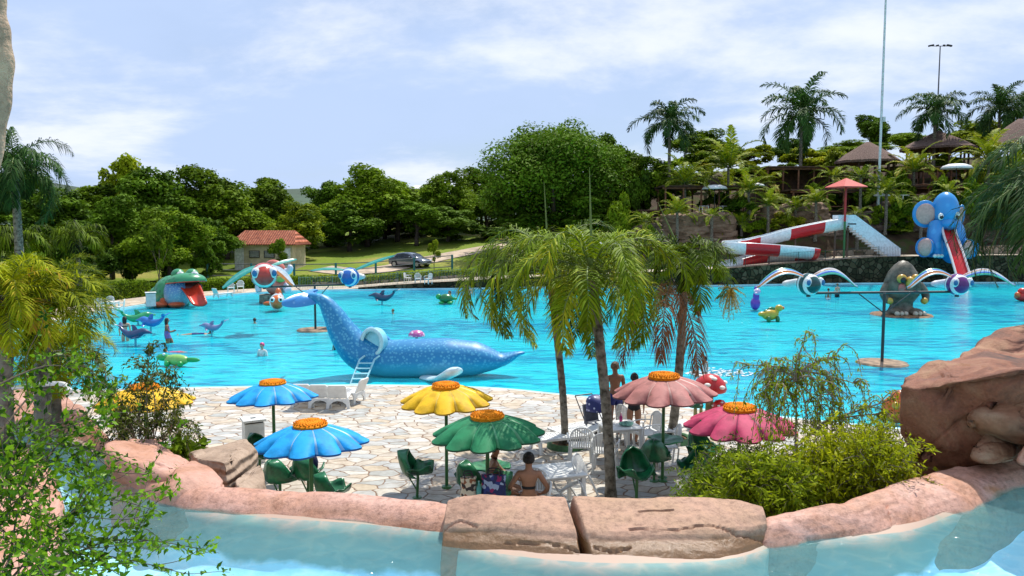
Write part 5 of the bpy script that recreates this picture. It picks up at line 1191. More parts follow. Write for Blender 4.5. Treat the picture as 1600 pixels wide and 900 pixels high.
# bags
def tote(p, w, h, d, cols, rz, label, sc=7):
    m, n, l, pr = nodes('tote_' + label[:9].replace(' ', '_')); t = n.new('ShaderNodeTexVoronoi'); t.inputs['Scale'].default_value = sc; tc = n.new('ShaderNodeTexCoord'); l.new(tc.outputs['Object'], t.inputs[0]); s = n.new('ShaderNodeSeparateColor'); l.new(t.outputs['Color'], s.inputs[0])
    r = ramp(n, [(i / (len(cols) - 1), c) for i, c in enumerate(cols)]); r.color_ramp.interpolation = 'CONSTANT'; l.new(s.outputs[0], r.inputs[0]); l.new(r.outputs[0], pr.inputs[0]); pr.inputs['Roughness'].default_value = .8
    o = thing('tote_bag', label, 'bag', p, rz); mb = MB(); rings = []
    for i in range(9):
        u = i / 8; a, b = w / 2 * (1 - .08 * math.sin(PI * u)), d / 2 * (1.1 - .5 * u); rings.append([Vector((a * math.copysign(abs(math.cos(q)) ** .5, math.cos(q)) + .015 * nz(q, u * 3), b * math.copysign(abs(math.sin(q)) ** .6, math.sin(q)), u * h + .015 * nz(q * 2, 5))) for q in [2 * PI * k / 28 for k in range(28)]])
    mb.loft(rings); part('bag_body', mb, m, o)
    for s in (-1, 1): mb = MB(); mb.tube(catmull([(-w * .25, s * d * .3, h * .96), (-w * .2, s * d * .4, h * 1.2), (w * .2, s * d * .4, h * 1.2), (w * .25, s * d * .3, h * .96)], 6), .009, 6); part('handle', mb, mat('bag_handle', (.04, .03, .05), .7), o)
q = Vector((*G(762, 842).xy, 0))
tote(q + Vector((-.30, -.12, .72)), .26, .34, .16, [(.7, .62, .48), (.05, .04, .04), (.66, .6, .45), (.3, .12, .06), (.75, .7, .6)], .2, 'beige tote bag with dark printed patches on the leaf table', 22)
tote(q + Vector((.10, -.14, .72)), .40, .38, .17, [(.02, .03, .12), (.35, .45, .65), (.03, .05, .22), (.30, .02, .12), (.02, .03, .10), (.5, .6, .75)], -.1, 'navy beach bag printed in light blue and pink beside the beige tote', 18)
bottle(q + Vector((-.13, -.2, .72)), .3, .04, (.1, .4, .38), 'teal drinking bottle standing between the two bags')
mb = MB(); mb.ball((0, 0, .1), (.16, .12, .1), 14, 8, fn=lambda q: 1 + .25 * nz(q.x * 3, q.y * 3, q.z * 3)); single('folded_towel', mb, mat('printed_cloth', (.1, .35, .15), .9, .35, 14, col2=(.6, .6, .5)), 'crumpled green printed cloth behind the kerb left of the bags', 'cloth', g(718, 800) + Vector((0, 0, .0)))
p = g(485, 800); mb = MB()
rk = MB(); rk.ball((0, 0, .2), (.17, .13, .22), 16, 10, fn=lambda q: 1 + .12 * nz(q.x * 3, q.y * 3, q.z * 3)); o = thing('backpack', 'navy blue backpack standing on a leaf seat behind the front blue parasol', 'bag', (G(484, 778).x, G(484, 778).y, .47)); part('bag_body', rk, mat('navy_cloth', (.012, .02, .08), .8), o)
for s in (-1, 1): mb = MB(); mb.tube(catmull([(s * .08, -.12, .35), (s * .1, -.2, .22), (s * .09, -.13, .05)], 5), .014, 6); part('strap', mb, mat('navy_strap', (.02, .02, .04), .8), o)
leaf_seat(484, 782, 2.8, 'green leaf seat with the navy backpack on it', 1.0)
# flip flops
for k in (0, 1):
    mb = MB(); mb.ball((0, 0, .012), (.05, .13, .014), 14, 5, fn=lambda q: 1 + .1 * q.y); o = thing('flip_flop', 'brown flip flop lying on the paving right of the blue parasol' if k else 'second brown flip flop of the pair lying just beside the first', 'sandal', g(476 + k * 7, 742 - k * 4), -.9 + k * .2, 'pair of flip flops')
    part('sole', mb, mat('sole_brown', (.08, .035, .03), .7), o); mb = MB(); mb.tube(catmull([(-.04, 0, .02), (0, .06, .045), (.04, 0, .02)], 5), .007, 6); part('strap', mb, M_twig, o)
# white bins
def bin_(p, w, h, label, rz=.5):
    o = thing('litter_bin', label, 'bin', p, rz, 'square white litter bins'); mw = mat('bin_white', (.72, .72, .68), .6, .1, 2)
    mb = MB(); mb.rbox((0, 0, h / 2), (w, w, h), .012); part('bin_body', mb, mw, o)
    mb = MB(); s = w * .58
    for a, b, c, d in ((-s * .62, 0, s * .76, s * 2), (s * .62, 0, s * .76, s * 2), (0, -s * .62, s * .5, s * .76), (0, s * .62, s * .5, s * .76)): mb.rbox((a, b, h + .06), (c, d, .05), .008)
    part('lid', mb, mw, o); mb = MB(); mb.box((0, 0, h + .02), (w * .86, w * .86, .06)); part('inner_rim', mb, mat('bin_dark', (.03, .03, .03), .9), o)
bin_(g(397, 722), .40, .86, 'square white litter bin with an open lid beside the layered rocks')
bin_(Vector((*G(236, 479).xy, .03)), .55, .8, 'square white litter bin on the far deck left of the frog slide')
# white pipe on the left bank and a cup
mb = MB(); mb.tube(catmull([A(20, 606, 9), A(60, 601, 9), A(98, 600, 9), A(110, 612, 8.8)], 8), .028, 12); single('white_pipe', mb, M_white, 'bent white plastic pipe on the rock bank behind the leafy bush', 'pipe')
mb = MB(); mb.lathe([(.02, 0), (.035, .09)], 14); single('paper_cup', mb, M_white, 'small white cup lying on the left rock bank', 'cup', G(42, 655, 2.44)).rotation_euler = (.6, .3, 0)

# toadstools at the pool edge
def toadstool(px, py, h, r, cap, label, stem=(.45, .4, .15)):
    p = G(px, py, 0); o = thing('toadstool', label, 'sculpture', (p.x, p.y, 0), 0, 'toadstool sculptures at the pool edge')
    mb = MB(); mb.lathe([(r * .34, 0), (r * .26, h * .3), (r * .2, h * .75), (r * .3, h * .85)], 16); part('stem', mb, mat('toad_stem', stem, .5, .3, 3), o)
    mb = MB(); mb.lathe([(r * .25, h * .74), (r * .95, h * .76), (r, h * .82), (r * .85, h * .98), (r * .5, h * 1.1), (.01, h * 1.15)], 26); part('cap', mb, cap, o)
    for k, (a, e) in enumerate([(0, .5), (1.1, .35), (2.2, .55), (3.3, .35), (4.3, .5), (5.3, .3), (.6, 1.0), (2.8, 1.05), (4.9, 1.0)]):
        q = Vector((math.cos(a) * math.cos(e) * r * .97, math.sin(a) * math.cos(e) * r * .97, h * .8 + math.sin(e) * h * .33 * .95)); mb = MB(); mb.ball(q, (r * .2, r * .2, r * .12), 10, 6, (0, 0, 0)); part('spot', mb, mat('toad_spot', (.8, .75, .7), .5), o)
redcap = paint('red_cap', (.55, .02, .02), .3)
toadstool(1108, 664, 1.15, .42, redcap, 'large red toadstool with white spots behind the pink parasol')
toadstool(1124, 668, .62, .2, redcap, 'small red toadstool right of the large one')
toadstool(1086, 664, .62, .2, paint('green_cap', (.02, .14, .06), .3), 'green toadstool with pale spots left of the large red one')
toadstool(1095, 658, .85, .17, paint('plum_cap', (.25, .04, .10), .3), 'small plum coloured toadstool squeezed behind the green one')
# ---------------------------------------------------------------- pool sculptures
def gp(name, col, rough=.28, **k): return paint(name, col, rough, **k)
M_eyew = gp('eye_white', (.8, .8, .78)); M_black = gp('gloss_black', (.01, .01, .012)); M_dsteel = gp('dark_steel', (.03, .035, .035), .5)
def spot_mat(name, base, top, spot, scale=7, thr=.26, zlo=-.5, zhi=.2, rough=.3):
    m, n, l, p = nodes(name); tc = n.new('ShaderNodeTexCoord'); v = n.new('ShaderNodeTexVoronoi'); v.inputs['Scale'].default_value = scale; l.new(tc.outputs['Object'], v.inputs[0])
    nn = n.new('ShaderNodeTexNoise'); nn.inputs['Scale'].default_value = 1.3; nn.inputs['Detail'].default_value = 3; l.new(tc.outputs['Object'], nn.inputs['Vector'])
    a = n.new('ShaderNodeMath'); a.operation = 'MULTIPLY_ADD'; a.inputs[1].default_value = -.35; l.new(nn.outputs[0], a.inputs[0]); a2 = n.new('ShaderNodeMath'); a2.operation = 'ADD'; a2.inputs[1].default_value = .17; l.new(a.outputs[0], a2.inputs[0]); l.new(v.outputs[0], a.inputs[2])
    k = n.new('ShaderNodeMapRange'); k.inputs['From Min'].default_value = thr + .12; k.inputs['From Max'].default_value = thr; l.new(a2.outputs[0], k.inputs[0])
    s = n.new('ShaderNodeSeparateXYZ'); l.new(tc.outputs['Object'], s.inputs[0]); zr = n.new('ShaderNodeMapRange'); zr.inputs['From Min'].default_value = zlo; zr.inputs['From Max'].default_value = zhi; l.new(s.outputs[2], zr.inputs[0])
    b = n.new('ShaderNodeMixRGB'); b.inputs[1].default_value = (*base, 1); b.inputs[2].default_value = (*top, 1); l.new(zr.outputs[0], b.inputs[0])
    x = n.new('ShaderNodeMixRGB'); x.inputs[2].default_value = (*spot, 1); kk = n.new('ShaderNodeMath'); kk.operation = 'MULTIPLY'; kk.inputs[1].default_value = .75; l.new(k.outputs[0], kk.inputs[0]); l.new(kk.outputs[0], x.inputs[0]); l.new(b.outputs[0], x.inputs[1])
    l.new(x.outputs[0], p.inputs['Base Color']); p.inputs['Roughness'].default_value = rough; return m
M_whale = spot_mat('whale_paint', (.12, .54, .66), (.006, .20, .44), (.09, .40, .60), 9.5, .30, .05, .6, .45)
M_whalesm = spot_mat('whale_fin_paint', (.08, .35, .68), (.05, .26, .62), (.2, .45, .75), 5, .15, .2, 2.4)
def body_loft(P, R1, R2, n=20, k=5):
    """elliptic loft along a spine: R1 sideways, R2 in the up direction"""
    c = catmull(P, k); m = len(c); xs = np.linspace(0, 1, len(P)); r1 = np.interp(np.linspace(0, 1, m), xs, R1); r2 = np.interp(np.linspace(0, 1, m), xs, R2)
    rings = []; up = Vector((0, 0, 1))
    for i in range(m):
        t = (c[min(i + 1, m - 1)] - c[max(i - 1, 0)]).normalized(); a = t.cross(up)
        if a.length < .05: a = prev
        a.normalize(); b = a.cross(t); prev = a
        rings.append([c[i] + a * (math.cos(w) * r1[i]) + b * (math.sin(w) * r2[i]) for w in [2 * PI * j / n for j in range(n)]])
    return rings
def whale():
    Y = 26.3; B = A(650, 592, Y); B.z = WZ
    o = thing('whale_slide', 'huge spotted blue whale with raised tail and round side entrance lying in the pool', 'sculpture', B)
    w = lambda px, py, dy=0: A(px, py, Y + dy) - B
    P = [w(482, 462), w(505, 470), w(521, 492), w(538, 522), w(562, 549), w(600, 560), (w(650, 560)), w(700, 560), w(745, 560), w(783, 562), w(808, 553), w(820, 551)]
    r = [.13, .25, .38, .52, .66, .74, .78, .80, .72, .42, .22, .04]; r2 = [.09, .22, .36, .50, .62, .66, .68, .70, .58, .24, .10, .03]
    mb = MB(); mb.loft(body_loft(P, r, r2, 32, 6)); part('body', mb, M_whale, o)
    # flukes: two blades left and right of the tail stock
    for s, tip, mid in ((-1, w(440, 474, -.9), w(462, 476, -.5)), (1, w(497, 453, 1.6), w(487, 455, .9))):
        a, b = w(476, 459, 0), w(500, 470, 0); mb = MB(); top = [a, a.lerp(tip, .5) + Vector((-.05, 0, .06)), tip, mid + Vector((0, 0, -.05)), b]
        c = catmull(top + [a], 6, False); cc = sum(c, Vector()) / len(c); k = len(c); th = .05
        mb.add([v + Vector((0, 0, th * (1 - .6 * (v - b).length / 1.5))) for v in c] + [v - Vector((0, 0, th)) for v in c] + [cc + Vector((0, 0, .09)), cc - Vector((0, 0, .08))],
               [(i, (i + 1) % k, 2 * k) for i in range(k)] + [(k + (i + 1) % k, k + i, 2 * k + 1) for i in range(k)] + [(i, k + i, k + (i + 1) % k, (i + 1) % k) for i in range(k)])
        part('fluke', mb, M_whalesm, o)
    # entrance: a white ring set in the flank, with a pale tunnel wall inside
    c0 = w(581, 535, -.5); nrm = Vector((-.45, -1, .05)).normalized(); a = nrm.cross(Vector((0, 0, 1))).normalized(); b = a.cross(nrm)
    ring = [c0 + a * (.40 * math.cos(q)) + b * (.44 * math.sin(q)) for q in [2 * PI * i / 32 for i in range(32)]]
    mb = MB(); rr = [[ring[i] + (ring[i] - c0).normalized() * (.075 * math.cos(t)) + nrm * (.06 * math.sin(t) + .02) for t in [2 * PI * j / 10 for j in range(10)]] for i in range(32)]; rr.append(rr[0]); mb.loft(rr, caps=False); part('entrance_ring', mb, gp('ring_pale', (.42, .68, .74)), o)
    mb = MB(); mb.loft([[v - nrm * d for v in ring] for d in (-.01, .12)], caps=False); mb.add([v - nrm * .10 for v in ring], [tuple(range(32))]); mb.loft([[v + (v - c0).normalized() * .05 - nrm * d for v in ring] for d in (0, .3)], caps=False)
    part('entrance_tunnel', mb, gp('tunnel_pale', (.25, .66, .78), .4), o)
    # dorsal fin
    mb = MB(); f = [w(578, 522, -.1), w(574, 512, 0), w(580, 510, .05), w(602, 522, .1), w(612, 532, .1), w(590, 536, .1)]; k = len(f); mb.add([v + Vector((0, -.1, 0)) for v in f] + [v + Vector((0, .1, 0)) for v in f], [tuple(range(k)), tuple(range(k, 2 * k))[::-1]] + [(i, k + i, k + (i + 1) % k, (i + 1) % k) for i in range(k)])
    part('dorsal_fin', mb, M_whalesm, o, smooth=False, bevel=.03)
    # flipper on the near side
    mb = MB(); mb.loft(body_loft([w(665, 590, -.5), w(685, 592, -1.3), w(700, 586, -1.9), w(710, 580, -2.4), w(716, 577, -2.6)], [.25, .3, .32, .3, .08], [.1, .1, .12, .14, .05], 16)); part('flipper', mb, gp('flipper_pale', (.6, .75, .78)), o)
    # blowhole ridge on the snout
    mb = MB()
    L = A(562, 592, Y - 1.6); 
    lad = thing('pool_ladder', 'pale blue ladder leading from the water up to the round entrance in the whale', 'ladder', (L.x, L.y, -.75)); lp = Vector((L.x, L.y, -.75)); m_ = gp('ladder_pale', (.35, .66, .74), .4)
    for px0, px1 in ((548, 562), (569, 585)):
        mb = MB(); mb.tube([A(px0 - 3, 608, Y - 1.9) - lp, A(px1, 562, Y - .85) - lp, A(px1 + 8, 556, Y - .7) - lp], .035, 10, flat=1.0); part('side_rail', mb, m_, lad)
    for k in range(5):
        t = k / 4.4; mb = MB(); a, b = A(548 + 13 * t, 600 - 36 * t, Y - 1.8 + .85 * t) - lp, A(568 + 15 * t, 600 - 36 * t, Y - 1.8 + .85 * t) - lp; c = (a + b) / 2; mb.rbox(c, ((b - a).length, .14, .03), .008); part('rung', mb, m_, lad)
whale()

def local(px, py, Y, z=WZ):
    B = A(px, py, Y); B.z = z; return B, (lambda x, y, dy=0: A(x, y, Y + dy) - B)
def frog():
    Y = 49.5; B, w = local(290, 476, Y); o = thing('frog_slide', 'green frog with blue spotted belly and a red tongue slide dipping into the pool', 'sculpture', B, 0)
    gm = spot_mat('frog_green', (.03, .20, .09), (.045, .27, .12), (.02, .12, .06), 3, .2); bl = spot_mat('frog_blue', (.25, .42, .50), (.05, .16, .42), (.35, .5, .55), 9, .3, .3, 1.6); red = gp('tongue_red', (.62, .045, .02), .25)
    mb = MB(); mb.ball(w(272, 457, .8), (1.25, 1.3, 1.15), 24, 16); mb.ball(w(252, 463, 1.4), (.8, .8, .75), 20, 12); part('body', mb, gm, o)
    mb = MB(); mb.ball(w(277, 458, -.2), (.82, .8, 1.02), 22, 14); part('belly', mb, bl, o)
    mb = MB(); mb.ball(w(254, 460, .8), (.48, .5, .78), 18, 12); part('haunch', mb, bl, o)
    mb = MB()                                                # upper jaw / head: a wide shell open towards the slide
    c = w(291, 441, 0); NU, NV = 26, 10; vs = []
    for i in range(NV + 1):
        e = PI / 2 * i / NV
        for j in range(NU): a = 2 * PI * j / NU; vs.append(c + Vector((1.28 * math.cos(a) * math.cos(e), 1.1 * math.sin(a) * math.cos(e), .62 * math.sin(e) + .14 * math.cos(a + .8) * math.cos(e))))
    mb.loft([vs[i * NU:(i + 1) * NU] for i in range(NV + 1)], caps=False); hd = part('head', mb, gm, o); hd.modifiers.new('t', 'SOLIDIFY').thickness = .06
    mb = MB(); mb.ball(w(291, 449, .25), (1.02, .8, .52), 24, 12); part('throat', mb, gp('mouth_dark_red', (.10, .01, .01), .4), o)
    mb = MB(); tr = []
    for i in range(25):
        a = -PI * .98 + PI * .96 * i / 24; tr.append(c + Vector((1.22 * math.cos(a), 1.05 * math.sin(a), -.02 + .14 * math.cos(a + .8))))
    mb.tube(tr, .055, 8); part('upper_lip', mb, red, o)
    mb = MB(); rings = []
    for i in range(15):
        t = i / 14; p = w(lerp(294, 313, t), lerp(448, 479, t ** 1.35), lerp(-.1, -1.6, t)); wd = lerp(.75, .52, t)
        rings.append([p + Vector((q * wd, -abs(q) * .15, .22 * abs(q) ** 3)) for q in [-1 + 2 * j / 12 for j in range(13)]])
    mb.loft(rings, closed=False, caps=False); tg = part('tongue', mb, red, o); tg.modifiers.new('t', 'SOLIDIFY').thickness = .07
    for px, dx in ((280, -.6), (302, .55)):
        mb = MB(); mb.ball(w(px - (2 if dx < 0 else 2), 429, .1), (.42, .4, .38), 18, 12); e = part('eye_bulge', mb, gm, o)
        mb = MB(); mb.ball(w(px + 2, 430, -.22), (.27, .15, .25), 16, 10); part('eye_white', mb, M_eyew, e); mb = MB(); mb.ball(w(px + 1, 430.5, -.36), (.13, .05, .13), 12, 8); part('pupil', mb, M_black, e)
    for px in (250, 276): mb = MB(); mb.ball(w(px, 476, -.7), (.52, .45, .2), 16, 8); mb.ball(w(px + 7, 472, -.3), (.3, .3, .35), 12, 8); part('foot', mb, gp('foot_orange', (.55, .09, .02), .3), o)
frog()
def rubble_base(px, py, Y, r, h, label):
    B, w = local(px, py, Y); o = thing('stone_plinth', label, 'plinth', (B.x, B.y, -.7)); rs = random.Random(4)
    mb = MB()
    for i in range(26):
        a = rs.uniform(0, 6.28); q = r * rs.uniform(.3, .9); z = rs.uniform(.1, h + .55); mb.ball((q * math.cos(a), q * math.sin(a), z), (rs.uniform(.22, .34), rs.uniform(.2, .3), rs.uniform(.15, .24)), 8, 6, (0, 0, a))
    mb.lathe([(r * .85, 0), (r * .82, h + .6), (.01, h + .62)], 16); part('stones', mb, mat('plinth_stone', (.22, .22, .17), .9, .35, 4, .8, 14), o); return B
rubble_base(424, 470, 52, .95, .55, 'small grey stone plinth at the pool edge under the red octopus like figure')
def red_figure():
    Y = 52; B, w = local(432, 462, Y, .5); o = thing('sea_creature_figure', 'pink sea creature figure with curled head and open arms on the stone plinth', 'sculpture', B)
    pk = gp('coral_pink', (.62, .16, .12), .3); wt = gp('pale_lilac', (.55, .58, .68), .3)
    mb = MB(); mb.ball(w(432, 447), (.75, .6, .62), 18, 12); mb.ball(w(428, 428), (.62, .55, .55), 16, 10); part('body', mb, pk, o)
    mb = MB(); mb.tube(catmull([w(436, 440), w(438, 420), w(428, 412), w(419, 414), w(420, 422)], 6), [.42 - .012 * i for i in range(25)], 12); part('head', mb, pk, o)
    for pts in ([w(440, 425), w(450, 424), w(454, 418), w(450, 416)], [w(412, 432), w(404, 448, -.3), w(405, 456, -.4)], [w(442, 446), w(450, 452, -.4), w(444, 455, -.6)]):
        mb = MB(); c = catmull(pts, 5); mb.tube(c, [.3 - .012 * i for i in range(len(c))], 10); part('arm', mb, wt, o)
    mb = MB(); mb.ball(w(438, 436, -.6), (.35, .15, .22), 12, 8); part('lip', mb, gp('lime_trim', (.3, .38, .08)), o)
red_figure()
def wing(mb_cols, a, tip, lift, w0, o, name='wing'):
    """long bent wing of coloured lengthwise stripes"""
    n = len(mb_cols); c = [a.lerp(tip, t) + Vector((0, 0, lift * math.sin(PI * min(1, t * 1.05)) )) for t in [i / 16 for i in range(17)]]
    d = (tip - a).normalized(); s = Vector((-d.y, d.x, .75 * (1 if d.x > 0 else -1))).normalized(); mb = MB(); first = None
    rows = []
    for i, p in enumerate(c):
        t = i / 16; wd = w0 * (.35 + .75 * math.sin(PI * min(1, .08 + t * .9)) ** .8) * (1 if t < .93 else .75); rows.append([p + s * (wd * (q / n - .5)) + Vector((0, 0, -.10 * abs(q / n - .5) * w0 * 2 + .02 * math.sin(q * 3))) for q in range(n + 1)])
    for i in range(16):
        for q in range(n): mb.add([rows[i][q], rows[i][q + 1], rows[i + 1][q + 1], rows[i + 1][q]], [(0, 1, 2, 3)], q)
    ob = part(name, mb, mb_cols, o, smooth=False); ob.modifiers.new('t', 'SOLIDIFY').thickness = .04; return ob
SPG = 'ride-on spinners standing in the pool'
def spinner(px, py, Yb, h, ends, seats, label, brace=True):
    b = G(px, py, WZ); o = thing('spinner_ride', label, 'ride', (b.x, b.y, -.75), 0, SPG)
    mb = MB(); mb.lathe([(.0, .0), (.9, .0), (.92, .64), (.86, .70), (.01, .71)], 32, caps=False); part('base_disc', mb, mat('disc_concrete', (.28, .19, .12), .8, .3, 3), o)
    mb = MB(); mb.tube([(0, 0, .6), (0, 0, .75 + h)], .055, 12); part('post', mb, M_dsteel, o)
    p0, p1 = [e - Vector((b.x, b.y, -.75)) for e in ends]; z = .75 + h; p0.z = p1.z = z
    mb = MB(); mb.tube([p0, p1], .06, 8, flat=.8); part('arm', mb, M_dsteel, o)
    for p in (p0, p1): mb = MB(); mb.tube([Vector((0, 0, z - .75)), p * .34 + Vector((0, 0, z * .66 - .02))], .022, 6); part('brace', mb, M_dsteel, o)
    for f in seats: f()
    return o
def fishball(P, r, cols, rot, label, wings, stripe=True, tail=True, eye=True):
    o = thing('fish_seat', label, 'ride seat', P, rot, 'striped fish seats with wings on the spinners'); m = gp('fish_' + label[:7], cols[0], .2)
    mb = MB(); n = 28
    prof = []
    rings = []
    for i in range(17):
        t = i / 16; y = -r * 1.2 + 2.5 * r * t; q = r * math.sin(PI * min(1, .04 + .93 * t)) ** .62; rings.append([Vector((q * math.cos(a), y, r + q * math.sin(a))) for a in [2 * PI * k / n for k in range(n)]])
    mb.loft(rings)
    mb.m = [(1 if (i // n) in (3, 4, 8, 9, 12) else (2 if (i // n) in (2, 5, 7, 10) and False else 0)) for i in range(len(mb.f))]
    part('body', mb, [m, gp('fish_s' + label[:7], cols[1], .2)], o)
    if eye:
        for s in (-1, 1):
            mb = MB(); mb.ball((s * r * .62, -r * .78, r * 1.25), (r * .34, r * .3, r * .42), 16, 10); e = part('eye', mb, M_eyew, o); mb = MB(); mb.ball((s * r * .72, -r * 1.02, r * 1.22), (r * .2, r * .12, r * .26), 12, 8); part('pupil', mb, gp('iris_blue', (.02, .15, .35)), e)
    if tail: mb = MB(); mb.loft(body_loft([Vector((0, r * 1.1, r)), Vector((0, r * 1.7, r * 1.1)), Vector((0, r * 2.3, r * .9))], [.08, .1, .5], [.25 * r, .3 * r, .4 * r], 12)); part('tail_fin', mb, gp('tailf' + label[:5], cols[1], .3), o)
    mb = MB(); mb.tube([(0, 0, -.05), (0, 0, r * .4)], .08, 8); part('mount', mb, M_dsteel, o)
    for (cs, dx, dy, dz, lift, w0) in wings: wing(cs, Vector((math.copysign(r * .5, dx), 0, r * 1.7)), Vector((dx, dy, dz)), lift, w0, o)
    return o
bow = [gp('w_green', (.08, .42, .30)), gp('w_blue', (.03, .12, .62)), gp('w_pale', (.55, .68, .75)), gp('w_orange', (.72, .25, .06)), gp('w_white', (.72, .72, .72))]
teal = [gp('w_teal', (.04, .36, .30)), gp('w_mint', (.14, .48, .40)), gp('w_teal', (.04, .36, .30))]
c = G(1378, 568, WZ); Yr = c.y; h = A(1378, 463, Yr).z - WZ
e0, e1 = A(1263, 463, Yr), A(1501, 463, Yr + .6)
def s1(): fishball(e0 + Vector((0, .0, .03)), .42, [(.01, .07, .07), (.72, .72, .7)], .25, 'dark green fish seat with white stripes and rainbow wings, left end of the front spinner', [(bow, -2.05, .2, .35, .38, .30), (bow, 2.1, 0, .3, .38, .30)])
def s2(): fishball(e1 + Vector((-.15, 0, .03)), .42, [(.12, .02, .16), (.7, .7, .74)], 0, 'plum coloured fish seat with white sides and rainbow wings on the front spinner', [(bow, -1.9, 0, .3, .4, .30), (bow, 2.2, 0, .4, .35, .30)])
spinner(1378, 568, Yr, h, (e0, e1), (s1, s2), 'black steel spinner with long arm on a round brown disc, front right of the pool')
c = G(493, 516, WZ); Yl = c.y; h = A(493, 451, Yl).z - WZ
e0, e1 = A(405, 451, Yl - .6), A(556, 449, Yl + 1.5)
def s3(): fishball(e0 + Vector((.25, 0, .03)), .62, [(.50, .05, .035), (.65, .65, .62)], .35, 'round red fish seat with goggle eyes and teal wings on the rear spinner', [(teal, -1.9, -.3, .1, .12, .35), (teal, 1.6, .8, 1.35, .05, .15), ([bow[3], bow[4], bow[2]], 1.3, -1.4, .2, .15, .35)])
def s4(): fishball(e1 + Vector((-.3, 0, .03)), .5, [(.02, .12, .42), (.5, .66, .78)], -.1, 'round blue fish seat with pale wings, right end of the rear spinner', [(teal, -1.9, -.5, .85, .08, .16), (teal, 2.2, .6, 1.6, .05, .18)])
spinner(493, 516, Yl, h, (e0, e1), (s3, s4), 'black steel spinner on a brown disc behind the tail of the whale')

def creature():
    b = G(1408, 492, WZ); Y = b.y; B = Vector((b.x, b.y, -.1)); w = lambda x, y, dy=0: A(x, y, Y + dy) - B
    d = MB(); d.lathe([(0, 0), (1.65, 0), (1.7, .62), (1.6, .70), (.01, .72)], 40, caps=False); single('stone_disc', d, mat('disc_brown', (.24, .13, .06), .8, .3, 2.5, .5, 10), 'flat round brown disc in the pool under the grey brown creature', 'platform', (B.x, B.y, -.75))
    o = thing('hippo_figure', 'stout grey brown creature with pale toes and yellow snout standing on the round disc', 'sculpture', B); m = mat('creature_skin', (.15, .12, .085), .5, .5, 2.2, .6, 8, col2=(.035, .035, .022)); ye = gp('snout_yellow', (.55, .32, .05), .35)
    mb = MB(); prof = [(.01, 3.18), (.22, 3.12), (.5, 2.9), (.78, 2.5), (.98, 2.0), (1.05, 1.6), (1.0, 1.25), (.8, .95), (.62, .75), (.62, .5), (.78, .2), (.9, .0)]
    mb.lathe(prof[::-1], 32, caps=False); mb.v = [(x + .06 * nz(x * 2, y * 2, z * 2), y * .85 + .06 * nz(x * 2, y * 2, z * 2 + 5), z) for x, y, z in mb.v]; part('body', mb, m, o)
    for s in (-1, 1):
        mb = MB(); mb.ball((s * .4, -.72, 2.15), (.28, .22, .26), 16, 10); e = part('eye_lid', mb, ye, o); mb = MB(); mb.ball((s * .4, -.88, 2.08), (.17, .12, .18), 14, 8); part('eye', mb, M_black, e)
        mb = MB(); c = catmull([Vector((s * .9, -.1, 1.75)), Vector((s * 1.2, -.25, 1.3)), Vector((s * 1.12, -.5, .9)), Vector((s * .9, -.62, .85))], 6); mb.tube(c, [.26 - .006 * i for i in range(len(c))], 12); part('arm', mb, m, o)
        mb = MB(); mb.ball((s * 1.0, -.62, .86), (.18, .2, .2), 12, 8); part('hand', mb, ye, o)
        mb = MB(); mb.ball((s * .52, -.55, .2), (.42, .6, .24), 18, 10)
        f = part('foot', mb, m, o)
        for k in range(3): mb = MB(); mb.ball((s * .52 + (k - 1) * .24, -1.05, .16), (.13, .2, .15), 12, 8); part('toe', mb, gp('toe_pale', (.5, .42, .33), .4), f)
    mb = MB(); mb.ball((0, -.85, 1.95), (.24, .3, .34), 16, 10); part('snout', mb, ye, o)
    mb = MB(); mb.ball((-.42, -.8, 1.62), (.22, .16, .26), 14, 8); mb.tube([(-.3, -.88, 1.45), (0, -.98, 1.38), (.3, -.88, 1.45)], .05, 8); part('mouth', mb, gp('mouth_pink', (.4, .12, .10)), o)
creature()

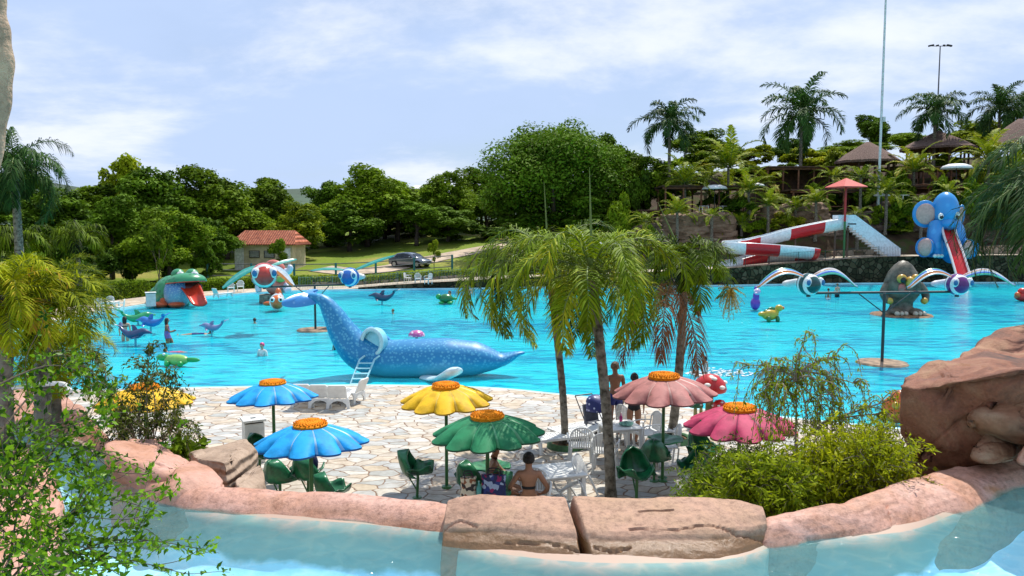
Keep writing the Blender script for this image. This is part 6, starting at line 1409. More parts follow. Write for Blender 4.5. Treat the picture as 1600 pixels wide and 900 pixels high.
def elephant():
    Y = 70.5; b = A(1475, 402, Y); zb = 2.2; B = Vector((b.x, b.y, zb)); w = lambda x, y, dy=0: A(x, y, Y + dy) - B
    o = thing('elephant_slide', 'sitting bright blue elephant whose red trunk is a slide down into the pool', 'sculpture', B); bl = spot_mat('elephant_blue', (.02, .22, .56), (.035, .28, .64), (.06, .35, .7), 1.2, .2, 0, 4); pk = gp('elephant_pink', (.58, .34, .29), .4)
    mb = MB(); mb.ball(w(1484, 376), (1.6, 1.7, 2.25), 30, 18); part('body', mb, bl, o)
    mb = MB(); mb.ball(w(1478, 335, -.8), (1.2, 1.3, 1.6), 26, 16, fn=lambda q: 1 + .12 * max(0, q.z) ** 2); part('head', mb, bl, o)
    mb = MB(); mb.ball(w(1482, 316, -.9), (.62, .7, .45), 18, 10); part('head_tuft', mb, bl, o)
    for px, py, r, dx in ((1443, 337, (1.15, .28, 1.2), -1), (1508, 338, (.5, .28, .9), 1)):
        mb = MB(); mb.ball(w(px, py, -.4), r, 24, 12, (0, .15 * dx, .35 * dx)); e = part('ear', mb, bl, o); mb = MB(); mb.ball(w(px - .5 * dx, py, -.62), (r[0] * .76, .15, r[2] * .76), 20, 10, (0, .15 * dx, .35 * dx)); part('inner_ear', mb, pk, e)
    for px, py, dx in ((1437, 387, -1), (1519, 390, 1)):
        mb = MB(); c = catmull([w(1470 if dx < 0 else 1500, 390, -.6), w(1452 if dx < 0 else 1515, 388, -1.4), w(px, py, -2.0)], 5); mb.tube(c, [.85, .82, .8, .8, .8, .8, .8, .8, .82, .84, .86][:len(c)], 20); l = part('leg', mb, bl, o)
        mb = MB(); mb.ball(w(px - 3 * -dx * -1, py, -2.2), (.72, .35, .78), 20, 10, (0, 0, .45 * dx)); part('sole', mb, pk, l)
    mb = MB(); c = catmull([w(1462, 355, -1), w(1457, 375, -1.8), w(1460, 398, -2.0)], 5); mb.tube(c, [.72] * 5 + [.65] * 6, 18); l = part('foreleg', mb, bl, o)
    for k in range(3): mb = MB(); mb.ball(w(1455 + 6 * k, 400, -2.6), (.2, .2, .16), 10, 6); part('toenail', mb, M_eyew, l)
    for px in (1466, 1495): mb = MB(); mb.ball(w(px + 1, 341 - (0 if px < 1480 else 2), -2.0), (.28, .16, .3), 14, 8); e = part('eye', mb, M_eyew, o); mb = MB(); mb.ball(w(px + 2, 342, -2.16), (.19, .1, .16), 12, 8); part('pupil', mb, M_black, e)
    # trunk slide: red trough with white scalloped rims
    red = gp('slide_red', (.56, .006, .012), .3); mb = MB(); rims = [[], []]; rings = []
    path = catmull([w(1482, 353, -1.4), w(1482, 368, -2.6), w(1488, 395, -4.4), w(1494, 425, -6.0), w(1496, 441, -7.0)], 6)
    for i, p in enumerate(path):
        ring = [p + Vector((.66 * math.cos(a), 0, .5 * math.sin(a))) for a in [PI + PI * j / 12 for j in range(13)]]; rings.append(ring); rims[0].append(ring[0]); rims[1].append(ring[-1])
    mb.loft(rings, closed=False, caps=False); t = part('trunk_slide', mb, red, o); t.modifiers.new('t', 'SOLIDIFY').thickness = .09
    for rm in rims: mb = MB(); mb.tube(rm, .11, 8); part('slide_rim', mb, gp('rim_white', (.68, .62, .6)), t)
    mb = MB(); mb.ball(w(1484, 352, -1.6), (.95, .7, .55), 20, 10); part('upper_trunk', mb, bl, o)
    mb = MB(); k = w(1492, 430, -5.2); mb.tube([Vector((k.x, k.y, k.z)), Vector((k.x, k.y, -3))], .14, 10); part('support_post', mb, bl, o)
elephant(); eo = bpy.data.objects['elephant_slide']; eo.scale = (.9, 1, 1.04); eo.rotation_euler.z = R(4); eo.location.x -= .2

def tube_slide():
    Y = 72.5; B = A(1318, 410, Y); B.z = H(B.x, B.y); w = lambda x, y, dy=0: A(x, y, Y + dy) - B
    o = thing('water_slide', 'open red and white banded slide zigzagging down beside white stairs', 'water slide', B); wh = gp('slide_white', (.72, .76, .78), .3); rd = gp('slide_red', (.56, .006, .012), .3); inn = gp('slide_inner', (.62, .72, .76), .3)
    path = catmull([w(1320, 341, 0), w(1285, 347, 0), w(1232, 358, 0), w(1190, 369, 0), w(1162, 375, -.2), w(1142, 377, -1.2), w(1146, 379, -2.4), w(1170, 380, -2.9), w(1215, 383, -2.9), w(1252, 386, -2.8), w(1268, 389, -2.2), w(1262, 391, -1.2), w(1240, 392, -.8), w(1200, 393, -.8), w(1165, 401, -1.6), w(1130, 412, -2.6), w(1098, 422, -3.6), w(1075, 433, -4.6)], 6)
    m = len(path); rings = []; RW, RH = .7, 1.0
    for i, p in enumerate(path):
        t = (path[min(i + 1, m - 1)] - path[max(i - 1, 0)]); t.z = 0; t.normalize(); s = Vector((-t.y, t.x, 0))
        rings.append([p + s * (RW * math.cos(a)) + Vector((0, 0, -RH * abs(math.sin(a)) ** .7)) for a in [PI * j / 12 for j in range(13)]])
    mb = MB(); acc = 0; n = 13; mb.loft(rings, closed=False, caps=False)
    for i in range(m - 1):
        acc += (path[i + 1] - path[i]).length; mb.m[i * (n - 1):(i + 1) * (n - 1)] = [int((acc + .3) / 2.9) % 2] * (n - 1)
    t_ = part('trough', mb, [wh, rd], o, auto=True); sm = t_.modifiers.new('t', 'SOLIDIFY'); sm.thickness = .06
    for k in (0, -1): mb = MB(); mb.tube([r[k] for r in rings], .05, 8); part('trough_rim', mb, wh, o)
    inner = MB(); rr = [[v + Vector((0, 0, .0)) + ((path[i] - v) * .2) for v in r] for i, r in enumerate(rings)]; inner.loft(rr, closed=False, caps=False); part('trough_lining', inner, inn, o)
    for x, y, dy in ((1202, 398, -2.9), (1160, 402, -.8), (1245, 392, -.8), (1243, 370, 0), (1128, 425, -2.6), (1185, 385, 0)):
        q = w(x, y, dy); g0 = H(q.x + B.x, q.y + B.y) - B.z; zt = min((p for p in path), key=lambda p: (p.xy - q.xy).length).z - .5; mb = MB(); mb.tube([(q.x, q.y, g0 - .2), (q.x, q.y, zt)], .08, 8); part('support_post', mb, mat('rust_post', (.12, .08, .06), .7), o)
    # platform and stair flank with stepped underside
    st = MB(); N = 13; top, bot, stp = [], [], []
    x0, x1 = 1330, 1404; ztop, zend = w(1330, 335).z, w(1404, 398).z
    P = [w(1306, 336), w(1332, 336), w(1402, 388), w(1402, 403)]
    for k in range(N): a = 1396 - k * (1396 - 1330) / N; zz = w(0, 401).z + (w(0, 352).z - w(0, 401).z) * k / N; P += [Vector((w(a, 0).x, 0, zz)), Vector((w(a, 0).x, 0, zz + (w(0, 352).z - w(0, 401).z) / N))]
    P += [w(1306, 350)]
    for dy in (0, 1.3):
        k = len(P); mb = MB(); Q = [Vector((p.x, p.y + dy - .65, p.z)) for p in P]; mb.add(Q + [q + Vector((0, .1, 0)) for q in Q], [tuple(range(k)), tuple(range(k, 2 * k))[::-1]] + [(i, k + i, k + (i + 1) % k, (i + 1) % k) for i in range(k)]); part('stair_flank', mb, gp('flank_white', (.70, .78, .84), .45), o, smooth=False)
    for k in range(N):
        a0 = w(1396 - k * 66 / N, 0).x; zz = w(0, 401).z + (w(0, 352).z - w(0, 401).z) * (k + 1) / N; mb = MB(); mb.box((a0 - .2, 0, zz), (.42, 1.2, .06)); part('step', mb, M_concrete, o)
    mb = MB(); c = (w(1306, 350) + w(1332, 350)) / 2; mb.box((c.x, 0, c.z), (1.7, 1.3, .12)); part('platform', mb, wh, o)
    for x in (1308, 1328): q = w(x, 350); mb = MB(); mb.tube([(q.x, .4, -.3), (q.x, .4, q.z)], .1, 8); part('support_post', mb, mat('rust_post', (.12, .08, .06), .7), o)
    # square red parasol
    q = A(1318, 408, Y - .95); z0 = H(q.x, q.y); u = thing('square_parasol', 'red pyramid parasol on a red and green pole at the head of the slide stairs', 'parasol', (q.x, q.y, z0), .3)
    zt = A(0, 278, Y - .95).z - z0; ze = A(0, 292, Y - .95).z - z0; zm = A(0, 346, Y - .95).z - z0; mb = MB(); hw = 1.3
    mb.add([(0, 0, zt), (-hw, -hw, ze), (hw, -hw, ze), (hw, hw, ze), (-hw, hw, ze), (0, 0, zt - .15), (-hw, -hw, ze - .07), (hw, -hw, ze - .07), (hw, hw, ze - .07), (-hw, hw, ze - .07)], [(0, 1, 2), (0, 2, 3), (0, 3, 4), (0, 4, 1), (5, 7, 6), (5, 8, 7), (5, 9, 8), (5, 6, 9), (1, 6, 7, 2), (2, 7, 8, 3), (3, 8, 9, 4), (4, 9, 6, 1)])
    part('canopy', mb, gp('canopy_red', (.58, .09, .07), .6), u, smooth=False)
    mb = MB(); mb.tube([(0, 0, zm), (0, 0, zt - .1)], .1, 10); part('pole', mb, gp('pole_red', (.5, .03, .03), .4), u); mb = MB(); mb.tube([(0, 0, 0), (0, 0, zm)], .1, 10); part('lower_pole', mb, M_pole, u)
tube_slide()

# ---------------------------------------------------------------- small ride-on animals in the pool
RG = 'small ride-on animals in the pool'
def dolphin(px, py, s, rz, col, belly, label, lift=.45):
    b = G(px, py, WZ); o = thing('dolphin_ride', label, 'ride', (b.x, b.y, -.75), rz, RG, s); zz = .75 / s + lift
    P = [Vector((-.95, 0, zz + .45)), Vector((-.7, 0, zz + .18)), Vector((-.3, 0, zz)), Vector((.15, 0, zz + .05)), Vector((.5, 0, zz + .18)), Vector((.8, 0, zz + .16)), Vector((1.02, 0, zz + .12))]
    mb = MB(); mb.loft(body_loft(P, [.05, .12, .24, .28, .22, .1, .03], [.04, .11, .22, .25, .2, .08, .03], 16)); part('body', mb, gp('dol_' + col[3], col[:3]), o)
    mb = MB(); mb.loft(body_loft([p + Vector((0, 0, -.07)) for p in P[1:6]], [.05, .16, .2, .15, .05], [.04, .17, .2, .15, .04], 12)); part('belly', mb, gp('dolb_' + col[3], belly), o)
    mb = MB(); mb.loft(body_loft([Vector((.02, 0, zz + .2)), Vector((-.08, 0, zz + .42)), Vector((-.2, 0, zz + .52))], [.05, .04, .01], [.2, .12, .02], 10)); part('dorsal_fin', mb, gp('dol_' + col[3], col[:3]), o)
    for t in (-1, 1):
        mb = MB(); mb.loft(body_loft([Vector((-.88, 0, zz + .42)), Vector((-1.05, t * .22, zz + .55)), Vector((-1.2, t * .4, zz + .62))], [.12, .1, .02], [.04, .03, .01], 10)); part('fluke', mb, gp('dol_' + col[3], col[:3]), o)
        mb = MB(); mb.loft(body_loft([Vector((.3, t * .18, zz - .02)), Vector((.2, t * .42, zz - .12)), Vector((.1, t * .55, zz - .18))], [.12, .09, .02], [.04, .03, .01], 10)); part('flipper', mb, gp('dol_' + col[3], col[:3]), o)
    mb = MB(); mb.tube([(0, 0, 0), (0, 0, zz)], .06, 8); part('post', mb, gp('post_cyan', (.1, .45, .55)), o); return o
dk = (.04, .07, .16, 'navy'); db = (.03, .16, .48, 'blue'); dg = (.03, .3, .12, 'green'); dl = (.2, .24, .42, 'lilac')
dolphin(212, 540, .8, -.2, dk, (.5, .55, .6), 'small dark blue dolphin ride at the feet of the woman in the black bikini')
dolphin(236, 520, .82, 2.9, db, (.55, .65, .7), 'blue dolphin ride between the two women wading at the left')
dolphin(216, 508, .85, .6, dg, (.6, .65, .45), 'green and cream dolphin ride behind the blue one at the left', .3)
dolphin(331, 525, .62, 3.0, dl, (.3, .35, .5), 'lilac grey dolphin ride beside the swimmer at the left')
dolphin(597, 476, .95, 2.9, (.03, .06, .12, 'ink'), (.1, .4, .5), 'dark dolphin ride with raised tail in the far middle of the pool', .35)
def blob_ride(name, px, py, label, balls, mats_, rz=0, s=1.0, grp=RG):
    b = G(px, py, WZ); o = thing(name, label, 'ride', (b.x, b.y, -.5), rz, grp, s)
    for pn, m, items in balls:
        for it in (items if pn in ('eye', 'leg', 'fin', 'pupil') else [items]):
            mb = MB()
            for c_, r_ in (it if isinstance(it, list) else [it]): mb.ball((c_[0], c_[1], c_[2] + .5 / s), r_, 16, 10)
            part(pn, mb, mats_[m], o)
    return o
Cm = dict(green=gp('c_green', (.02, .32, .07)), dgreen=gp('c_dgreen', (.02, .16, .05)), yellow=gp('c_yellow', (.55, .36, .04)), orange=gp('c_orange', (.66, .14, .03)), white=M_eyew, black=M_black, purple=gp('c_purple', (.16, .05, .40)), pink=gp('c_pink', (.68, .12, .30)), red=gp('c_red', (.58, .025, .015)), lil=gp('c_lilac', (.55, .42, .62)), lime=gp('c_lime', (.25, .5, .12)))
blob_ride('turtle_ride', 697, 475, 'green turtle ride with a child on it, far middle of the pool', [('shell', 'dgreen', [((0, 0, .25), (.5, .42, .35))]), ('head', 'green', [((-.52, -.05, .4), (.2, .18, .2)), ((-.38, 0, .3), (.2, .15, .15))]), ('leg', 'green', [((-.3, -.4, .0), (.2, .15, .1)), ((.3, -.4, .0), (.2, .15, .1)), ((.3, .4, 0), (.2, .15, .1))]), ('tail', 'green', [((.55, 0, .25), (.25, .08, .1))])], Cm, 0, .95)
blob_ride('clownfish_ride', 434, 486, 'orange and white clownfish ride near the stone plinth', [('body', 'orange', [((0, 0, .4), (.38, .6, .42)), ((0, .5, .75), (.18, .25, .35))]), ('stripe', 'white', [((0, -.2, .4), (.40, .12, .44)), ((0, .3, .48), (.33, .08, .38))]), ('eye', 'white', [((-.2, -.5, .55), (.13, .1, .14)), ((.2, -.5, .55), (.13, .1, .14))]), ('pupil', 'black', [((-.22, -.59, .55), (.06, .05, .07)), ((.22, -.59, .55), (.06, .05, .07))]), ('fin', 'orange', [((-.5, 0, .3), (.25, .12, .12)), ((.5, 0, .3), (.25, .12, .12))])], Cm, .2, 1.15)
blob_ride('seahorse_ride', 1180, 485, 'purple and lilac seahorse ride on the right part of the pool', [('body', 'purple', [((0, 0, .3), (.3, .35, .4)), ((.05, -.05, .75), (.2, .22, .35))]), ('head', 'lil', [((.12, -.12, 1.05), (.2, .3, .22)), ((.12, -.4, .98), (.08, .2, .08))]), ('crest', 'purple', [((.0, .1, 1.2), (.12, .2, .2))]), ('eye', 'white', [((.0, -.3, 1.12), (.07, .06, .07))])], Cm, -.5, 1.0)
blob_ride('dinosaur_ride', 1203, 502, 'yellow and green dinosaur ride beside the purple seahorse', [('body', 'yellow', [((0, 0, .25), (.55, .3, .32)), ((-.5, 0, .3), (.3, .15, .15))]), ('head', 'yellow', [((.55, -.05, .62), (.24, .2, .2)), ((.38, 0, .42), (.2, .16, .25))]), ('mane', 'dgreen', [((.1, 0, .5), (.35, .1, .2)), ((-.15, .0, .45), (.3, .12, .12))]), ('snout', 'orange', [((.75, -.08, .62), (.12, .14, .1))]), ('leg', 'dgreen', [((.3, -.3, 0), (.12, .12, .2)), ((-.3, -.3, 0), (.12, .12, .2))])], Cm, .3, .95)
blob_ride('crocodile_ride', 276, 572, 'light green crocodile ride behind the feathery shrub at the left', [('body', 'lime', [((0, 0, .15), (.7, .3, .28))]), ('head', 'green', [((-.7, 0, .25), (.4, .22, .18))]), ('tail', 'green', [((.85, 0, .18), (.45, .12, .12))]), ('eye', 'white', [((-.6, -.12, .42), (.07, .07, .07))]), ('leg', 'green', [((.4, -.3, 0), (.15, .15, .15)), ((-.3, -.3, 0), (.15, .15, .15))])], Cm, -.2, .75)
blob_ride('red_boat_ride', 1600, 471, 'red and orange ride half cut by the right edge of the picture', [('body', 'red', [((0, 0, .2), (.6, .4, .32)), ((-.1, 0, .5), (.3, .3, .25))]), ('fin', 'orange', [((-.5, -.1, .3), (.15, .2, .2)), ((.3, -.3, .3), (.2, .15, .2))])], Cm, 0, 1.1)
def shroom(px, py, h, r, cap, label):
    b = G(px, py, WZ); o = thing('mushroom_fountain', label, 'fountain', (b.x, b.y, -.7)); mb = MB(); mb.lathe([(.09, 0), (.06, .58 + h)], 14); part('stem', mb, gp('c_mst', (.35, .6, .62)), o)
    mb = MB(); mb.lathe([(.05, .58 + h - .05), (r, .58 + h), (r * .95, .58 + h + .1), (r * .6, .58 + h + r * .6), (.01, .58 + h + r * .72)], 24); part('cap', mb, spot_mat('pinkcap', (.55, .12, .30), (.5, .1, .3), (.8, .75, .8), 6, .3), o)
shroom(651, 531, .18, .38, None, 'little pink mushroom with white dots standing in the pool behind the whale')
blob_ride('orange_float', 655 + 745, 664, 'orange and pink figure at the pool edge hidden by the right shrubs', [('body', 'orange', [((0, 0, .3), (.38, .3, .38)), ((.1, 0, .6), (.25, .2, .2))]), ('eye', 'yellow', [((-.15, -.25, .45), (.1, .08, .1))])], Cm, 0, 1.0, None)
# ---------------------------------------------------------------- house, car, fences, poles, huts
def hz(p): return H(p.x, p.y)
def house():
    Y = 75; B = A(412, 418, Y); B.z = hz(B) - .1; o = thing('house', 'low cream house with red tiled roof and white doors behind the left hedge', 'house', B, R(-6)); zr = lambda py: A(0, py, Y).z - B.z
    cw = mat('cream_wall', (.55, .46, .30), .9, .12, 1.5, .3, 20); hw_ = 2.95; ht = zr(381)
    mb = MB(); mb.box((0, 1.7, ht / 2), (hw_ * 2, 3.4, ht)); part('wall', mb, cw, o, smooth=False)
    m, n, l, p = nodes('roof_tile'); tc = n.new('ShaderNodeTexCoord'); wv = n.new('ShaderNodeTexWave'); wv.bands_direction = 'X'; wv.inputs['Scale'].default_value = 1.3; wv.inputs['Distortion'].default_value = .6; l.new(tc.outputs['Object'], wv.inputs[0]); ns = n.new('ShaderNodeTexNoise'); ns.inputs['Scale'].default_value = 3; ns.inputs['Detail'].default_value = 5; l.new(tc.outputs['Object'], ns.inputs[0])
    r = ramp(n, [(.3, (.26, .06, .025)), (.55, (.52, .14, .06)), (.75, (.58, .24, .14))]); l.new(ns.outputs[0], r.inputs[0]); r2 = ramp(n, [(.0, (.45, .4, .4)), (.5, (1, 1, 1))]); l.new(wv.outputs['Fac'], r2.inputs[0]); mm = n.new('ShaderNodeMixRGB'); mm.blend_type = 'MULTIPLY'; mm.inputs[0].default_value = 1; l.new(r.outputs[0], mm.inputs[1]); l.new(r2.outputs[0], mm.inputs[2]); l.new(mm.outputs[0], p.inputs[0]); b = n.new('ShaderNodeBump'); b.inputs['Distance'].default_value = .1; l.new(wv.outputs['Fac'], b.inputs['Height']); l.new(b.outputs[0], p.inputs['Normal']); p.inputs['Roughness'].default_value = .85
    e = .45; zt = zr(360); x, y0, y1 = hw_ + e, -e, 3.4 + e; ym = 1.7
    mb = MB(); top = [(-x + .8, ym, zt), (x - .8, ym, zt)]; q = [(-x, y0, ht - .02), (x, y0, ht - .02), (x, y1, ht - .02), (-x, y1, ht - .02)]
    mb.add(q + top + [(a, b_, c - .1) for a, b_, c in q], [(0, 1, 5, 4), (1, 2, 5), (2, 3, 4, 5), (3, 0, 4), (0, 6, 7, 1), (1, 7, 8, 2), (2, 8, 9, 3), (3, 9, 6, 0), (6, 9, 8, 7)]); part('roof', mb, m, o, smooth=False)
    wd = mat('door_white', (.68, .68, .66), .6); fr = mat('window_dark', (.05, .04, .04), .5)
    for cx, w_ in ((-2.45, .9), (2.45, .62)): mb = MB(); mb.rbox((cx, -.04, ht * .42), (w_, .06, ht * .84), .01); d = part('door', mb, wd, o); mb = MB(); mb.ball((cx + w_ * .35, -.1, ht * .4), .04, 8, 6); part('handle', mb, fr, d)
    for cx in (-.9, .62):
        mb = MB(); zc = ht * .62
        for a, b_, c, d_ in ((0, .32, 1.0, .07), (0, -.32, 1.0, .07), (-.5, 0, .07, .7), (.5, 0, .07, .7)): mb.box((cx + a, -.03, zc + b_), (c, .1, d_))
        wn = part('window', mb, fr, o, smooth=False); mb = MB(); mb.box((cx, .0, zc), (.95, .02, .6)); part('pane', mb, mat('pane_dark', (.02, .025, .03), .1), wn, smooth=False)
        for k in range(5): mb = MB(); mb.box((cx, -.05, zc - .24 + k * .12), (.93, .03, .04), (.4, 0, 0)); part('louvre', mb, wd, wn, smooth=False)
house()
tree_px('d', 434, 372, 40, 70.5, 'small thin tree standing in front of the cream house', F_mid, group=None, name='small_tree')
def sapling(px, top, by, Y, w, label, m):
    p = A(px, top, Y); z0 = H(p.x, p.y); put_tree('d', p.x, p.y, z0 - .1, p.z - z0, S(w, Y), px, 'small_tree', label, 'tree', 'thin young trees', m)
sapling(246, 345, 430, 58, 52, 'thin young tree with slanting stem left of the frog slide', F_mid)
sapling(678, 372, 414, 73, 24, 'little palm like sapling by the fence right of the car', F_light)

def car():
    Y = 77; B = A(641, 412, Y); B.z = hz(B) - .0; o = thing('parked_car', 'silver grey sedan parked on the lawn beyond the fence', 'car', B, R(-28)); pt = mat('car_paint', (.17, .19, .23), .22, .04, 2, metal=.5, coat=.8); gl = mat('car_glass', (.015, .02, .025), .05)
    # sections across the length (x): half width, sill, belt, roof
    prof = [(-2.2, .62, .42, .80), (-2.1, .78, .30, .98), (-1.6, .84, .24, 1.02), (-.8, .86, .22, .98), (.3, .86, .22, .96), (1.1, .85, .22, .92), (1.8, .80, .26, .80), (2.15, .68, .32, .66), (2.25, .5, .42, .56)]
    mb = MB(); mb.loft([[Vector((x, y, z)) for y, z in ((-w * .92, z0), (-w, z0 + .12), (-w, (z0 + z1) / 2 + .05), (-w * .97, z1 - .06), (-w * .85, z1), (0, z1 + .03), (w * .85, z1), (w * .97, z1 - .06), (w, (z0 + z1) / 2 + .05), (w, z0 + .12), (w * .92, z0))] for x, w, z0, z1 in prof]); part('body', mb, pt, o)
    mb = MB(); cab = [(-1.75, .70, 1.0, 1.03), (-1.15, .66, .96, 1.38), (-.5, .64, .95, 1.46), (.2, .64, .94, 1.45), (.7, .66, .92, 1.30), (1.25, .70, .90, .95)]
    mb.loft([[Vector((x, y, z)) for y, z in ((-w * 1.15, z0), (-w, z1 - .05), (-w * .85, z1), (w * .85, z1), (w, z1 - .05), (w * 1.15, z0))] for x, w, z0, z1 in cab]); part('cabin', mb, pt, o)
    for s in (-1, 1):
        for x0, x1, k0, k1 in ((-1.35, -.42, .75, 1), (-.36, .75, 1, .62)):
            mb = MB(); mb.add([(x0, s * .795, 1.0), (x1, s * .795, .98), (x1 - (.28 if x1 > 0 else 0), s * .69, 1.0 + .36 * k1), (x0 + (.25 if x0 < -1 else 0), s * .69, 1.0 + .38 * k0)], [(0, 1, 2, 3)]); w = part('side_window', mb, gl, o, smooth=False); w.modifiers.new('t', 'SOLIDIFY').thickness = .03
        mb = MB(); mb.ball((.55, s * .93, 1.02), (.12, .08, .08), 10, 6); part('wing_mirror', mb, pt, o)
        mb = MB(); mb.ball((2.06, s * .56, .66), (.16, .16, .08), 14, 8); part('headlight', mb, mat('headlight', (.75, .78, .8), .1), o)
        mb = MB(); mb.ball((-2.15, s * .62, .82), (.08, .16, .1), 12, 8); part('tail_light', mb, gp('tail_red', (.4, .01, .01)), o)
        for x in (-1.35, 1.4):
            mb = MB(); mb.tube([(x, s * .74, .31), (x, s * .87, .31)], .31, 24); w = part('wheel', mb, mat('tyre', (.02, .02, .02), .8), o); mb = MB(); mb.tube([(x, s * .86, .31), (x, s * .885, .31)], .19, 20); part('rim', mb, mat('rim_silver', (.5, .5, .52), .3, metal=.7), w)
            mb = MB(); mb.tube([(x, s * .83, .34), (x, s * .868, .34)], .36, 24); part('wheel_arch', mb, mat('arch_dark', (.01, .01, .01), .9), o)
    mb = MB(); mb.add([(1.22, -.68, .96), (1.22, .68, .96), (.72, .58, 1.32), (.72, -.58, 1.32)], [(0, 1, 2, 3)]); w = part('windscreen', mb, gl, o, smooth=False); w.modifiers.new('t', 'SOLIDIFY').thickness = .03
    mb = MB(); mb.box((2.22, 0, .5), (.06, .8, .12)); part('grille', mb, M_black, o); mb = MB(); mb.box((2.26, 0, .38), (.03, .5, .12)); part('number_plate', mb, mat('plate', (.6, .6, .6), .5), o)
car()

# slim railings and post fence
def fence_line(name, pts, h, step, label, post, wires, picket=None, pr=.03, mwire=None, z=None):
    c = catmull(pts, 8); L = [0]
    for a, b in zip(c, c[1:]): L.append(L[-1] + (b - a).length)
    at = lambda d: (lambda i: c[i].lerp(c[i + 1], (d - L[i]) / max(1e-6, L[i + 1] - L[i])))(max(0, min(len(c) - 2, int(np.searchsorted(L, d)) - 1)))
    gz = (lambda p: H(p.x, p.y)) if z is None else z
    o = thing(name, label, 'fence', (c[0].x, c[0].y, 0)); B = Vector((c[0].x, c[0].y, 0)); n = int(L[-1] / step)
    P = []
    for i in range(n + 1): p = at(min(L[-1] - 1e-4, i * step)); q = Vector((p.x, p.y, gz(p))) - B; P.append(q)
    for q in P: mb = MB(); mb.tube([q - Vector((0, 0, .2)), q + Vector((0, 0, h))], pr, 6); part('post', mb, post, o)
    for k, wz in enumerate(wires): mb = MB(); mb.tube([q + Vector((0, 0, wz)) for q in P], pr * .45, 5); part('rail', mb, mwire or post, o)
    if picket:
        mb = MB(); d = 0
        while d < L[-1] - .01: p = at(d); q = Vector((p.x, p.y, gz(p))) - B; mb.box(q + Vector((0, 0, h * .5)), (.014, .014, h * .92)); d += picket
        part('pickets', mb, mwire or post, o, smooth=False)
    return o
teal_p = gp('post_teal', (.02, .16, .17), .5)
fence_line('post_fence', [A(325, 436, 66), A(400, 425, 67), A(480, 424, 68), A(560, 423, 69.5), A(650, 418, 71.5), A(750, 410, 73)], 1.7, 3.6, 'fence of tall teal posts and thin wires along the foot of the lawn', teal_p, (.6, 1.1, 1.62), pr=.1, mwire=mat('wire_grey', (.12, .12, .12), .6))
dz = lambda p: max(h0(p.x), H(p.x, p.y)) + .03
fence_line('deck_railing', along([470, 520, 580, 650, 700, 760, 840], .7), 1.05, 2.6, 'thin grey railing along the pool deck in front of the far white chairs', gp('rail_grey', (.16, .28, .26), .5), (.12, .98), .13, .025, z=dz)
fence_line('deck_railing', along([1080, 1150, 1250, 1350, 1425], .7), 1.0, 2.6, 'thin dark railing on top of the stone wall below the red and white slide', gp('rail_dark', (.03, .05, .04), .5), (.12, .95), .15, .022, z=dz)
fence_line('deck_railing', along([1530, 1570, 1620, 1680], .9), 1.0, 2.6, 'thin railing on the wall right of the elephant', gp('rail_dark', (.03, .05, .04), .5), (.12, .95), .15, .022, z=dz)
# low tan kerb walls behind the walkway
def kerbwall(name, pts, h, th, label, m):
    c = catmull(pts, 8); rings = []
    for i, p in enumerate(c):
        d = (c[min(i + 1, len(c) - 1)] - c[max(i - 1, 0)]); s = Vector((-d.y, d.x, 0)).normalized() * th / 2; z = H(p.x, p.y); hh = h * (1 + .12 * nz(p.x * .5, p.y * .3)); rings.append([Vector((p.x, p.y, 0)) + s + Vector((0, 0, z - .6)), Vector((p.x, p.y, z + hh)) + s, Vector((p.x, p.y, z + hh)) - s, Vector((p.x, p.y, z - .6)) - s])
    mb = MB(); mb.loft(rings); return single(name, mb, m, label, 'wall', smooth=False, bevel=.04)
kerbwall('stone_wall', along([1120, 1200, 1300, 1400, 1430], 5.4), .55, .5, 'low tan stone wall behind the walkway under the red and white slide', M_wall_tan)
kerbwall('stone_wall', along([1535, 1600, 1680], 5.2), .8, .5, 'low tan stone wall right of the elephant behind the hanging fronds', M_wall_tan)
kerbwall('stone_wall', along([460, 540, 620, 700, 760], 4.9), .3, .4, 'low grey stone kerb between walkway and loose hedge', M_wall_tan)
# brown rock banks on the terraces
def bank(px0, px1, pyt, pyb, Y, label, seed, m=M_rockdark, dy=2.5):
    a, b = A(px0, pyb, Y), A(px1, pyb, Y); t0, t1 = A(px0 + 4, pyt + 3, Y + .4), A(px1 - 4, pyt, Y + .4); mid = A((px0 + px1) / 2, pyt - 2, Y + .5); mb_ = A((px0 + px1) / 2, pyb, Y - .5)
    pts = [a, b, t0, t1, mid, mb_] + [p + Vector((0, dy, 0)) for p in (a, b, t0, t1)]
    pts += [Vector((p.x, p.y, min(p.z, H(p.x, p.y)) - .5)) for p in (a, b, mb_)]
    return hullrock('rock_bank', pts, m, label, cuts=1, amp=.22, sc=.9, bev=.25, seed=seed, cat='rock', group='rock banks of the terraces')
tanrock = rock_mat('terrace_rock', [(.3, (.10, .055, .03)), (.5, (.24, .15, .09)), (.7, (.36, .24, .17))], .85)
bank(1030, 1155, 333, 372, 76, 'rounded brown rock bank left of the first bend of the slide', 2, tanrock)
bank(990, 1040, 352, 395, 75, 'dark reddish rock at the left foot of the hill', 3, M_rockdark)
bank(1190, 1300, 318, 345, 78, 'brown rock bank above the straight run of the slide', 4, tanrock)
bank(1365, 1450, 318, 372, 80, 'dark rock bank between stair top and elephant', 5, M_rockdark)
bank(1440, 1540, 300, 350, 80, 'rock bank with tan top behind the head of the elephant', 6, tanrock)
bank(1530, 1650, 345, 385, 78, 'shaded rock bank at the right edge', 7, M_rockdark)
bank(1190, 1330, 352, 392, 77, 'dark rock bank behind the support posts of the slide', 8, M_rockdark)
bank(1140, 1200, 350, 388, 78, 'dark rock bank behind the first bend of the slide', 9, M_rockdark)
bank(1325, 1400, 332, 388, 79, 'dark rock bank behind the white stair flank', 10, M_rockdark)

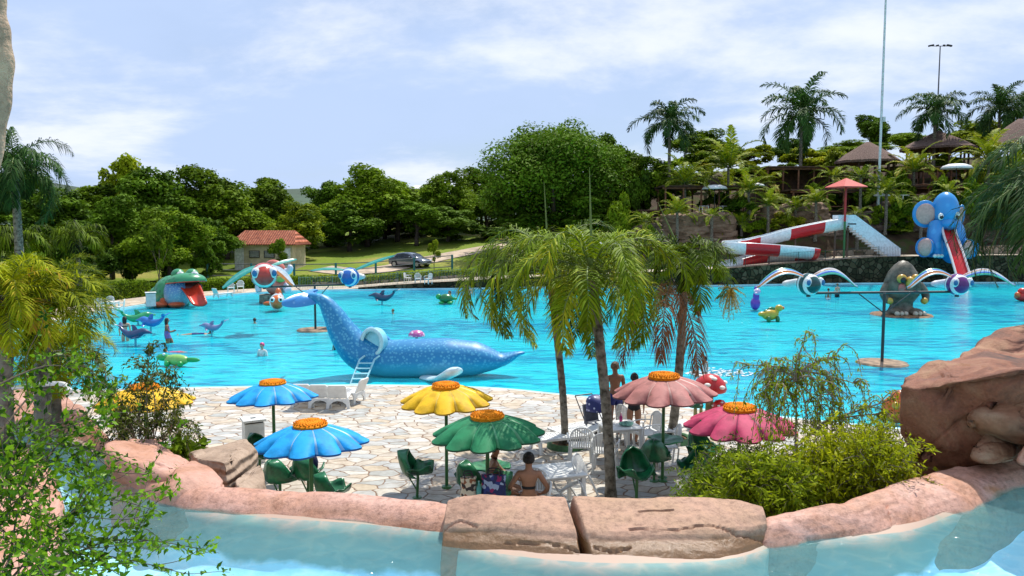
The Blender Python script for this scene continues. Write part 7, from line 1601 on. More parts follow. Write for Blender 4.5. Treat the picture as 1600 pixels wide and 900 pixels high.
# thatched huts
def thatch_mat():
    m, n, l, p = nodes('thatch'); tc = n.new('ShaderNodeTexCoord'); mp = n.new('ShaderNodeMapping'); mp.inputs['Scale'].default_value = (7, 7, .7); l.new(tc.outputs['Object'], mp.inputs[0]); t = n.new('ShaderNodeTexNoise'); t.inputs['Scale'].default_value = 2; t.inputs['Detail'].default_value = 6; l.new(mp.outputs[0], t.inputs[0]); r = ramp(n, [(.3, (.08, .045, .035)), (.55, (.20, .125, .10)), (.75, (.32, .23, .19))]); l.new(t.outputs[0], r.inputs[0]); l.new(r.outputs[0], p.inputs[0]); p.inputs['Roughness'].default_value = .95; b = n.new('ShaderNodeBump'); b.inputs['Distance'].default_value = .15; l.new(t.outputs[0], b.inputs['Height']); l.new(b.outputs[0], p.inputs['Normal']); return m
M_thatch = thatch_mat(); M_wood = mat('dark_timber', (.09, .045, .025), .8, .3, 3, .5, 20); M_woodr = mat('reddish_timber', (.2, .085, .04), .8, .25, 3)
def hut(px, ya, ye, w, Y, label, n=10):
    c = A(px, ye, Y); z0 = H(c.x, c.y) - .1; o = thing('thatched_hut', label, 'hut', (c.x, c.y, z0), .2, 'thatched huts on the hill'); za = A(px, ya, Y).z - z0; ze = c.z - z0; r = S(w, Y) / 2
    mb = MB(); prof = [(r, ze - .25), (r * 1.02, ze), (r * .7, lerp(ze, za, .36)), (r * .35, lerp(ze, za, .72)), (.2, za), (.01, za + .05)]; mb.lathe(prof, 40, caps=False); mb.lathe([(r * .97, ze - .26), (r * .6, lerp(ze, za, .3)), (.05, za - .4)], 30, caps=False)
    mb.v = [(x + .1 * nz(x * 2, y * 2, z), y + .1 * nz(x * 2, y * 2, z + 4), z + .10 * nz(x * 4, y * 4, z)) for x, y, z in mb.v]; part('thatch_roof', mb, M_thatch, o)
    for k in range(n): a = 2 * PI * k / n; mb = MB(); mb.tube([(r * .8 * math.cos(a), r * .8 * math.sin(a), 0), (r * .8 * math.cos(a), r * .8 * math.sin(a), ze + .15)], .12, 8); part('post', mb, M_wood, o)
    mb = MB(); mb.tube([(0, 0, 0), (0, 0, za - .3)], .2, 10); part('centre_post', mb, M_wood, o)
    mb = MB(); mb.lathe([(r * .78, .0), (r * .78, .9), (r * .74, .9), (r * .74, 0)], 28, caps=False); part('parapet', mb, M_wood, o)
hut(1355, 222, 252, 92, 88, 'thatched hut with pointed brown roof behind the tall white pole')
hut(1465, 205, 232, 105, 97, 'wide thatched hut behind the royal palm by the lamp post')
hut(1592, 186, 226, 100, 90, 'thatched hut cut by the right edge of the picture')
# timber pergolas on the terraces
def pergola(px0, px1, pyt, Y, d, label, nb=5, rails=True):
    a, b = A(px0, pyt, Y), A(px1, pyt, Y); z0 = min(H(a.x, Y), H(b.x, Y)) - .2; o = thing('pergola', label, 'pergola', (a.x, Y, z0), 0, 'dark timber pergolas on the terraces'); L = b.x - a.x; h = max(2.2, (a.z + b.z) / 2 - z0)
    for i in range(nb + 1):
        for y in (0, d): mb = MB(); mb.box((L * i / nb, y, h / 2), (.16, .16, h)); part('post', mb, M_woodr, o, smooth=False)
    mb = MB(); mb.box((L / 2, d / 2, h + .08), (L + .8, d + .8, .14)); part('roof_deck', mb, M_wood, o, smooth=False)
    for y in (0, d): mb = MB(); mb.box((L / 2, y, h - .12), (L + .6, .12, .2)); part('beam', mb, M_woodr, o, smooth=False)
    if rails: 
        for z in (.5, 1.0): mb = MB(); mb.box((L / 2, -.06, z), (L, .07, .07)); part('handrail', mb, M_woodr, o, smooth=False)
pergola(1040, 1180, 292, 81.5, 4, 'long dark timber pergola over the tables above the left rock bank')
pergola(1200, 1320, 262, 86, 4, 'dark timber pergola under the yellowish palms in the middle of the slope')
pergola(1240, 1345, 298, 81, 3, 'low dark timber pergola left of the red square parasol', 4)
pergola(1400, 1530, 262, 87, 4, 'dark reddish timber pergola on the slope behind the white dome umbrella', 6)
pergola(1430, 1560, 292, 83, 3, 'lower timber pergola right above the elephant', 6)
pergola(1000, 1060, 330, 80, 3, 'small dark pergola at the left end of the terrace', 3, False)
kerbwall('timber_wall', [A(1385, 300, 84.5), A(1470, 300, 84.5), A(1600, 300, 84.5)], 2.6, .3, 'brown timber wall below the white dome umbrella', M_woodr)
kerbwall('timber_wall', [A(1180, 300, 90), A(1260, 300, 90), A(1350, 300, 90)], 2.2, .3, 'brown timber wall in the middle of the slope', M_wood)
def dome(px, py, w, Y, label, hmin=2.0):
    c = A(px, py, Y); z0 = min(H(c.x, Y), c.z - hmin); o = thing('white_umbrella', label, 'umbrella', (c.x, Y, z0), 0, 'white umbrellas around the hill'); r = S(w, Y) / 2; h = c.z - z0
    mb = MB(); mb.lathe([(r, h - .32 * r), (r * .85, h - .14 * r), (r * .5, h - .02), (.01, h + .03)], 24, caps=False); s = part('canopy', mb, mat('umbrella_white', (.74, .76, .76), .6), o); s.modifiers.new('t', 'SOLIDIFY').thickness = .05
    mb = MB(); mb.tube([(0, 0, 0), (0, 0, h)], .04, 8); part('pole', mb, M_dsteel, o)
dome(1495, 256, 46, 81, 'white dome umbrella on the terrace above the elephant'); dome(950, 377, 36, 62, 'white dome umbrella just behind the middle plaza palm', 1.6); dome(1117, 289, 40, 80.5, 'white umbrella in the shade of the pergola, leftmost on the hill')
dome(1180, 286, 30, 80.5, 'white umbrella below the largest coconut palm'); dome(1378, 302, 24, 79, 'small white umbrella behind the top of the stair flank')
# tables in the shade of the terrace
tp = TB
for px, py, Y, lab in ((1100, 322, 80.5, 'white table in the shade of the left terrace pergola'), (1132, 322, 80.5, 'second white table under the left terrace pergola, further right'), (1285, 318, 80, 'white table left of the red square parasol'), (1412, 305, 80, 'white table above the stair foot')):
    c = A(px, py, Y); dup(tp, (c.x, Y, max(H(c.x, Y), c.z - .7)), .2, lab, 'white tables on the hill terrace')
# poles
def pole(px, Y, top, r, label, m):
    b = A(px, 400, Y); z0 = H(b.x, Y); o = thing('light_pole', label, 'pole', (b.x, Y, z0), 0, 'tall poles on the hill'); mb = MB(); mb.tube([(0, 0, -.3), (0, 0, (top - z0) * .5), (0, 0, top - z0)], [r, r * .85, r * .6], 10); part('shaft', mb, m, o); return o, top - z0
o, h = pole(1369, 80, 34, .14, 'very tall plain white pole running out of the top of the picture', mat('pole_white', (.62, .66, .68), .5))
mb = MB(); mb.rbox((.2, -.15, A(0, 222, 80).z - h0(40) - 0), (.28, .2, .5), .02); part('junction_box', mb, mat('box_grey', (.6, .62, .62), .5), o)
t = A(1455, 72, 112); o, h = pole(1455, 112, t.z, .12, 'slim lamp post with a crossbar of floodlights above the royal palm', mat('pole_grey', (.12, .12, .14), .6))
mb = MB(); mb.tube([(-1.2, 0, h), (1.2, 0, h)], .05, 6); part('crossbar', mb, M_dsteel, o)
for x in (-1.3, 1.3, -.4, .55): mb = MB(); mb.rbox((x, 0, h + .08), (.75 if abs(x) > 1 else .3, .3, .22), .03, (0, .2 if x > 0 else -.2, 0)); part('floodlight', mb, M_dsteel, o)
# far white shed roof in the tree gap
b = A(667, 296, 135); o = thing('far_shed', 'far pale roofed shed glimpsed over the treetops above the car', 'building', (b.x, b.y, 0)); mb = MB(); z = b.z; mb.box((0, 0, z / 2), (5, 4, z)); part('wall', mb, M_concrete, o, smooth=False); mb = MB(); mb.add([(-3, -2.4, z), (3, -2.4, z), (3, 2.4, z), (-3, 2.4, z), (-2, 0, z + .7), (2, 0, z + .7)], [(0, 1, 5, 4), (1, 2, 5), (2, 3, 4, 5), (3, 0, 4), (3, 2, 1, 0)]); part('roof', mb, mat('shed_roof', (.7, .72, .72), .5), o, smooth=False)
# far chairs on the deck
def far_chair(px, py, rz, lab, grp): p = G(px, py, dz(G(px, py))); return dup(CH, (p.x, p.y, dz(p)), rz, lab, grp)
FG = 'white chairs on the far deck'
far_chair(361, 458, .5, 'white chair on the left deck, nearest the white lounger', FG); far_chair(376, 456, .3, 'white chair on the left deck, right one of the pair before the hedge', FG)
for px, py, rz, lab in ((637, 441, 1.3, 'leftmost of the three white chairs by the far railing'), (653, 438, .2, 'middle one of the three white chairs by the far railing'), (669, 437, -.7, 'rightmost of the three white chairs by the far railing')): far_chair(px, py, rz, lab, FG)
far_chair(157, 490, .8, 'white chair left of the far left table, partly behind the yellow palm', FG); far_chair(187, 491, -1.2, 'white chair right of the far left table', FG)
far_chair(170, 486, 0.1, 'white chair behind the far left table', FG)
p = G(173, 491, .03); dup(TB, (p.x, p.y, .03), .1, 'white table on the deck at the far left shore', 'white tables on the far deck')
p = G(343, 464, .1); dup(LN, (p.x, p.y, .05), 2.6, 'white lounger standing by the pool edge right of the frog slide', 'white loungers on the far deck')
# shade house panel on the far right deck
p = G(1545, 418, 2.2)
# extra greenery that closes the slope
HG = 'bushes on the terraced slope'
rr = random.Random(77)
for i, (x, ty, w, Y, m, lab) in enumerate([(1035, 268, 90, 88, F_mid, 'green bush below the small royal palm'), (1085, 238, 100, 100, F_mid, 'broad bush on the slope between the first two palms'), (1000, 262, 70, 86, F_dark, 'dark bush right of the great tree'), (1160, 305, 60, 79, F_dark, 'dark bush under the largest coconut palm'), (1210, 300, 60, 82, F_yel, 'yellow bush over the brown rock bank'), (1275, 285, 60, 83, F_mid, 'green bush in front of the middle pergola'),
  (1255, 228, 80, 104, F_yel, 'yellow bush left of the pointed hut'), (1310, 228, 60, 98, F_hill, 'yellow green bush at the left eave of the pointed hut'), (1400, 262, 60, 84, F_mid, 'green bush right of the pointed hut'), (1475, 275, 60, 80, F_mid, 'bush left of the white dome umbrella'), (1530, 275, 70, 80, F_mid, 'bush right of the white dome umbrella'), (1565, 240, 80, 86, F_hill, 'yellow green bush under the right thatched roof'),
  (1525, 205, 70, 104, F_yel, 'golden bush left of the right thatched roof'), (1385, 320, 60, 79.5, F_mid, 'green bush by the rock behind the stairs'), (1425, 318, 50, 79.5, F_light, 'light green tuft above the elephant ear'), (1560, 290, 80, 80, F_dark, 'dark bush at the right behind the railing'), (1060, 318, 50, 79, F_light, 'light green tuft on the left rock bank'), (1185, 340, 50, 76.5, F_mid, 'bush left of the straight run of the slide'), (1230, 330, 60, 77.5, F_hill, 'yellow green tuft above the straight run'), (1340, 350, 50, 78, F_mid, 'bush just right of the stair top'), (1120, 300, 60, 83.5, F_dark, 'dark shade plant inside the left pergola'), (1300, 300, 50, 83.5, F_dark, 'dark shade plant inside the middle pergola'), (1500, 300, 60, 85.5, F_dark, 'dark shade plant behind the dome umbrella'), (1610, 300, 80, 82, F_dark, 'dark bush at the far right edge'), (1168, 258, 70, 98, F_mid, 'green bush filling the slope behind the largest coconut palm'), (1068, 270, 80, 92, F_mid, 'wide green bush behind the left pergola'), (1350, 285, 70, 84.5, F_dark, 'dark bush under the eave of the pointed hut'), (1480, 240, 70, 96, F_mid, 'green bush below the wide thatched roof'), (970, 300, 60, 80, F_mid, 'green bush left of the brown rock'), (1015, 350, 40, 74, F_mid, 'small green bush beside the reddish rock')]):
    tree_px('bush', x, ty, w, Y, lab, m, name='bush', cat='bush', group=HG)
# ---------------------------------------------------------------- people
def skin_mat(name, col):
    m = mat(name, col, .5, .1, 5, .1, 40); m.node_tree.nodes['Principled BSDF'].inputs['Subsurface Weight'].default_value = .0; return m
SK_tan = skin_mat('skin_tan', (.42, .20, .11)); SK_brown = skin_mat('skin_brown', (.26, .115, .06)); SK_light = skin_mat('skin_light', (.58, .34, .23))
HAIR = mat('hair_dark', (.012, .009, .008), .45, .3, 20, .8, 60); HAIRB = mat('hair_brown', (.16, .09, .04), .5, .3, 20, .8, 60)
NODES = {  # name: (x, y, z, radius) of a 1.66 m adult facing +y
 'pel': (0, 0, .92, .118), 'bel': (0, .005, 1.04, .103), 'rib': (0, .0, 1.17, .112), 'che': (0, -.0, 1.29, .118), 'nk0': (0, -.012, 1.385, .062), 'nk1': (0, .0, 1.44, .050), 'jaw': (0, .022, 1.495, .064), 'hd': (0, .012, 1.56, .083), 'top': (0, -.004, 1.605, .066),
 'hipL': (-.085, 0, .86, .105), 'hipR': (.085, 0, .86, .105), 'thL': (-.095, .01, .68, .082), 'thR': (.095, .01, .68, .082), 'knL': (-.09, .015, .47, .055), 'knR': (.09, .015, .47, .055), 'caL': (-.09, -.012, .34, .056), 'caR': (.09, -.012, .34, .056), 'anL': (-.09, -.015, .08, .034), 'anR': (.09, -.015, .08, .034), 'toL': (-.10, .12, .03, .026), 'toR': (.10, .12, .03, .026),
 'shL': (-.145, -.005, 1.345, .056), 'shR': (.145, -.005, 1.345, .056), 'uaL': (-.185, -.005, 1.24, .045), 'uaR': (.185, -.005, 1.24, .045), 'elL': (-.21, -.015, 1.08, .036), 'elR': (.21, -.015, 1.08, .036), 'faL': (-.22, .01, .98, .037), 'faR': (.22, .01, .98, .037), 'wrL': (-.225, .04, .85, .024), 'wrR': (.225, .04, .85, .024), 'paL': (-.225, .055, .79, .030), 'paR': (.225, .055, .79, .030)}
EDGES = [('pel', 'bel'), ('bel', 'rib'), ('rib', 'che'), ('che', 'nk0'), ('nk0', 'nk1'), ('nk1', 'jaw'), ('jaw', 'hd'), ('hd', 'top')] + [e for s in 'LR' for e in (('pel', 'hip' + s), ('hip' + s, 'th' + s), ('th' + s, 'kn' + s), ('kn' + s, 'ca' + s), ('ca' + s, 'an' + s), ('an' + s, 'to' + s), ('che', 'sh' + s), ('sh' + s, 'ua' + s), ('ua' + s, 'el' + s), ('el' + s, 'fa' + s), ('fa' + s, 'wr' + s), ('wr' + s, 'pa' + s))]
def person(label, loc, rz, skin, pose=None, hair=('short', HAIR), clothes=(), scale=1.0, fat=1.0, hands=True, face=True, group=None, drop=()):
    N = {k: list(v) for k, v in NODES.items()}
    for k, v in (pose or {}).items():
        if k == '_f': continue
        for i, c in enumerate(v): N[k][i] = c
    for k in N:
        if fat != 1.0 and k not in ('hd', 'top', 'jaw'): N[k][3] *= fat
    E = [e for e in EDGES if e[0] not in drop and e[1] not in drop]; used = sorted({k for e in E for k in e})
    if hands:
        for s in 'LR':
            if 'wr' + s not in used: continue
            w, p = Vector(N['wr' + s][:3]), Vector(N['pa' + s][:3]); d = (p - w).normalized(); f = Vector((0, 1, 0)) if abs(d.y) < .7 else Vector((1, 0, 0)); f = (f - d * f.dot(d)).normalized(); q = d.cross(f) * (1 if s == 'R' else -1)
            for i, (o, L) in enumerate(((-.026, .062), (-.009, .072), (.009, .068), (.026, .052))):
                a, b, c = p + d * .025 + f * o, p + d * (.03 + L * .5) + f * o * 1.25 - q * .006, p + d * (.03 + L) + f * o * 1.2 - q * .022
                for nm, v, r in (('a', a, .0095), ('b', b, .0085), ('c', c, .0072)): N[f'f{i}{nm}{s}'] = [*v, r]
                E += [('pa' + s, f'f{i}a{s}'), (f'f{i}a{s}', f'f{i}b{s}'), (f'f{i}b{s}', f'f{i}c{s}')]
            a = w + d * .02 + f * .02; b = a + (f * .8 + d * .6).normalized() * .035; c = b + (f * .35 + d * .9).normalized() * .03
            for nm, v, r in (('a', b, .0115), ('b', c, .0085)): N[f't{nm}{s}'] = [*v, r]
            E += [('wr' + s, f'ta{s}'), (f'ta{s}', f'tb{s}')]
            N['pa' + s][3] = .024
        used = sorted({k for e in E for k in e})
    if face: N['nose'] = [N['hd'][0] + N['jaw'][0] * 0, N['hd'][1] + .088, N['hd'][2] - .035, .012]
    bm = bmesh.new(); ly = bm.verts.layers.skin.verify(); V = {}
    for k in used:
        v = bm.verts.new(N[k][:3]); r = N[k][3]; v[ly].radius = (r, r); v[ly].use_root = (k == 'pel'); V[k] = v
    for a, b in E: bm.edges.new((V[a], V[b]))
    me = bpy.data.meshes.new('tmp'); bm.to_mesh(me); bm.free(); t = bpy.data.objects.new('tmp', me); C.objects.link(t)
    sk = t.modifiers.new('s', 'SKIN'); sk.use_smooth_shade = True; sk.branch_smoothing = .6; sb = t.modifiers.new('d', 'SUBSURF'); sb.levels = 2; sb.render_levels = 2
    bpy.context.view_layer.update(); dg = bpy.context.evaluated_depsgraph_get(); body = bpy.data.meshes.new_from_object(t.evaluated_get(dg)); bpy.data.objects.remove(t)
    bm = bmesh.new(); bm.from_mesh(body); bmesh.ops.delete(bm, geom=[v for v in bm.verts if not v.link_faces], context='VERTS'); bm.to_mesh(body); bm.free()
    body.name = 'body'; body.materials.clear(); body.materials.append(skin); body.polygons.foreach_set('use_smooth', [True] * len(body.polygons))
    o = thing('person', label, 'person', loc, rz, group, scale); link('body', body, o)
    hd, top, jaw = (Vector(N[k][:3]) for k in ('hd', 'top', 'jaw')); up = (top - jaw).normalized()
    fw = Vector((pose or {}).get('_f', (0, 1, 0))); fw = (fw - up * fw.dot(up)).normalized(); sd_ = fw.cross(up)
    if face:
        for s in (-1, 1):
            mb = MB(); mb.ball(hd + fw * .076 + sd_ * (s * .03) - up * .005, (.014, .008, .008), 10, 6); part('eye', mb, M_eyew, o)
            mb = MB(); mb.ball(hd + fw * .083 + sd_ * (s * .03) - up * .005, .006, 8, 6); part('pupil', mb, M_black, o.children[-1] if False else o)
            mb = MB(); mb.ball(hd + sd_ * (s * .084) - up * .012, (.012, .02, .03), 10, 6); part('ear', mb, skin, o)
        mb = MB(); mb.tube([hd + fw * .082 + up * .0, hd + fw * .10 - up * .03, hd + fw * .08 - up * .04], [.008, .014, .010], 8); part('nose', mb, skin, o)
        mb = MB(); mb.ball(hd + fw * .078 - up * .062, (.024, .008, .007), 10, 5); part('mouth', mb, mat('lips', (.3, .07, .06), .5), o)
    M = Matrix((sd_, fw, up)).transposed().to_4x4(); M.translation = hd
    mb = MB(); mb.M = M; NU, NV = 20, 12; vs = []
    for i in range(NV + 1):
        a = PI * .62 * i / NV
        for j in range(NU):
            w = 2 * PI * j / NU; front = max(0, math.sin(w)); aa = a * (1 - .42 * front); vs.append((.096 * math.sin(aa) * math.cos(w), .100 * math.sin(aa) * math.sin(w) - .008, .112 * math.cos(aa) + .004 + .004 * nz(w * 3, a * 5)))
    mb.add(vs, [(i * NU + j, i * NU + (j + 1) % NU, (i + 1) * NU + (j + 1) % NU, (i + 1) * NU + j) for i in range(NV) for j in range(NU)])
    if hair[0] == 'bun': mb.ball((0, -.06, .10), (.055, .055, .05), 12, 8)
    if hair[0] == 'tail': mb.ball((0, -.085, .06), (.035, .04, .04), 10, 6); mb.tube(catmull([(0, -.10, .05), (0, -.135, -.02), (0, -.11, -.12), (.01, -.08, -.2)], 4), [.026] * 5 + [.03] * 4 + [.024, .02, .015, .006], 10)
    if hair[0] == 'long': mb.tube(catmull([(0, -.045, .05), (0, -.075, -.06), (0, -.09, -.18), (0, -.075, -.30)], 4), [.07, .085, .092, .092, .09, .09, .088, .085, .08, .07, .06, .045, .02], 14, flat=.6)
    part('hair', mb, hair[1], o)
    for nm, m, off, pred in clothes:                          # garments: body faces lifted along their normals
        bm = bmesh.new(); bm.from_mesh(body); bm.normal_update(); kill = [f for f in bm.faces if not pred(f.calc_center_median(), f.normal)]
        bmesh.ops.delete(bm, geom=kill, context='FACES')
        for v in bm.verts: v.co += v.normal * off
        if len(bm.faces):
            g_ = bpy.data.meshes.new(nm); bm.to_mesh(g_); g_.materials.clear(); g_.materials.append(m); g_.polygons.foreach_set('material_index', [0] * len(g_.polygons)); link(nm, g_, o)
        bm.free()
    return o
blk = mat('swim_black', (.01, .01, .012), .6); navy = mat('swim_navy', (.012, .02, .14), .7, .2); bluep = mat('swim_blue', (.08, .18, .5), .7, .3, 14, col2=(.35, .12, .3)); grn = mat('swim_green', (.03, .3, .16), .6, .3, 14, col2=(.3, .4, .1)); white_c = mat('cloth_white', (.7, .7, .68), .8)
brief = lambda z0, z1, dip=.10: (lambda c, n: z0 < c.z < z1 and abs(c.x) < .2 and c.z > z1 - .05 - (dip * (1 - abs(c.x) / .17)))
shorts = lambda z0, z1: (lambda c, n: z0 < c.z < z1 and abs(c.x) < .175)
band = lambda z0, z1: (lambda c, n: z0 < c.z < z1 and abs(c.x) < .155)
strap = lambda z0, z1, w: (lambda c, n: (z0 < c.z < z1 and abs(c.x) < .15) or (abs(c.x) < w and z0 - .14 < c.z < z1 and c.y < -.03))
gg = lambda x, y: Vector((*G(x, y).xy, .016))
# couple standing by the big table
person('tanned man in navy swim shorts standing with his back turned near the middle palm', gg(960, 684), .25, SK_brown, {'elL': (-.25, .05, 1.10), 'faL': (-.22, .12, 1.04), 'wrL': (-.13, .2, 1.02), 'paL': (-.08, .23, 1.02), '_f': (.5, 1, 0), 'che': (0, 0, 1.29, .13), 'shL': (-.165, 0, 1.35), 'shR': (.165, 0, 1.35), 'bel': (0, 0, 1.04, .112)}, ('short', HAIRB), [('swim_shorts', navy, .012, lambda c, n: .72 < c.z < .97 and abs(c.x) < .2 and c.y < .15)], 1.09, 1.08, group=None)
person('woman in a dark string bikini standing with her back turned behind the pink parasol', gg(990, 694), -.15, SK_tan, {'elL': (-.25, .02, 1.10), 'faL': (-.25, .08, 1.02), 'wrL': (-.22, .17, .95), 'paL': (-.2, .22, .93), 'hipL': (-.09, 0, .86, .115), 'hipR': (.09, 0, .86, .115), 'thL': (-.095, .01, .68, .09), 'thR': (.095, .01, .68, .09), 'bel': (0, 0, 1.04, .094), 'anR': (.05, -.06, .08), 'toR': (.07, .07, .03)}, ('bun', HAIR), [('bikini_bottom', blk, .006, brief(.80, .95, .13)), ('bikini_top', blk, .005, band(1.215, 1.235))], .99)
# seated women under the green parasol
SIT = {'pel': (0, 0, .56), 'bel': (0, .0, .68), 'rib': (0, .0, .81), 'che': (0, .01, .93), 'nk0': (0, 0, 1.025), 'nk1': (0, .012, 1.08), 'jaw': (0, .035, 1.135), 'hd': (0, .025, 1.20), 'top': (0, .01, 1.245), 'hipL': (-.09, .03, .53), 'hipR': (.09, .03, .53), 'thL': (-.11, .22, .52), 'thR': (.11, .22, .52), 'knL': (-.12, .42, .50), 'knR': (.12, .42, .50), 'caL': (-.12, .43, .36), 'caR': (.12, .43, .36), 'anL': (-.12, .42, .09), 'anR': (.12, .42, .09), 'toL': (-.12, .55, .04), 'toR': (.12, .55, .04), 'shL': (-.15, 0, .985), 'shR': (.15, 0, .985)}
B4 = gg(826, 836)
person('woman in a black string bikini sitting with her back turned, hair tied up, elbows out', B4, .0, SK_tan, {**SIT, 'uaL': (-.21, -.02, .89), 'uaR': (.21, -.02, .89), 'elL': (-.30, -.03, .76), 'elR': (.30, -.03, .76), 'faL': (-.275, .03, .68), 'faR': (.275, .03, .68), 'wrL': (-.20, .12, .60), 'wrR': (.20, .12, .60), 'paL': (-.165, .17, .585), 'paR': (.165, .17, .585), 'shL': (-.16, 0, .985, .062), 'shR': (.16, 0, .985, .062), 'rib': (0, 0, .81, .125), 'bel': (0, 0, .68, .12)}, ('bun', HAIR), [('bikini_top', blk, .005, lambda c, n: (.765 < c.z < .785 and abs(c.x) < .15) or (abs(c.x) < .018 and .62 < c.z < .785 and c.y < -.04)), ('bikini_bottom', blk, .007, lambda c, n: c.z < .62 and c.y < .06 and abs(c.x) < .17)], 1.04, 1.05)
B3 = gg(772, 815)
person('woman in sunglasses and green bikini sitting in profile beside the parasol pole', B3, -1.45, SK_tan, {**SIT, 'uaL': (-.19, .06, .87), 'elL': (-.21, .15, .76), 'faL': (-.20, .22, .72), 'wrL': (-.16, .32, .66), 'paL': (-.13, .37, .65), 'uaR': (.2, -.08, .88), 'elR': (.24, -.17, .75), 'faR': (.24, -.2, .66), 'wrR': (.24, -.24, .55), 'paR': (.24, -.25, .49)}, ('bun', HAIR), [('bikini_top', grn, .008, lambda c, n: .83 < c.z < .93 and c.y > -.02 and abs(c.x) < .13), ('bikini_bottom', grn, .007, lambda c, n: c.z < .6 and c.y < .08 and abs(c.x) < .17)], 1.05)
sg = thing('sunglasses', 'black sunglasses on the face of the woman sitting in profile', 'sunglasses', B3, -1.45, None, 1.05); M_sg = mat('lens_black', (.01, .01, .01), .1)
for s in (-1, 1): mb = MB(); mb.ball((s * .034, .115, 1.203), (.029, .012, .022), 14, 8); part('lens', mb, M_sg, sg); mb = MB(); mb.tube([(s * .06, .11, 1.208), (s * .092, .03, 1.205)], .004, 6); part('temple', mb, M_sg, sg)
leaf_seat(764, 822, -1.3, 'green leaf seat carrying the woman in sunglasses', 1.0)
# bathers
PW = lambda x, y, z=-.7: Vector((*G(x, y, WZ).xy, z))
person('woman in a black bikini wading with her back turned at the left of the pool', PW(196, 533), .3, SK_light, {'elL': (-.24, .02, 1.10), 'paR': (.2, .12, .85), 'knL': (-.08, .05, .47)}, ('long', HAIR), [('bikini_bottom', blk, .008, brief(.80, .95, .1)), ('bikini_top', blk, .006, band(1.2, 1.235))], 1.02, hands=False)
person('woman in a blue printed swimsuit walking through the water at the left', PW(262, 536), -1.2, SK_brown, {'elR': (.22, .1, 1.08), 'faR': (.2, .2, 1.08), 'wrR': (.16, .3, 1.12), 'paR': (.14, .35, 1.14), 'thL': (-.09, .12, .68), 'knL': (-.09, .2, .48), 'caL': (-.09, .16, .34), 'anL': (-.09, .1, .1), 'toL': (-.1, .22, .05), 'bel': (0, 0, 1.04, .125), 'pel': (0, 0, .92, .14)}, ('long', HAIR), [('swimsuit', bluep, .012, lambda c, n: .78 < c.z < 1.30 and abs(c.x) < .17 and not (c.z > 1.12 and c.y < -.02))], 1.02, 1.12, hands=False)
FL = {k: (v[0], (v[2] - .95), .05 + v[1] * .5) for k, v in NODES.items()}
FL = {k: v for k, v in FL.items()}
FL.update({'hd': (0, .62, .16), 'jaw': (0, .57, .12), 'top': (0, .62, .22), 'nk1': (0, .5, .08), 'elL': (-.3, .6, .02), 'faL': (-.3, .7, 0), 'wrL': (-.28, .8, 0), 'paL': (-.27, .86, 0), 'elR': (.3, .55, .02), 'faR': (.32, .65, 0), 'wrR': (.3, .75, 0), 'paR': (.3, .8, 0)})
person('dark haired swimmer floating low in the water beside the lilac dolphin', PW(309, 522, -.2), -1.3, SK_tan, FL, ('short', HAIR), [('swimsuit', navy, .01, lambda c, n: -.25 < c.y < .3 and abs(c.x) < .16)], 1.0, hands=False)
person('swimmer in a pink top floating by the light green crocodile at the left', PW(276, 550, -.2), 1.5, SK_tan, FL, ('short', HAIRB), [('swimsuit', gp('swim_pink', (.6, .1, .2)), .01, lambda c, n: -.25 < c.y < .35 and abs(c.x) < .16)], .8, hands=False)
person('person in dark trunks standing in the water at the far wall left of the palms', PW(733, 468, -.75), PI + .2, SK_light, {'elL': (-.2, .1, 1.1), 'faL': (-.12, .17, 1.12), 'wrL': (-.04, .2, 1.14), 'paL': (.0, .2, 1.14)}, ('short', HAIRB), [('swim_shorts', blk, .015, shorts(.6, .96))], .98, hands=False)
b = G(703, 473, WZ); person('child in a green shirt riding on the green turtle', (b.x, b.y - .1, -.52), 1.3, SK_tan, SIT, ('short', HAIR), [('shirt', gp('shirt_green', (.15, .5, .1)), .015, lambda c, n: .62 < c.z < .98 and abs(c.x) < .2)], .95, hands=False)
CG2 = None
person('boy with dark hair and bare back standing in the water under the right spinner wing', PW(1294, 468, -.75), 0, SK_brown, None, ('short', HAIR), [('swim_shorts', white_c, .015, shorts(.74, .9))], .86, hands=False)
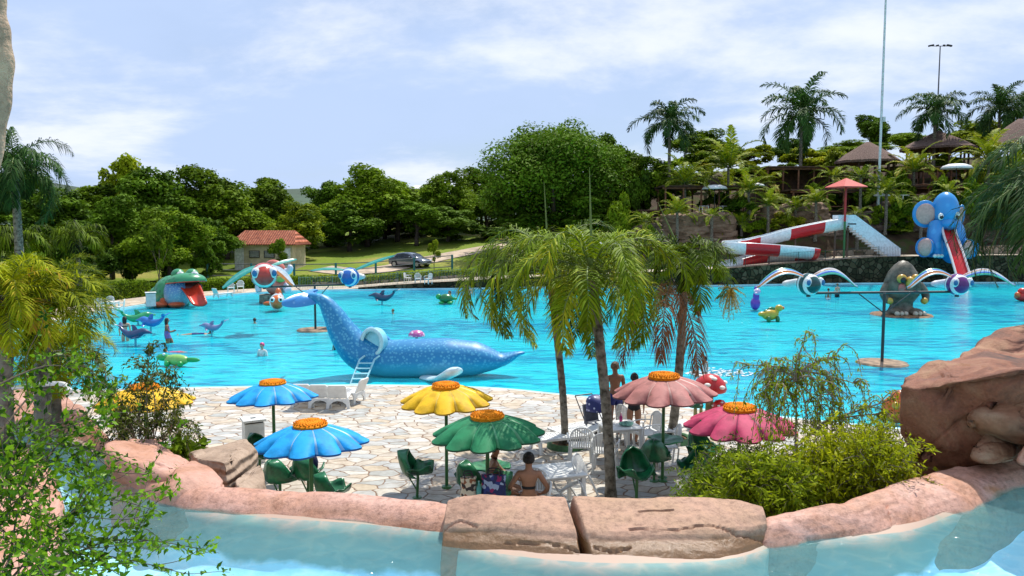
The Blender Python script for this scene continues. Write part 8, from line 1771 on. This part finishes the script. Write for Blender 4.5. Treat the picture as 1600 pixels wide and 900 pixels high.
person('child with raised shoulders and dark shorts beside the boy under the spinner wing', PW(1308, 464, -.75), .2, SK_light, {'elR': (.25, .1, 1.15)}, ('short', HAIRB), [('swim_shorts', blk, .02, shorts(.6, 1.02))], .98, hands=False)
person('child splashing with bent arm just behind the big red toadstool', PW(1101, 584, -.62), .6, SK_tan, {'elL': (-.3, .05, 1.2), 'faL': (-.38, .05, 1.26), 'wrL': (-.46, .05, 1.33), 'paL': (-.5, .05, 1.37)}, ('tail', HAIR), [('swimsuit', white_c, .012, lambda c, n: .85 < c.z < 1.3 and abs(c.x) < .15)], .68, hands=False)
person('child in dark swimwear peeping out behind the tail of the whale', PW(526, 546, -.75), .9, SK_brown, None, ('short', HAIR), [('swim_shorts', blk, .015, shorts(.6, 1.0))], .78, hands=False)
person('bather in deep water with only a pink capped head and shoulders showing', PW(410, 556, -1.25), 2.8, SK_light, None, ('short', gp('cap_pink', (.7, .05, .2))), [('shirt', white_c, .012, lambda c, n: .9 < c.z < 1.38)], 1.0, hands=False)
person('lone swimmer of whom only the head shows, left of the rear spinner', PW(398, 505, -1.42), 1.0, SK_tan, None, ('short', HAIR), [('swim_shorts', blk, .015, shorts(.6, .95))], .95, hands=False)
person('lone swimmer of whom only the head shows, below the dark raised tail dolphin', PW(614, 490, -1.42), 2.0, SK_tan, None, ('short', HAIRB), [('swim_shorts', blk, .015, shorts(.6, .95))], .95, hands=False)
# white water thrown up by the splashing child
rs = np.random.RandomState(8); b = G(1112, 584, WZ); mb = MB()
for i in range(160): a = rs.rand() * 6.28; q = .1 + 1.1 * rs.rand() ** .7; mb.ball((b.x + q * math.cos(a) + .3, b.y + q * math.sin(a) * .5, WZ + .01 + .25 * rs.rand() ** 3 * (1.2 - q)), (.03 + .06 * rs.rand(), .03 + .03 * rs.rand(), .015), 6, 4)
tag(link('water_splash', mesh_of(mb, 'water_splash', mat('foam_white', (.75, .8, .82), .4))), 'white spray and foam where the child splashes behind the toadstools', 'splash', None, 'stuff')
